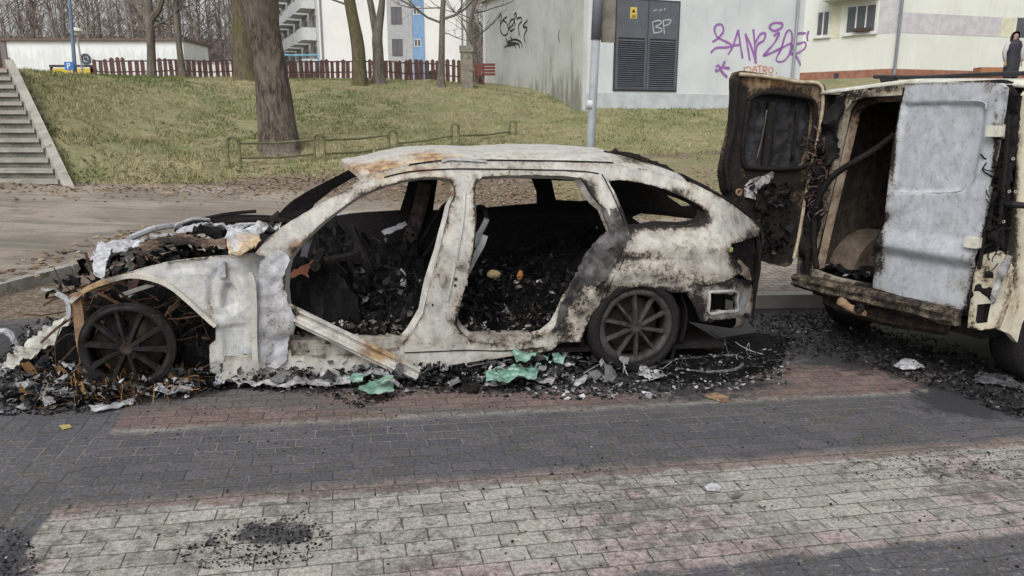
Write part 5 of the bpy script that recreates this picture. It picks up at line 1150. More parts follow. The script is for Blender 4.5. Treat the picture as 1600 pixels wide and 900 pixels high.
# door beam that fell across the front opening
def beam():
    A_, B_ = cpx(447, 484, Nbody, -.03), cpx(651, 578, Nbody, -.10); t = (B_ - A_); L = t.length; t.normalize(); a_ = en.cross(t).normalized()
    prof = [(-.047,.0),(-.040,-.014),(-.030,-.014),(-.022,0),(-.008,.004),(.006,.0),(.012,-.016),(.026,-.018),(.034,-.002),(.047,.004)]
    V = []; n = 26; k = len(prof)
    for i in range(n + 1):
        x = i / n; p = A_ + t * L * x
        for (h, d) in prof: V.append(p + a_ * h * (1 - .25 * ss(.8, 1, x)) + en * (d + .006 * nz((x * 9, h * 30, 0), 1)))
        for (h, d) in reversed(prof): V.append(p + a_ * h * (1 - .25 * ss(.8, 1, x)) + en * (d + .012))
    k2 = 2 * k; Fc = [(i * k2 + j, i * k2 + (j + 1) % k2, (i + 1) * k2 + (j + 1) % k2, (i + 1) * k2 + j) for i in range(n) for j in range(k2)] + [tuple(range(k2 - 1, -1, -1)), tuple(n * k2 + j for j in range(k2))]
    return mk('fallen_door_beam', V, Fc, burnt('bare_beam', (.52, .51, .47), (.36, .35, .32), -.28, -.22, .5, .3), wag, False, stains(V, [(600,545,(40,30),'r',.6),(460,490,(14,20),'s',.4),(560,520,(60,20),'s',.12)]))
beam()
# rear bumper carrier with its square opening
panel('rear_bumper_carrier', [(1072,456),(1096,451),(1118,446),(1151,436),(1172,440),(1177,452),(1176,476),(1173,492),(1135,498),(1096,503),(1088,486),(1081,470)], [[(1111,459),(1148,459),(1148,482),(1111,485)]], lambda s, w_: Nbody(s, w_) - .02, .02, wag, burnt('carrier_metal', (.42, .42, .41), (.30, .30, .29), -.16, -.3),
      [(1090,475,(14,24),'s',.7),(1140,445,(30,10),'s',.4),(1176,470,(5,26),'r',.7),(1165,440,(10,10),'s',.6)], .022, .003, .014, 9)
strip('opening_frame', [(1108,456),(1130,455),(1151,456),(1151,470),(1151,485),(1130,487),(1108,489),(1108,472),(1108,457)], lambda s, w_: Nbody(s, w_) - .035, 0, .012, .02, burnt('frame_metal', (.50, .50, .49), (.4, .4, .4), -.2, -.4))
p = cpx(1158, 489, Nbody, -.06); mb = MB(); mb.lathe(p, -en, [(.018, 0), (.018, .02), (0, .026)], 12); mb.build('sensor_cup', BLACKM, wag)
p = cpx(1101, 496, Nbody, -.06); mb = MB(); mb.lathe(p, -en, [(.014, 0), (.014, .02), (0, .026)], 12); mb.build('sensor_cup', BLACKM, wag)
mb = MB(); A_, B_ = cpx(1098, 507, Nbody, .25), cpx(1158, 511, Nbody, .15); mb.tube([A_ + es * -.3, A_, B_], [.03, .045, .05], 14); mb.build('exhaust_pipe', BLACKM, wag, True)
mb = MB(); B2 = cpx(1181, 510, Nbody, .13); d_ = (B2 - B_).normalized(); mb.lathe(B_, d_, [(.036, 0), (.044, .0), (.044, .10), (.036, .10), (.036, .01)], 18); mb.build('exhaust_tip', burnt('scorched_chrome', (.42, .38, .32), (.26, .23, .19), -.25, -.3, .4), wag, True)
# lamp cavity and the rear of the car
sheetpx('tail_lamp_cavity', [(1132,388),(1150,376),(1186,366),(1190,400),(1184,440),(1160,440),(1146,410)], Nbody, .06, .02, wag, BLACKM, .04, 8)
sheetpx('tail_lamp_bracket', [(1152,412),(1160,408),(1172,420),(1176,440),(1166,436),(1156,426)], Nbody, .02, .01, wag, burnt('lamp_bracket_metal', (.33, .28, .24), (.16, .14, .12), -.1, -.2), .02, 8)
p = cpx(1144, 391, Nbody, .03); mb = MB(); mb.lathe(p, -en, [(.016, 0), (.018, .01), (.010, .014), (.0, .014)], 12); mb.build('lamp_socket', plain('yellowed_plastic', (.40, .38, .16)), wag)
strip('rear_corner_edge', [(1187,372),(1190,395),(1188,425),(1180,460),(1176,490)], Nbody, .05, .03, .05, BLACKM)
# tailgate across the back
V = []; tn = 24
tailc = [unp(u, v, Nbody) for u, v in ((1082,286),(1127,309),(1158,330),(1187,356),(1188,400),(1184,440),(1176,500))]
prof_t = spline([(s, w_, 0) for s, w_ in tailc], 4)
for j in range(tn + 1):
    t = j / tn
    for q_ in prof_t:
        n = Nbody(q_.x, q_.y) + .02; V.append(car(q_.x + .12 * (1 - (2 * t - 1) ** 2) + .01 * nz((q_.x, t * 5, q_.y), 6), n + (CWd - 2 * n) * t, q_.y + .02 * (1 - (2 * t - 1) ** 2)))
k = len(prof_t); Fc = [(j * k + i, (j + 1) * k + i, (j + 1) * k + i + 1, j * k + i + 1) for j in range(tn) for i in range(k - 1) if not (3 <= i < 12 and 2 <= j < tn - 2)]
tg = mk('tailgate_shell', V, Fc, BLACKM, wag, False, stains(V, [])); sm = tg.modifiers.new('thickness', 'SOLIDIFY'); sm.thickness = .015
# melted spoiler and rail on the roof's tail
sheet_sp = lambda s, w_: Nbody(s, w_)
mb = MB(); pts = [(960,245),(985,243),(1010,248),(1035,257),(1060,266),(1082,281)]
for (o1, r_) in ((.2, .030), (.6, .022)):
    mb = MB(); mb.tube(spline([cpx(u, v, Nbody, o1) for u, v in pts], 5), [r_ * (.5 + .9 * abs(nz((i, 0, o1), .4))) for i in range(26)], 7, rn=.5); mb.build('melted_roof_rail', BLACKM, wag)
# --- wheels
TYR = burnt('burnt_tyre', (.020, .019, .019), (.009, .009, .009), .5, -.9, .85, .5); RIMM = burnt('sooty_alloy', (.065, .062, .062), (.035, .033, .033), -.05, -.45, .6, .3); RIMB = burnt('black_alloy', (.026, .025, .027), (.014, .0135, .014), .05, -.42, .5, .3)
def wheel(c, ax, R0, m, tyre, seed, label):
    kw_ = .72 if tyre else .9
    """c hub, ax points outward to the viewer"""
    t = thing('wheel', c, None, None); attach(t, wag, c)
    if label: t['label'] = label
    mb = MB(); mb.lathe(c - ax * .02, ax, [(R0 * .88, -.12), (R0 * .90, -.11), (R0 * .83, -.10), (R0 * .80, .0), (R0 * .83, .022), (R0 * .93, .03), (R0 * .985, .012), (R0 * 1.0, .016), (R0 * 1.015, .006), (R0 * 1.0, -.01), (R0 * .93, -.02), (R0 * .88, -.12)], 64); rim = mb.build('rim', m, t, True)
    a_ = ax.orthogonal().normalized(); b_ = ax.cross(a_)
    if abs(a_.z) < .5: pass
    up = (ew - ax * ew.dot(ax)).normalized(); rt = ax.cross(up)
    for k in range(10):
        th_ = 2 * math.pi * (k + seed) / 10; d = rt * math.cos(th_) + up * math.sin(th_); p_ = ax.cross(d); mb = MB(); V = []
        for (r, wv, dep, tk) in ((R0 * .13, .018, .012, .03), (R0 * .5, .014, .008, .026), (R0 * .76, .017, .0, .026), (R0 * .90, .024, .006, .022)):
            q = c + d * r + ax * dep; wv *= kw_; V += [q - p_ * wv * .55, q + p_ * wv * .55, q + p_ * wv * 1.2 - ax * tk, q - p_ * wv * 1.2 - ax * tk]
        mb.add(V, [(4 * i + j, 4 * i + (j + 1) % 4, 4 * i + 4 + (j + 1) % 4, 4 * i + 4 + j) for i in range(3) for j in range(4)] + [(3, 2, 1, 0), (12, 13, 14, 15)]); mb.build('spoke', m, t)
    mb = MB(); mb.lathe(c - ax * .02, ax, [(R0 * .17, -.02), (R0 * .16, .026), (R0 * .12, .032), (R0 * .10, .028), (0, .025)], 28); mb.build('hub', burnt('brown_hub', (.05, .034, .028), (.025, .02, .018), -.2, -.4) if not tyre else m, t, True)
    for k in range(5):
        th_ = 2 * math.pi * (k + .3) / 5; q = c + (rt * math.cos(th_) + up * math.sin(th_)) * R0 * .23; mb = MB(); mb.lathe(q - ax * .01, ax, [(.011, 0), (.011, .018), (0, .018)], 6); mb.build('wheel_bolt', TYR, t)
    mb = MB(); mb.lathe(c - ax * .09, ax, [(R0 * .2, .03), (R0 * .2, .0), (R0 * .70, .0), (R0 * .70, -.02), (R0 * .2, -.02)], 40); mb.build('brake_disc', burnt('brown_disc', (.07, .055, .04), (.04, .033, .028), -.3, -.4), t, True)
    mb = MB(); q = c - ax * .085 + up * R0 * .30 + rt * R0 * .42; mb.box(q, (up * .8 - rt * .6).normalized() * .09, (rt * .8 + up * .6).normalized() * .045, ax * .04); mb.build('brake_caliper', BLACKM, t)
    if tyre:
        mb = MB(); prof = [(R0 * .97, .0), (R0 * 1.05, .015), (R0 * 1.14, .012), (R0 * 1.23, -.01), (R0 * 1.27, -.05), (R0 * 1.27, -.17), (R0 * 1.22, -.20), (R0 * 1.0, -.2)]; mb.lathe(c, ax, prof, 72)
        for i, v in enumerate(mb.V):
            q = v - c; h = q.dot(ew); 
            if h < -R0 * 1.14: mb.V[i] = v + ew * (-R0 * 1.14 - h) * .75 + (-ax) * -.02
            mb.V[i] = mb.V[i] + (mb.V[i] - c).normalized() * .012 * nz(v, 14)
        mb.build('tyre', TYR, t, True)
    return t
axn = (-en).normalized(); axf = (axn + es * -.03 + ew * .02).normalized()
wheel(FWp - en * .02, axf, .235, RIMB, False, .15, 'bare black front rim without a tyre'); wheel(RWp + en * .02, axn, .243, RIMM, True, .33, 'rear wheel with a burnt sagging tyre')
# rear wheel well liner, front suspension clutter
mb = MB(); k_ = 26; V = []
for i in range(k_ + 1):
    th_ = math.pi * (-.12 + 1.24 * i / k_)
    for n in (.06, .36): V.append(RWp + es * math.cos(th_) * .36 + ew * (math.sin(th_) * .34 + .01) + en * n)
Fc = [(2 * i, 2 * i + 1, 2 * i + 3, 2 * i + 2) for i in range(k_)]
c_ = len(V); V.append(RWp + en * .36); Fc += [(c_, 2 * i + 1, 2 * i + 3) for i in range(k_)]
mb.add(V, Fc); o = mb.build('wheel_well', BLACKM, wag); sm = o.modifiers.new('thickness', 'SOLIDIFY'); sm.thickness = .01
# the far wheels
for s_ in (0.02, 2.84):
    c = car(s_, CWd - .03, .27); mb = MB(); mb.lathe(c, en, [(.0, -.12), (.2, -.12), (.22, -.18), (.26, -.2), (.30 if s_ > 1 else .24, -.17), (.30 if s_ > 1 else .24, -.03), (.22, 0), (.2, -.04), (0, -.05)], 32); mb.build('far_wheel', TYR, wag, True)

# --- clutter generators
def shards(mb, rnd, sampler, n, size, flat=.5, tone=lambda r: r.random()):
    for _ in range(n):
        p = sampler(rnd); 
        if p is None: continue
        s_ = rnd.uniform(*size); k = rnd.randint(4, 6); nrm = Vector((rnd.gauss(0, flat), rnd.gauss(0, flat), 1)).normalized(); a_ = nrm.orthogonal().normalized(); a_.rotate(Matrix.Rotation(rnd.uniform(0, 6.28), 3, nrm)); b_ = nrm.cross(a_)
        el = rnd.uniform(.35, 1); V = [p + nrm * s_ * rnd.uniform(.1, .45)]
        for i in range(k):
            th_ = 6.283 * (i + rnd.uniform(-.3, .3)) / k; r = s_ * rnd.uniform(.45, 1.1); V.append(p + a_ * math.cos(th_) * r + b_ * math.sin(th_) * r * el + nrm * rnd.uniform(-.2, .3) * s_ + Vector((0, 0, s_ * .25)))
        mb.add(V, [(0, 1 + i, 1 + (i + 1) % k) for i in range(k)], min(1, max(0, tone(rnd))))
def wires(mb, rnd, sampler, n, L, r, droop=.3, tone=.5):
    for _ in range(n):
        p = sampler(rnd)
        if p is None: continue
        d = Vector((rnd.uniform(-1, 1), rnd.uniform(-1, 1), rnd.uniform(-.3, .5))).normalized(); pts = [p]; l = rnd.uniform(*L) / 7; cv = Vector((rnd.uniform(-1, 1), rnd.uniform(-1, 1), rnd.uniform(-1, 1) - droop)) * .35
        for i in range(7): d = (d + cv + Vector((rnd.uniform(-.2, .2), rnd.uniform(-.2, .2), rnd.uniform(-.2, .2)))).normalized(); pts.append(pts[-1] + d * l)
        mb.tube(pts, rnd.uniform(*r), 4, tone if not callable(tone) else tone(rnd), False)
def clampn(mb, lim):
    for i, v in enumerate(mb.V):
        n = (v - CO).dot(en); hh = (v - CO).dot(ew)
        if n < lim: mb.V[i] = v + en * (lim + (lim - n) * .3 - n)
        if hh < .03: mb.V[i] = mb.V[i] + ew * (.03 - hh)
        if hh > .72: mb.V[i] = mb.V[i] - ew * (hh - .72) * .9
def carbox(s0, s1, n0, n1, w0, w1):
    return lambda r: car(r.uniform(s0, s1), r.uniform(n0, n1), r.uniform(w0, w1))
rnd = random.Random(21)
dark = lambda r: r.choice((.1, .3, .45, .6, .7)) + r.uniform(-.1, .1) if r.random() < .93 else r.uniform(.85, 1)
mb = MB()
shards(mb, rnd, lambda r: (lambda s, n: car(s, n, .24 + .2 * r.random() * (.4 + n) + .1 * g(s, 1.5, .3)))(r.uniform(.8, 2.0), r.uniform(.12, 1.4)), 2200, (.008, .034), 1.0, dark)
shards(mb, rnd, lambda r: car(r.uniform(.62, 1.5), r.uniform(.25, 1.0), r.uniform(.18, .55)), 900, (.01, .05), 1.2, dark); o = mb.build('cabin_char', CHAR, wag); o['kind'] = 'stuff'
mb = MB(); shards(mb, rnd, lambda r: car(r.uniform(2.0, 3.0), r.uniform(.12, 1.4), .27 + r.random() * .28), 2200, (.008, .034), 1.0, dark); o = mb.build('rear_cabin_char', CHAR, wag); o['kind'] = 'stuff'
mb = MB(); shards(mb, rnd, lambda r: car(r.uniform(2.85, 3.6), r.uniform(.25, 1.4), .66 + r.random() * .1), 260, (.015, .05), 1.0, dark); o = mb.build('load_floor_char', CHAR, wag); o['kind'] = 'stuff'
mb = MB(); wires(mb, rnd, carbox(.85, 2.9, .15, 1.2, .3, .62), 110, (.15, .6), (.002, .005), .4, lambda r: r.uniform(.2, .8)); clampn(mb, .16); o = mb.build('cabin_wiring', CHAR, wag); o['kind'] = 'stuff'
FASH = toned('floor_ash', [(0, (.02, .018, .017)), (.4, (.07, .06, .052)), (.7, (.17, .155, .14)), (1, (.46, .45, .43))], .85, .6, 60)
mb = MB(); shards(mb, rnd, lambda r: car(r.uniform(.85, 1.95), r.uniform(.11, .48), .235 + r.random() * .09), 900, (.008, .035), 1.0, lambda r: r.random()); o = mb.build('floor_ash', FASH, wag); o['kind'] = 'stuff'
mb = MB(); shards(mb, rnd, lambda r: car(r.uniform(2.05, 2.75), r.uniform(.11, .4), .25 + r.random() * .09), 220, (.008, .03), 1.0, lambda r: r.random() ** 1.5); o = mb.build('rear_floor_ash', FASH, wag); o['kind'] = 'stuff'
mb = MB(); shards(mb, rnd, lambda r: (lambda p: p)(cpx(r.uniform(452, 650), r.uniform(535, 575), Nbody, r.uniform(.0, .2))), 170, (.01, .035), 1.0, lambda r: r.uniform(.3, 1)); o = mb.build('sill_ash', FASH, wag); o['kind'] = 'stuff'
# engine bay: lumps, hoses, pale molten sheets
lump('engine_remains', -.45, .70, .30, CWd - .25, lambda s, n: .38 + .16 * ss(-.4, .5, s) + .05 * g(n, .9, .3) , CHAR, wag, .03, .12, .10, 7)
mb = MB(); shards(mb, rnd, lambda r: (lambda s, n: car(s, n, .44 + .17 * ss(-.4, .5, s) + r.uniform(0, .1)))(r.uniform(-.5, .8), r.uniform(.2, 1.4)), 420, (.015, .06), .9, lambda r: r.choice((.2, .5, .75, .9)) + r.uniform(-.1, .1)); o = mb.build('engine_char', CHAR, wag); o['kind'] = 'stuff'
mb = MB(); wires(mb, rnd, carbox(-.35, .45, .12, .5, .18, .52), 120, (.12, .5), (.003, .009), .5, lambda r: r.uniform(.3, .7)); clampn(mb, .20); o = mb.build('engine_hoses', toned('rusty_wire', [(0, (.03, .02, .018)), (.5, (.08, .05, .035)), (1, (.18, .10, .055))], .9, .1), wag); o['kind'] = 'stuff'
mb = MB(); wires(mb, rnd, carbox(.18, .5, .10, .35, .05, .45), 90, (.15, .45), (.002, .006), .5, lambda r: r.uniform(.2, .8)); clampn(mb, .20); o = mb.build('wheel_arch_wiring', CHAR, wag); o['kind'] = 'stuff'
lump('front_suspension_remains', .22, .55, .20, .7, lambda s, n: .38 - .3 * abs(s - .35), CHAR, wag, .025, .05, .10, 9)
strip('radius_arm', [(218,430),(205,440),(198,455),(197,470)], Napron, .15, .035, .03, burnt('brown_arm', (.12, .07, .055), (.07, .04, .035), -.2, -.3))
# what remains of the bonnet: a crumpled blistered skin with gaps
def bonnet():
    def P3(u, v):   # bonnet surface: rises from nose to windscreen, seen from above
        d = ray(u, v); 
        t = 4.0
        for _ in range(30):
            p = CAM + d * t; s, n, w_ = loc(p); w2 = .60 + .17 * ss(-.6, .8, s) + .03 * math.sin(n * 3); t *= 1 + (w_ - w2) * .12
        return loc(CAM + d * t)
    polys = [([(148,432),(143,412),(158,388),(185,388),(215,376),(245,366),(285,352),(330,350),(368,345),(402,342),(420,338),(432,346),(418,354),(396,352),(368,356),(330,356),(300,357),(270,362),(240,374),(212,388),(196,400),(178,402),(170,418),(160,436)], .05, 'crumpled_bonnet_edge', TORN),
             ([(236,374),(272,364),(300,374),(330,380),(362,382),(352,392),(310,386),(262,388),(225,398),(218,390)], .03, 'bonnet_fragment', burnt('brown_fragment', (.22, .17, .125), (.12, .09, .07), -.1, -.3)),
             ([(352,384),(372,368),(402,352),(440,348),(436,358),(402,366),(388,384),(362,394)], .05, 'bonnet_fragment', TORN),
             ([(356,388),(380,374),(404,376),(408,386),(390,396),(360,397)], .05, 'wing_top_fragment', burnt('tan_fragment', (.48, .40, .30), (.36, .27, .17), -.3, -.25))]
    for (pl, amp, nm, mt) in polys:
        L = [P3(u, v) for u, v in pl]; V2, Fc = cdt([(a_[0], a_[1]) for a_ in L], [], .03, .006)
        if not Fc: continue
        f = lambda s, n, k=0: car(s, n, .615 + .17 * ss(-.6, .8, s) + .03 * math.sin(n * 3) + amp * fbm((s, n, 0), 6, 5) + amp * .8 * abs(nz((s, n, 0), 17)) + k)
        V, F3 = solid(V2, Fc, lambda s, n: f(s, n), lambda s, n: f(s, n, -.008)); mk(nm, V, F3, mt, wag, False, stains(V, [(270,378,(60,14),'s',.4),(420,345,(20,10),'s',.4)]))
bonnet()
rnd = random.Random(33)
for k in range(4):   # bars, hoses and lumps lying across the engine bay
    s = rnd.uniform(-.45, .65); n = rnd.uniform(.3, 1.3); w_ = .62 + .16 * ss(-.4, .5, s) + .03; a_ = rnd.uniform(-.6, .9); L = rnd.uniform(.08, .2)
    pts = [car(s - L * math.cos(a_), n - L * math.sin(a_), w_ + rnd.uniform(-.03, .03)), car(s, n, w_ + rnd.uniform(0, .05)), car(s + L * math.cos(a_), n + L * math.sin(a_), w_ + rnd.uniform(-.02, .04))]
    bar('engine_pipe', pts, rnd.uniform(.008, .025), rnd.choice((BLACKM, SF)), wag, 7)
# black cowl under the windscreen
lump('windscreen_cowl', .52, .80, .35, CWd - .2, lambda s, n: .78, burnt('cowl', (.2, .19, .19), (.1, .1, .1), -.3, -.3), wag, .03, .6, .05, 9)
# ============================================================ THE BURNT VAN
Lp = CAM + ray(1245, 440) * 5.75; Rp = CAM + ray(1560, 515) * 4.35
vs = Vector((Rp.x - Lp.x, Rp.y - Lp.y, 0)); VW = vs.length; vs.normalize(); vn = Vector((-vs.y, vs.x, 0))     # along the rear face, and forward into the van
VGz = gz((Lp.x + Rp.x) / 2)
def van(a_, d, z): return Vector((Lp.x, Lp.y, VGz)) + vs * a_ + vn * d + Vector((0, 0, z))
def vpx(u, v, d=0.0):
    r = ray(u, v); P0 = Vector((Lp.x, Lp.y, 0)) + vn * d; t = vn.dot(P0 - CAM) / vn.dot(r); q = CAM + r * t - Vector((Lp.x, Lp.y, VGz)); return q.dot(vs), q.z
vt = thing('burnt_van', van(VW / 2, 1, 0), 'burnt cream panel van with a hanging pale rear door and charred load bay', 'van')
CREAM = burnt('scorched_cream_paint', (.62, .58, .46), (.55, .52, .42), -.32, -.30, .5, .2); VBLK = BLACKM
def vpanel(name, out, holes, d, th, m, st=(), grid=.035, crump=.0, cs=5, jit=0, parent=None, lift=None):
    V2, Fc = cdt([vpx(u, v, d) for u, v in out], [[vpx(u, v, d) for u, v in h] for h in holes], grid, jit)
    f = lambda a_, z, k=0: van(a_, d + crump * fbm((a_, z, d), cs, 2) + (lift(a_, z) if lift else 0) + k, z)
    V, F3 = solid(V2, Fc, lambda a_, z: f(a_, z), lambda a_, z: f(a_, z, th)); return mk(name, V, F3, m, parent or vt, 'auto', edge_soot(V2, [[vpx(u, v, d) for u, v in out]], stains(V, st), .38, .014))
VH = vpx(1300, 142)[1]; VL = 3.7
# rear frame with the load opening
vpanel('rear_frame', [(1252,432),(1256,400),(1266,340),(1276,280),(1288,220),(1300,170),(1308,150),(1318,143),(1360,137),(1420,131),(1500,127),(1562,124),(1580,128),(1588,150),(1578,240),(1566,330),(1556,420),(1548,500),(1500,492),(1400,468),(1300,446)],
       [[(1264,420),(1268,400),(1284,340),(1298,280),(1312,220),(1322,172),(1332,158),(1350,152),(1420,148),(1500,150),(1545,152),(1550,170),(1540,260),(1526,350),(1512,420),(1496,478),(1440,466),(1370,448),(1300,433)]], 0, .05, burnt('rear_frame_paint', (.46, .43, .35), (.34, .32, .27), -.10, -.25),
       [(1570,300,(26,200),'s',1.1),(1530,500,(60,20),'s',.9),(1290,300,(10,200),'s',.3),(1258,400,(10,40),'s',.7),(1285,200,(12,40),'s',.5),(1340,150,(40,8),'s',.35),(1400,455,(150,14),'s',.9),(1390,140,(30,6),'s',.3)], .03, .004)
# inner jamb lining
V = []; lj = [(1266,425),(1284,342),(1300,275),(1314,215),(1323,174),(1333,159),(1352,153),(1410,149)]
for (u, v) in lj:
    a_, z = vpx(u, v); V += [van(a_, .052, z), van(a_ + .015, .12, z - (.03 if v < 165 else 0))]
mk('jamb_lining', V, [(2 * i, 2 * i + 1, 2 * i + 3, 2 * i + 2) for i in range(len(lj) - 1)], burnt('jamb_metal', (.42, .34, .26), (.24, .18, .14), -.15, -.15), vt, False, stains(V, [(1320,160,(50,20),'s',.8)]))
# load bay: inner walls, floor, bulkhead, wheel box
INN = burnt('smoked_interior', (.075, .064, .050), (.038, .033, .027), -.14, -.45, .9, .3)
aL, aR = .07, VW - .07; zF = .47
mb = MB(); mb.add([van(aL, .05, zF), van(aL, 1.9, zF), van(aL, 1.9, VH - .06), van(aL + .02, .05, VH - .06), van(aL - .03, .05, zF), van(aL - .03, 1.9, zF), van(aL - .03, 1.9, VH - .06), van(aL - .03, .05, VH - .06)], [(0, 1, 2, 3), (7, 6, 5, 4), (0, 4, 5, 1), (1, 5, 6, 2), (2, 6, 7, 3), (3, 7, 4, 0)])
mb.build('load_wall', INN, vt)
mb = MB(); mb.add([van(aR, .05, zF), van(aR, 1.9, zF), van(aR, 1.9, VH - .06), van(aR, .05, VH - .06), van(aR + .03, .05, zF), van(aR + .03, 1.9, zF), van(aR + .03, 1.9, VH - .06), van(aR + .03, .05, VH - .06)], [(3, 2, 1, 0), (4, 5, 6, 7), (1, 5, 4, 0), (2, 6, 5, 1), (3, 7, 6, 2), (0, 4, 7, 3)])
mb.build('load_wall', INN, vt)
def vbox(mb, a0, a1, d0, d1, z0, z1): mb.box(van((a0 + a1) / 2, (d0 + d1) / 2, (z0 + z1) / 2), vs * (a1 - a0) / 2, vn * (d1 - d0) / 2, (0, 0, (z1 - z0) / 2))
mb = MB(); vbox(mb, aL, aR, .052, 1.9, zF - .05, zF); mb.build('load_floor', INN, vt)
mb = MB(); vbox(mb, aL, aR, 1.9, 1.95, zF - .05, VH - .05); mb.build('bulkhead', INN, vt)
mb = MB(); n = 12; V = [];
for i in range(n + 1):
    t = math.pi * i / n
    for a_ in (aL + .001, aL + .24): V.append(van(a_, .62 - .38 * math.cos(t), zF + .30 * math.sin(t) + .002))
mb.add(V, [(2 * i, 2 * i + 1, 2 * i + 3, 2 * i + 2) for i in range(n)] + [tuple(2 * i + 1 for i in range(n + 1))]); mb.build('wheel_box', burnt('tan_wheel_box', (.17, .135, .10), (.10, .08, .06), -.2, -.3), vt)
def vlump(name, a0, a1, d0, d1, h, m, step=.035, amp=.05, base=None):
    base = base if base is not None else zF; A_ = np.arange(a0, a1, step); D_ = np.arange(d0, d1, step); nx = len(A_); V = [van(a_, d, base + .004 + max(0, h + amp * fbm((a_, d, 0), 8) + amp * .6 * abs(nz((a_, d, 0), 25)))) for d in D_ for a_ in A_]
    Fc = [(j * nx + i, j * nx + i + 1, (j + 1) * nx + i + 1, (j + 1) * nx + i) for j in range(len(D_) - 1) for i in range(nx - 1)]
    return mk(name, V, Fc, m, vt, False, None, {'tone': [min(1, max(0, .3 + .5 * nz(V[f[0]], 9) + random.uniform(-.1, .15) + (.35 if random.random() < .06 else 0))) for f in Fc]})
vlump('load_debris', aL + .03, aR - .03, .06, 1.3, .03, CHAR)
mb = MB(); rnd = random.Random(3); shards(mb, rnd, lambda r: van(r.uniform(aL, aL + .7), r.uniform(.05, .6), zF + r.uniform(0, .05)), 200, (.015, .05), .8, lambda r: r.uniform(.2, 1)); o = mb.build('load_char', CHAR, vt); o['kind'] = 'stuff'
# outer sides, nose and roof
prof = [(0, .40), (0, VH - .06), (.04, VH), (1.6, VH + .03), (2.35, VH - .03), (3.05, 1.22), (3.6, 1.08), (3.9, .88), (3.95, .40), (3.62, .34)]
arch = lambda c, r, k=10: [(c + r * math.cos(math.pi * (k - i) / k), .30 + r * math.sin(math.pi * (k - i) / k)) for i in range(k + 1)]
def vside(a_, sgn, name, m):
    xs_ = -.004
    out = [(.0, .40), (.0, VH - .07), (.05, VH - .02), (1.6, VH + .01), (2.35, VH - .05), (3.05, 1.20), (3.6, 1.06), (3.88, .86), (3.93, .38)] + [(d, z) for d, z in reversed(arch(3.15, .37))] + [(2.7, .33), (.95, .33)] + [(d, z) for d, z in reversed(arch(.55, .37))] + [(.1, .36)]
    wn = [(2.0, 1.12), (2.0, VH - .16), (2.3, VH - .18), (2.85, 1.25), (2.85, 1.12)]
    V2, Fc = cdt(out, [wn], .07); tl = lambda d, z: .07 * max(0, z - .9) ** 1.5 + .05 * ss(3.2, 3.9, d)
    V, F3 = solid(V2, Fc, lambda d, z: van(a_ - sgn * tl(d, z), d, z), lambda d, z: van(a_ - sgn * (tl(d, z) + .03), d, z)); return mk(name, V, F3, m, vt, False, stains(V, [(1580,300,(14,220),'s',.85),(1585,480,(30,12),'s',.5)]))
vside(VW + .012, 1, 'side_panel', CREAM); vside(-.012, -1, 'side_panel', burnt('charred_cream_paint', (.40, .37, .3), (.2, .19, .17), .1, -.1))
V = []; pf = [(.0, VH - .01), (.06, VH + .012), (1.6, VH + .035), (2.35, VH - .02), (2.45, VH - .08)]; kk = 12
for (d, z) in pf:
    for j in range(kk + 1):
        t = j / kk; V.append(van(.04 + (VW - .08) * t, d, z + .03 * (1 - (2 * t - 1) ** 4) - .012 * math.sin(t * 9 + d * 3)))
o = mk('roof', V, [(i * (kk + 1) + j, i * (kk + 1) + j + 1, (i + 1) * (kk + 1) + j + 1, (i + 1) * (kk + 1) + j) for i in range(len(pf) - 1) for j in range(kk)], burnt('roof_paint', (.58, .58, .52), (.45, .45, .40), -.3, -.25), vt, True, stains(V, [(1420,128,(30,6),'s',.3)])); sm = o.modifiers.new('t', 'SOLIDIFY'); sm.thickness = .02
V = []; pf = [(3.03, 1.22), (3.3, 1.14), (3.6, 1.07), (3.84, .92), (3.94, .6), (3.9, .32)]
for (d, z) in pf:
    for j in range(kk + 1): t = j / kk; V.append(van(.04 + (VW - .08) * t, d - .16 * (2 * t - 1) ** 4, z))
o = mk('bonnet_and_nose', V, [(i * (kk + 1) + j, i * (kk + 1) + j + 1, (i + 1) * (kk + 1) + j + 1, (i + 1) * (kk + 1) + j) for i in range(len(pf) - 1) for j in range(kk)], CREAM, vt, True, stains(V, [])); sm = o.modifiers.new('t', 'SOLIDIFY'); sm.thickness = .02
# charred lamp column with hinge blocks and brackets
vpanel('lamp_column', [(1562,140),(1592,150),(1584,240),(1572,330),(1560,420),(1548,490),(1512,486),(1520,420),(1534,340),(1548,250),(1556,180)], [], -.03, .03, BLACKM, None, .03, .05, 8, .006)
for (u, v) in ((1562,205),(1527,378)):
    a_, z = vpx(u, v, -.06); mb = MB(); vbox(mb, a_ - .035, a_ + .035, -.13, -.05, z - .03, z + .03); vbox(mb, a_ - .045, a_ + .02, -.051, -.02, z - .04, z + .04); mb.build('door_hinge', burnt('pale_hinge', (.60, .58, .50), (.5, .48, .42), -.3, -.35, .5, .1), vt)
strip_pts = lambda pts, d: [van(*((lambda q: (q[0], d, q[1]))(vpx(u, v, d)))) for u, v in pts]
for (pts, r_, mt) in (([(1576,180),(1571,260),(1562,350)], .012, BLACKM), ([(1556,300),(1548,330),(1545,360)], .014, BLACKM), ([(1540,340),(1536,380),(1530,420)], .012, BLACKM)):
    mb = MB(); mb.tube(spline(strip_pts(pts, -.06), 4), r_, 6); mb.build('lamp_bracket', mt, vt)
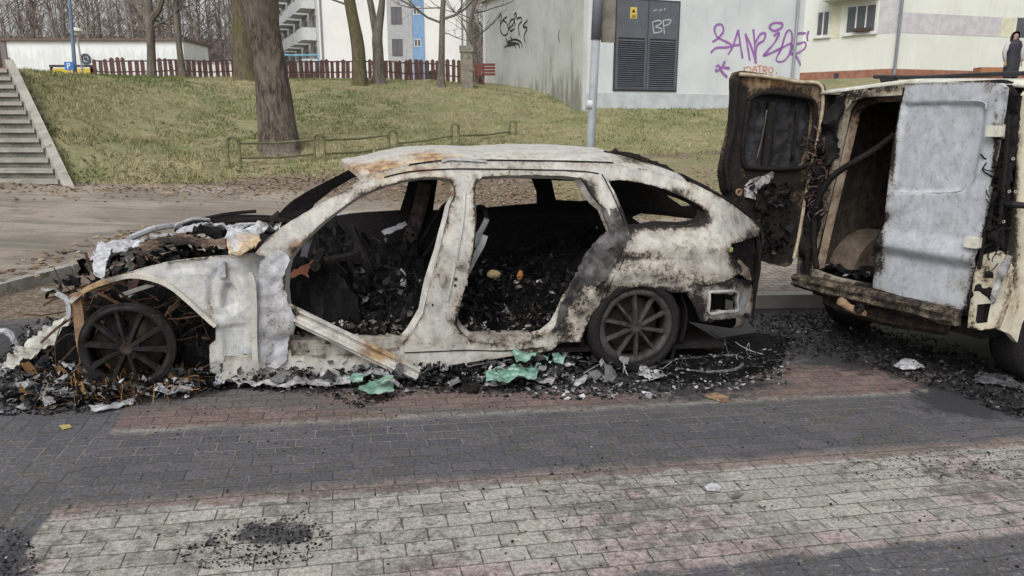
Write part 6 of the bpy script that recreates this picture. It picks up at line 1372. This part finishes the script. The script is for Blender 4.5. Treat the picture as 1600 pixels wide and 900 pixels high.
rnd = random.Random(8); mb = MB(); wires(mb, rnd, lambda r: (lambda u, v: van(vpx(u, v, -.05)[0], -.05, vpx(u, v, -.05)[1]))(r.uniform(1545, 1566), r.uniform(240, 400)), 110, (.04, .11), (.002, .006), .3, lambda r: r.uniform(.1, .75)); o = mb.build('lamp_wiring', CHAR, vt); o['kind'] = 'stuff'
mb = MB()
for (u, v) in ((1588,248),(1582,299),(1592,299),(1573,346)):
    a_, z = vpx(u, v, -.02); mb.lathe(van(a_, -.045, z), -vn, [(.009, 0), (.009, .006), (.005, .006), (.005, 0)], 10)
a_, z = vpx(1590, 318, -.03); mb.build('bolt_ring', burnt('bolt_metal', (.35, .33, .3), (.3, .3, .3), -.3, -.4), vt)
a_, z = vpx(1590, 320, -.05); mb = MB(); mb.tube([van(a_ - .06, -.05, z), van(a_, -.08, z + .003), van(a_ + .2, -.08, z)], .018, 8); mb.build('side_rub_strip', plain('black_rubber', (.02, .02, .022), .5), vt)
# lower corner with its square recess
vpanel('bumper_corner', [(1512,512),(1516,470),(1522,430),(1530,400),(1560,392),(1576,420),(1570,470),(1556,512),(1534,516)], [[(1522,506),(1526,476),(1548,474),(1543,504)]], -.055, .05, CREAM, [(1540,430,(14,30),'s',.5),(1520,500,(5,30),'s',.5)], .025, .006)
a_, z = vpx(1534, 490, -.03); mb = MB(); vbox(mb, a_ - .08, a_ + .08, -.03, -.003, z - .09, z + .09); vbox(mb, a_ - .03, a_ + .02, -.045, -.031, z - .05, z + .06); mb.build('reflector_recess', VBLK, vt)
vpanel('peeled_sheet', [(1552,440),(1560,420),(1572,398),(1580,402),(1578,420),(1562,440),(1556,468),(1548,476)], [], -.10, .01, TORN, (), .02, .03, 9, .004)
# rusty bumper beam, tow hitch, lower valance
def beamv(name, pts, d, hh, dd, m, amp=.01):
    P_ = spline([Vector((vpx(u, v, d)[0], d, vpx(u, v, d)[1])) for u, v in pts], 6); V = []; sec = [(-hh, 0), (-hh * .4, -dd), (0, -dd * .8), (hh * .5, -dd), (hh, -dd * .5), (hh, dd), (-hh, dd)]; k = len(sec)
    for i, p in enumerate(P_):
        for (h, q) in sec: V.append(van(p.x, p.y + q + amp * nz((p.x, h * 9, 0), 8), p.z + h + amp * nz((p.x, h, 3), 6)))
    Fc = [(i * k + j, i * k + (j + 1) % k, (i + 1) * k + (j + 1) % k, (i + 1) * k + j) for i in range(len(P_) - 1) for j in range(k)] + [tuple(range(k)), tuple(len(V) - 1 - j for j in range(k))]
    return mk(name, V, Fc, m, vt, False, {'soot': [.15] * len(V), 'rust': [.15] * len(V)})
beamv('bumper_beam', [(1243,437),(1290,450),(1350,464),(1420,480),(1494,497)], -.10, .055, .05, burnt('bumper_rust', (.22, .20, .16), (.09, .078, .062), -.02, -.34), .014)
beamv('lower_valance', [(1290,468),(1340,486),(1400,500),(1480,512)], -.02, .05, .03, burnt('valance_rust', (.09, .068, .05), (.05, .04, .032), -.02, -.25), .014)
mb = MB(); pts = strip_pts([(1316,472),(1326,480),(1340,486),(1352,490)], -.19); mb.tube(pts, [.03, .026, .03, .018], 10); mb.lathe(pts[0], -vn + Vector((0, 0, .5)), [(.0, -.03), (.03, -.02), (.03, .02), (0, .03)], 12); mb.build('tow_hitch', RUSTM, vt)
mb = MB(); a_, z = vpx(1345, 482, -.2); mb.lathe(van(a_, -.2, z), -vn, [(.032, 0), (.032, .03), (.018, .03), (.018, 0)], 14); mb.build('tow_ring', BLACKM, vt)
# wheels of the van
for (a_, d, nm) in ((VW - .10, .55, 1), (.10, .55, 0), (VW - .10, 3.15, 1), (.10, 3.15, 0)):
    sg = 1 if a_ > 1 else -1; c = van(a_, d, .29); mb = MB(); mb.lathe(c, vs * sg, [(.19, -.12), (.27, -.12), (.30, -.08), (.305, .05), (.28, .085), (.2, .09), (.18, .05)], 40); w1 = mb.build('wheel', TYR, vt, True)
    mb = MB(); mb.lathe(c, vs * sg, [(.185, .06), (.175, .03), (.12, .02), (.06, .045), (0, .045)], 28); mb.build('rim', RIMB, w1, True)
# underside
mb = MB(); vbox(mb, .12, VW - .12, .05, 3.7, .30, .40); mb.build('underbody', VBLK, vt)
# roof rack bar
mb = MB(); A_ = at(1370, 119, 5.35); 
a0, z0 = vpx(1370, 120, .35); a1, z1 = vpx(1650, 117, .35); RB = plain('black_rack', (.022, .022, .026), .4)
rk = [van(vpx(u, v, .35)[0], .35, vpx(u, v, .35)[1]) for u, v in ((1366,120),(1440,121),(1525,117),(1590,115),(1625,114))]
mb.tube(spline(rk, 5), .014, 8); rkb = mb.build('roof_bar', RB, vt)
for aa in (a0 + .10, VW - .12):
    mb = MB(); mb.add([van(aa - .06, .33, z0 - .01), van(aa + .06, .33, z0 - .01), van(aa + .035, .33, VH + .0), van(aa - .02, .33, VH), van(aa - .06, .38, z0 - .01), van(aa + .06, .38, z0 - .01), van(aa + .035, .38, VH), van(aa - .02, .38, VH)], [(0, 1, 2, 3), (7, 6, 5, 4), (0, 4, 5, 1), (1, 5, 6, 2), (2, 6, 7, 3), (3, 7, 4, 0)]); mb.build('rack_foot', RB, rkb)
mb = MB(); mb.tube([r_ + vn * 1.2 for r_ in spline(rk, 5)], .014, 8); mb.build('roof_bar', RB, vt)
# the hanging right rear door
DM = burnt('pale_blue_oxide', (.44, .47, .505), (.37, .395, .425), -.32, -.50, .65, .2)
DS = [(1395,210,(6,90),'s',.75),(1375,390,(12,60),'s',.6),(1385,340,(20,16),'s',.5),(1555,250,(6,120),'s',.45),(1430,480,(80,8),'s',.4),(1500,440,(26,30),'s',.32),(1420,300,(30,14),'s',.22),(1365,420,(12,30),'s',.4),(1480,350,(50,5),'s',.2),(1440,130,(60,5),'s',.2),(1545,140,(10,10),'s',.4),(1520,470,(8,30),'s',.4)]
dpoly = [(1417,134),(1440,130),(1500,129),(1560,130),(1569,137),(1563,180),(1554,240),(1545,290),(1535,350),(1522,400),(1511,440),(1502,480),(1494,487),(1440,472),(1400,461),(1361,450),(1363,425),(1366,400),(1376,370),(1384,345),(1386,315),(1391,270),(1398,220),(1408,170)]
recess = [vpx(u, v, -.09) for u, v in [(1412,160),(1480,158),(1536,160),(1541,172),(1532,230),(1522,285),(1510,300),(1460,303),(1392,302)]]
def dlift(a_, z):
    s = 0.0
    s += .022 * ss(0, .022, pdist(a_, z, recess)) if inpoly(a_, z, recess) else 0
    z1 = vpx(1450, 303, -.09)[1]; z2 = vpx(1450, 392, -.09)[1]; z3 = vpx(1450, 408, -.09)[1]
    s += -.03 * ss(z2 + .12, z2, z) + .05 * ss(z2, z3 - .02, z); return s + .01 * math.sin(a_ * 5)
rd_ = vpanel('rear_door', dpoly, [], -.09, .035, DM, DS, .014, .005, 5, .001, None, dlift)
mb = MB()
for ln_ in ([(1411,157),(1450,156),(1500,157),(1536,159),(1541,170)], [(1390,299),(1420,301),(1470,301),(1500,298),(1512,285)]):
    mb = MB(); mb.tube(spline([van(vpx(u, v, -.09)[0], -.091, vpx(u, v, -.09)[1]) for u, v in ln_], 5), .003, 6); mb.build('door_crease', DM, rd_)
pass
mb = MB(); mb.tube(spline([van(vpx(u, v, -.07)[0], -.07, vpx(u, v, -.07)[1]) for u, v in [(1414,138),(1404,190),(1395,245),(1388,300),(1386,345),(1372,372),(1364,400)]], 5), .012, 7, rn=.4); mb.build('door_edge_seal', BLACKM, rd_)
# hose across the opening
mb = MB(); mb.tube(spline([van(vpx(u, v, d_)[0], d_, vpx(u, v, d_)[1]) for (u, v, d_) in [(1398,210,.10),(1370,232,.06),(1340,250,-.02),(1312,267,-.06),(1293,285,-.08),(1280,310,-.08),(1273,345,-.06),(1272,385,-.05),(1276,420,-.04)]], 6), .022, 10); mb.build('charred_hose', BLACKM, vt, True)
# charred left post clutter
vpanel('left_post_char', [(1296,165),(1306,150),(1318,150),(1312,190),(1300,240),(1288,290),(1278,340),(1268,390),(1262,430),(1250,434),(1247,415),(1254,360),(1262,300),(1270,250),(1282,200)], [], -.05, .03, BLACKM, None, .03, .07, 8, .01)
rnd = random.Random(9); mb = MB(); wires(mb, rnd, lambda r: (lambda u, v: van(vpx(u, v, -.08)[0], -.08, vpx(u, v, -.08)[1]))(r.uniform(1262, 1290), r.uniform(215, 330)), 90, (.04, .12), (.003, .008), .2, lambda r: r.uniform(.1, .9)); o = mb.build('post_wiring', toned('pinkish_wire', [(0, (.02, .015, .015)), (.6, (.07, .045, .045)), (1, (.22, .14, .14))], .9, .1), vt); o['kind'] = 'stuff'
# --- the left rear door, swung wide open, inner face towards the street
HL = van(-.03, -.02, 0); dY = HL.y
Dr = at(1285, 300, HL.y - .02); Dl = at(1130, 300, HL.y - .42); dv = Vector((Dl.x - Dr.x, Dl.y - Dr.y, 0)).normalized(); dnm = Vector((-dv.y, dv.x, 0)); dnm = -dnm if dnm.y > 0 else dnm      # dnm faces the camera
D0 = Vector((Dr.x, Dr.y, 0))
def dpx(u, v, k=0.0):
    P0 = D0 + dnm * k; r = ray(u, v); t = dnm.dot(P0 - CAM) / dnm.dot(r); q = CAM + r * t; return (q - D0).dot(dv), q.z
def dpt(a_, z, k): return D0 + dv * a_ + dnm * k + Vector((0, 0, z))
def dpanel(name, out, holes, k, th, m, st=(), grid=.03, crump=0, cs=6, jit=0, parent=None, lift=None):
    V2, Fc = cdt([dpx(u, v, k) for u, v in out], [[dpx(u, v, k) for u, v in h] for h in holes], grid, jit)
    f = lambda a_, z, o=0: dpt(a_, z, k + crump * fbm((a_, z, 5), cs, 2) + (lift(a_, z) if lift else 0) - o)
    V, F3 = solid(V2, Fc, lambda a_, z: f(a_, z), lambda a_, z: f(a_, z, th)); return mk(name, V, F3, m, parent or vt, False, stains(V, st))
dout = [(1152,113),(1162,110),(1200,116),(1245,124),(1287,132),(1290,140),(1286,160),(1282,200),(1274,240),(1264,280),(1257,320),(1250,360),(1243,390),(1238,412),(1228,418),(1205,412),(1185,406),(1176,380),(1160,350),(1143,318),(1132,296),(1128,268),(1132,240),(1140,214),(1144,180),(1146,150),(1147,122)]
win_ = [(1170,158),(1178,150),(1196,145),(1225,147),(1258,152),(1270,158),(1274,170),(1272,200),(1266,235),(1260,256),(1250,262),(1215,264),(1175,262),(1163,258),(1161,230),(1165,190)]
DBR = burnt('browned_door_paint', (.27, .21, .145), (.13, .10, .075), -.06, -.15)
DST = [(1210,290,(50,14),'s',1.0),(1165,330,(20,30),'s',.9),(1215,350,(40,60),'s',1.0),(1160,160,(10,30),'s',.8),(1245,150,(30,6),'s',.6),(1220,125,(70,14),'r',.4),(1150,200,(14,80),'s',.9),(1140,280,(20,40),'s',.9),(1230,330,(30,60),'s',.5),(1200,280,(60,24),'s',.75),(1275,200,(10,60),'s',.2),(1158,270,(10,30),'r',.8),(1240,370,(10,30),'r',.5),(1200,400,(50,14),'s',.9),(1220,142,(60,8),'s',.4)]
ldoor = dpanel('open_rear_door', dout, [win_], 0.0, .05, DBR, DST, .025, .012, 6, .002)
dpanel('window_panel', win_, [], -.055, .012, burnt('black_window_panel', (.045, .045, .05), (.02, .02, .024), -.1, -.6, .6, .9), None, .03, .02, 7, 0, ldoor)
# rolled window surround and strut
def dtube(name, pts, k, r, m, closed=False, n=8, rn=0):
    P_ = [dpt(*dpx(u, v, k), k) for u, v in pts]; P_ = P_ + P_[:1] if closed else P_; mb = MB(); mb.tube(spline(P_, 4), r, n, rn=rn); return mb.build(name, m, ldoor, True)
dtube('window_surround', win_, .01, .018, BLACKM, True); dtube('inner_beam', [(1206,160),(1202,200),(1198,240),(1195,262)], -.03, .035, BLACKM); dtube('inner_strut', [(1198,172),(1192,210),(1182,250)], -.02, .006, burnt('grey_strut', (.10, .095, .09), (.05, .048, .045), -.1, -.6))
dtube('inner_beam', [(1246,170),(1244,200),(1238,248)], -.03, .012, BLACKM)
dtube('door_outer_lip', [(1156,116),(1200,120),(1245,128),(1284,136),(1281,200),(1266,268),(1255,330),(1246,380),(1240,405)], .02, .013, burnt('lip_metal', (.50, .44, .33), (.33, .27, .18), -.2, -.3))
dtube('lock_side_crumple', [(1152,122),(1148,160),(1146,200),(1138,232),(1134,262),(1140,300)], .02, [.018 + .012 * abs(nz((i, 0, 0), .5)) for i in range(21)], BLACKM, rn=.5)
dpanel('molten_trim', [(1168,290),(1180,278),(1196,276),(1210,268),(1212,280),(1196,288),(1184,296),(1180,312),(1168,308)], [], .03, .02, burnt('silver_melt', (.45, .44, .47), (.15, .14, .15), -.1, -.5, .4), (), .015, .04, 10, .004, ldoor)
dpanel('lower_cavity', [(1180,305),(1226,296),(1240,300),(1236,330),(1226,360),(1222,395),(1196,392),(1188,360),(1178,330)], [], .005, .02, BLACKM, None, .025, .07, 8, .006, ldoor)
rnd = random.Random(10); mb = MB(); shards(mb, rnd, lambda r: dpt(*dpx(r.uniform(1165, 1240), r.uniform(290, 400), .03), .03), 120, (.02, .05), 1.2, lambda r: r.uniform(.1, .9)); o = mb.build('door_char', CHAR, ldoor); o['kind'] = 'stuff'
mb = MB(); mb.lathe(dpt(*dpx(1153, 300, .03), .03), dnm, [(.016, 0), (.026, .004), (.026, .014), (.014, .014), (.014, 0)], 14); mb.build('lock_ring', RUSTM, ldoor)

# ============================================================ DEBRIS ON THE GROUND
def gp(u, v, dz=0.0): return on_ground(u, v, dz)
ASHT = toned('ash_flake', [(0, (.006, .006, .007)), (.5, (.022, .021, .022)), (.66, (.075, .073, .073)), (.8, (.23, .23, .24)), (1, (.50, .51, .53))], .8, .5, 50)
def pxsampler(poly, dz=0, pile=None):
    xs_ = [p[0] for p in poly]; ys_ = [p[1] for p in poly]
    def f(r):
        for _ in range(30):
            u, v = r.uniform(min(xs_), max(xs_)), r.uniform(min(ys_), max(ys_))
            if inpoly(u, v, poly): p = gp(u, v, dz); p.z += (pile(u, v, r) if pile else 0); return p
    return f
rnd = random.Random(41)
def skirt(u, v, r): return r.uniform(0, .09) * math.exp(-((v - (605 - (u - 250) * .035)) / 16) ** 2)
near_poly = [(0,560),(60,520),(110,500),(130,590),(330,598),(560,590),(760,566),(900,556),(1000,580),(1130,560),(1200,520),(1240,560),(1230,590),(1100,606),(960,616),(860,618),(760,612),(640,618),(560,640),(520,622),(380,610),(240,622),(120,648),(0,650)]
mb = MB()
shards(mb, rnd, pxsampler(near_poly, 0, skirt), 5200, (.005, .022), .5, lambda r: r.choice((.1, .25, .4, .5, .62, .75)) + r.uniform(-.12, .16))
shards(mb, rnd, pxsampler([(340,588),(560,580),(760,562),(900,548),(910,590),(860,606),(740,606),(640,606),(560,606),(460,606),(345,606)], 0, lambda u, v, r: r.uniform(0, .10)), 2400, (.008, .032), .8, lambda r: r.uniform(.35, 1) if r.random() < .6 else r.uniform(0, .4))
shards(mb, rnd, pxsampler([(0,590),(40,530),(110,500),(130,600),(330,600),(300,625),(120,645),(0,640)], 0, lambda u, v, r: r.uniform(0, .10)), 1500, (.007, .03), .9, lambda r: r.choice((.1, .3, .5, .7, .85)) + r.uniform(-.1, .1))
shards(mb, rnd, pxsampler([(700,590),(1000,585),(1230,560),(1230,600),(1000,625),(760,625)], 0), 700, (.008, .028), .4, lambda r: r.uniform(0, 1) ** .8)
shards(mb, rnd, pxsampler([(340,590),(560,582),(760,564),(900,550),(980,585),(1000,600),(860,608),(740,608),(560,610),(345,608)], 0, lambda u, v, r: r.uniform(.02, .10)), 170, (.03, .075), .45, lambda r: r.uniform(.5, .86)); shards(mb, rnd, pxsampler([(0,600),(60,545),(120,560),(130,600),(320,606),(120,640),(0,640)], 0, lambda u, v, r: r.uniform(.02, .08)), 90, (.03, .08), .5, lambda r: r.uniform(.45, .9)); tag(mb.build('ash_debris', ASHT), 'flaked white and black ash strewn under the burnt wagon', 'debris', kind='stuff')
mb = MB(); shards(mb, rnd, pxsampler([(1190,500),(1290,490),(1500,560),(1600,590),(1600,660),(1500,620),(1400,590),(1290,560),(1200,545)], 0, lambda u, v, r: r.uniform(0, .03)), 3000, (.005, .024), .5, lambda r: r.choice((.05, .2, .4, .5)) + r.uniform(-.1, .25)); shards(mb, rnd, pxsampler([(1165,494),(1290,482),(1400,500),(1300,525),(1180,520)]), 900, (.004, .02), .5, lambda r: r.choice((.1, .25, .45, .55)) + r.uniform(-.1, .25)); shards(mb, rnd, pxsampler([(1180,505),(1220,492),(1330,490),(1480,530),(1560,570),(1400,560),(1250,535),(1190,530)]), 1500, (.004, .018), .5, lambda r: r.choice((.1, .25, .45, .55)) + r.uniform(-.1, .2)); tag(mb.build('van_debris', ASHT), 'black crumbs and ash strewn under the burnt van', 'debris', kind='stuff')
mb = MB(); 
for (pl, n) in (([(270,860),(360,820),(480,800),(520,840),(480,880),(300,890)], 700), ([(0,820),(50,840),(60,900),(0,900)], 160), ([(1300,710),(1600,700),(1600,750),(1330,745)], 350), ([(40,640),(900,610),(1500,640),(1600,700),(1000,700),(200,720)], 350), ([(100,780),(1600,700),(1600,890),(100,890)], 260), ([(860,720),(960,715),(960,740),(860,745)], 60)):
    shards(mb, rnd, pxsampler(pl), n, (.002, .010), .4, lambda r: r.choice((.1, .3, .45, .5)) + (r.uniform(.3, .5) if r.random() < .1 else 0))
tag(mb.build('road_crumbs', ASHT), 'small soot crumbs scattered over the block paving', 'debris', kind='stuff')
mb = MB(); wires(mb, rnd, pxsampler([(90,600),(300,590),(290,615),(120,625)], 0, lambda u, v, r: r.uniform(0, .05)), 260, (.15, .45), (.0012, .0028), .0, lambda r: r.random())
for i, v in enumerate(mb.V):
    zz = gz(v.x) + .006
    if v.z < zz or v.z > zz + .12: mb.V[i] = Vector((v.x, v.y, zz + abs(v.z - zz) * .2 % .08))
tag(mb.build('tyre_wire_nest', toned('rusty_tyre_wire', [(0, (.06, .035, .022)), (.6, (.20, .11, .05)), (1, (.30, .19, .09))], .8, .0)), 'tangle of rusty tyre cord wire around the bare front rim', 'wire', kind='stuff')
mb = MB(); wires(mb, rnd, pxsampler([(560,590),(1000,600),(1240,560),(1200,540),(900,560)], 0, lambda u, v, r: r.uniform(0, .05)), 120, (.1, .35), (.0015, .004), .0, lambda r: r.random())
for i, v in enumerate(mb.V):
    zz = gz(v.x) + .006
    if v.z < zz or v.z > zz + .1: mb.V[i] = Vector((v.x, v.y, zz + abs(v.z - zz) * .2 % .06))
tag(mb.build('loose_wire', ASHT), 'loose burnt wires lying beside the wagon sill and rear wheel', 'wire', kind='stuff')
# single pieces
def flake(name, poly, h, m, label, cat, amp=.02, grp=None, lift=.0, seed=0, tilt=0.0, grid=.015, th=.004, st=()):
    """crumpled piece: footprint traced on a plane h above the ground, tilt raises its far edge"""
    P_ = [gp(u, v, h) for u, v in poly]; base = min(p.y for p in P_); V2, Fc = cdt([(p.x, p.y) for p in P_], [], grid, .002)
    f = lambda x, y, k=0: Vector((x, y - 0, gz(x) + h + (y - base) * tilt + amp * (.9 * abs(nz((x, y, seed), 8, seed)) + .45 * abs(nz((x, y, seed), 17, seed)) + .15 * nz((x, y, seed), 50)) + k))
    V, F3 = solid(V2, Fc, lambda x, y: f(x, y), lambda x, y: f(x, y, -th)); o = mk(name, V, F3, m, None, 'auto', stains(V, st)); return tag(o, label, cat, grp)
GLS, b = newmat('melted_green_glass'); o = b.obj(); n_ = b.noise(o, 30, 5, .6); n2_ = b.noise(o, 9, 5)
b.out(b.mix(b.mr(n_, .35, .68), (.09, .20, .155), b.mix(b.mr(n2_, .4, .6), (.22, .38, .31), (.33, .46, .40))), .25, b.bump(n_, .5, .006), 0, .6)
G_ = 'melted green glass beside the sill'
flake('green_glass_piece', [(760,598),(757,585),(775,578),(800,576),(830,574),(843,582),(838,592),(806,597),(780,600)], .085, GLS, 'large flattened slab of melted green glass left of the rear wheel', 'glass', .05, G_, seed=1)
flake('green_glass_piece', [(806,570),(800,556),(815,545),(836,540),(838,556),(828,566)], .14, GLS, 'folded green glass piece lying on top of the glass pile', 'glass', .05, G_, seed=2)
flake('green_glass_piece', [(866,566),(862,552),(872,552),(884,560),(880,570)], .12, GLS, 'small green glass shard nearest the rear wheel', 'glass', .03, G_, seed=3)
flake('green_glass_piece', [(560,612),(566,602),(590,598),(614,602),(616,612),(594,617),(572,614)], .05, GLS, 'low green glass sheet below the fallen door beam', 'glass', .03, G_, seed=4)
flake('green_glass_piece', [(542,594),(552,586),(570,588),(566,596),(550,598)], .09, GLS, 'narrow green glass sliver left of the fallen door beam tip', 'glass', .02, G_, seed=5)
flake('green_glass_piece', [(586,596),(606,586),(616,588),(610,596),(596,600)], .10, GLS, 'thin green glass shard under the fallen door beam tip', 'glass', .02, G_, seed=6)
mb = MB(); shards(mb, rnd, pxsampler([(745,600),(757,575),(800,552),(860,548),(900,570),(880,596),(800,604)], 0, lambda u, v, r: r.uniform(.03, .13)), 90, (.010, .040), .7); shards(mb, rnd, pxsampler([(530,600),(560,584),(620,590),(625,612),(560,618)], 0, lambda u, v, r: r.uniform(.02, .07)), 45, (.008, .03), .7); tag(mb.build('green_glass_crumbs', GLS), 'small broken green glass crumbs among the ash by the sill', 'glass', kind='stuff')
# upright green chunk leaning on the sill
p = gp(849, 568); mb = MB(); V2, Fc = cdt([(-.055, .0), (.05, -.01), (.055, .12), (.03, .14), (-.04, .13), (-.06, .06)], [], .015, .002)
A_ = lambda x, z, k=0: p + es * x + en * (z * .35 + .02 * fbm((x, z, 0), 20) + k) + Vector((0, 0, z + .01)); V, F3 = solid(V2, Fc, lambda x, z: A_(x, z), lambda x, z: A_(x, z, .012)); tag(mk('green_glass_chunk', V, F3, GLS, None), 'upright green glass chunk leaning on the sill before the rear wheel', 'glass', G_)
AL = burnt('pale_molten_metal', (.43, .43, .44), (.27, .27, .285), -.16, -.6, .6, .6)
flake('grey_melted_lump', [(258,606),(250,592),(268,584),(282,586),(292,598),(306,606),(300,615),(280,620),(262,618),(240,622),(246,610)], .03, TORN, 'crumpled blue grey molten lump right of the bare front rim', 'metal scrap', .09, 'molten metal scraps', seed=8, grid=.012)
flake('grey_melted_lump', [(334,608),(340,590),(352,584),(366,580),(364,590),(350,604),(340,612)], .03, TORN, 'small upright grey metal scrap at the foot of the inner wing', 'metal scrap', .07, 'molten metal scraps', seed=9, grid=.012)
flake('pale_skirt_strip', [(356,598),(400,598),(450,594),(500,596),(545,592),(548,600),(520,604),(480,602),(450,607),(420,604),(380,604)], .03, AL, 'long ragged pale strip of melted skirt along the sill', 'metal scrap', .05, 'molten metal scraps', seed=10)
flake('pale_bumper_piece', [(0,580),(12,566),(40,540),(64,522),(96,504),(119,506),(116,524),(96,544),(72,552),(40,566),(22,582)], .10, burnt('bumper_bar', (.46, .45, .40), (.36, .36, .33), -.22, -.3), 'long pale bumper carrier fallen in front of the bare rim', 'bumper', .07, 'molten metal scraps', seed=11)
flake('pale_fragment', [(88,560),(98,552),(112,556),(120,572),(112,582),(98,576)], .05, TORN, 'crumpled silver fragment touching the left edge of the bare rim', 'metal scrap', .09, 'molten metal scraps', seed=12, grid=.012)
flake('pale_fragment', [(24,636),(36,630),(52,628),(58,620),(56,634),(36,641)], .01, AL, 'flat white fragment alone at the far left on the soot', 'metal scrap', .02, 'molten metal scraps', seed=13)
flake('pale_fragment', [(140,640),(170,632),(200,626),(215,622),(208,632),(170,641),(146,646)], .01, TORN, 'long thin grey strip curling away below the bare rim', 'metal scrap', .03, 'molten metal scraps', seed=14)
flake('flat_pale_scrap', [(718,561),(740,558),(775,561),(783,567),(750,569),(722,567)], .08, AL, 'flat pale slat lying over the rubble under the centre pillar', 'metal scrap', .01, 'molten metal scraps', seed=15)
flake('white_block', [(757,602),(770,594),(794,595),(792,601),(772,604)], .02, AL, 'white rectangular chip below the large green glass slab', 'metal scrap', .02, 'molten metal scraps', seed=16)
flake('white_block', [(834,594),(856,584),(868,582),(872,592),(862,602),(842,600)], .03, AL, 'ribbed white chunk right of the large green glass slab', 'metal scrap', .04, 'molten metal scraps', seed=17)
flake('white_block', [(896,602),(902,594),(914,586),(920,588),(914,598),(904,604)], .03, AL, 'leaning white splinter just left of the rear tyre', 'metal scrap', .03, 'molten metal scraps', seed=18)
flake('white_chip', [(936,592),(948,588),(960,592),(952,597),(940,597)], .01, AL, 'small oval pale chip in front of the rear wheel', 'metal scrap', .015, 'molten metal scraps', seed=19)
flake('white_chip', [(996,586),(1002,574),(1014,580),(1034,582),(1042,588),(1026,594),(1008,592)], .02, AL, 'jagged white heap right below the rear wheel', 'metal scrap', .05, 'molten metal scraps', seed=20)
flake('blue_grey_lump', [(778,560),(784,548),(796,546),(798,556),(790,564)], .08, TORN, 'rounded blue grey lump left of the folded green glass', 'metal scrap', .05, 'molten metal scraps', seed=21, grid=.012)
flake('dark_block', [(722,604),(726,596),(742,596),(750,602),(744,612),(728,612)], .02, BLACKM, 'charred dark lump at the edge of the red blocks', 'metal scrap', .04, 'molten metal scraps', seed=22)
flake('brown_plate', [(1098,618),(1118,614),(1140,620),(1138,628),(1126,628),(1108,622)], .006, RUSTM, 'thin brown plate lying on the grey blocks right of the rear wheel', 'metal scrap', .01, 'molten metal scraps', seed=23)
flake('grey_stone', [(1100,762),(1112,756),(1128,762),(1124,768),(1106,768)], .006, TORN, 'grey crumpled chip alone on the pale blocks in the foreground', 'metal scrap', .02, 'molten metal scraps', seed=24)
flake('grey_stone', [(1142,774),(1152,770),(1162,772),(1154,779),(1144,779)], .006, burnt('dk_chip', (.16, .16, .15), (.1, .1, .1), -.3, -.5), 'small dark chip right of the grey crumpled foreground chip', 'metal scrap', .02, 'molten metal scraps', seed=25)
flake('dark_scrap', [(1395,572),(1410,564),(1440,570),(1446,576),(1430,580),(1404,576)], .02, TORN, 'dull grey torn scrap on the soot under the van', 'metal scrap', .04, 'molten metal scraps', seed=26)
flake('dark_scrap', [(1520,590),(1530,584),(1560,586),(1590,598),(1610,604),(1610,614),(1580,606),(1550,600),(1524,598)], .02, burnt('rubber_strip', (.11, .11, .12), (.06, .06, .065), -.2, -.6), 'long dark rubber strip below the van wheel', 'rubber scrap', .04, 'molten metal scraps', seed=27)
flake('yellow_leaf', [(92,666),(108,664),(112,668),(98,672)], .004, plain('yellow_leaf_colour', (.42, .34, .12)), 'single curled yellow leaf at the left on the dark blocks', 'leaf', .01, None, seed=28, grid=.01, th=.001)
LOOP = spline([gp(u, v, .025) for u, v in [(1000,584),(1030,570),(1060,562),(1110,558),(1150,556),(1161,564),(1152,576),(1120,581),(1080,580),(1056,576)]], 6)
mb = MB(); mb.tube(LOOP, .011, 8); tag(mb.build('rubber_loop', burnt('grey_rubber', (.15, .145, .15), (.08, .08, .085), -.3, -.6)), 'long grey rubber loop lying behind the rear wheel', 'rubber strip')
mb = MB(); c = gp(13, 560, .0); mb.tube(spline([c + Vector((x, y, z)) for x, y, z in ((-.09, .0, .02), (-.07, 0, .13), (.0, 0, .17), (.05, 0, .12), (.05, .01, .03))], 5), .017, 8, rn=.5); tag(mb.build('silver_hoop', TORN), 'curled silver hoop at the left edge of the photo', 'metal scrap')
def lumppile(name, poly, h, label, m=None, seed=0):
    P_ = [gp(u, v) for u, v in poly]; V2, Fc = cdt([(p.x, p.y) for p in P_], [], .03); cx = sum(p.x for p in P_) / len(P_); cy = sum(p.y for p in P_) / len(P_)
    bd_ = [(p.x, p.y) for p in P_]
    def ed(x, y):
        m_ = 9
        for i in range(len(bd_)):
            a_ = Vector(bd_[i]); c_ = Vector(bd_[(i + 1) % len(bd_)]); q = Vector((x, y)); ab = c_ - a_; t = max(0, min(1, (q - a_).dot(ab) / ab.length_squared)); m_ = min(m_, (a_ + ab * t - q).length)
        return m_
    V = [Vector((v[0], v[1], gz(v[0]) + .004 + h * ss(0, .14, ed(v[0], v[1])) * (.6 + .7 * abs(fbm((v[0], v[1], seed), 7)) + .4 * abs(nz((v[0], v[1], seed), 26))))) for v in V2]
    o = mk(name, V, Fc, CHAR, None, False, None, {'tone': [min(1, max(0, .25 + .4 * nz(V[f[0]], 8) + random.uniform(-.12, .12))) for f in Fc]}); return tag(o, label, 'debris', kind='stuff')
lumppile('soot_heap', [(20,600),(60,560),(110,540),(300,560),(340,590),(560,588),(760,566),(870,552),(905,570),(850,598),(700,604),(560,606),(400,606),(250,616),(120,636),(20,636)], .055, 'sooty rubble banked along the wagon sill', seed=1)
lumppile('soot_heap', [(1000,575),(1060,540),(1180,520),(1235,530),(1220,575),(1120,598),(1030,600)], .03, 'black rubble behind the rear wheel', seed=2)
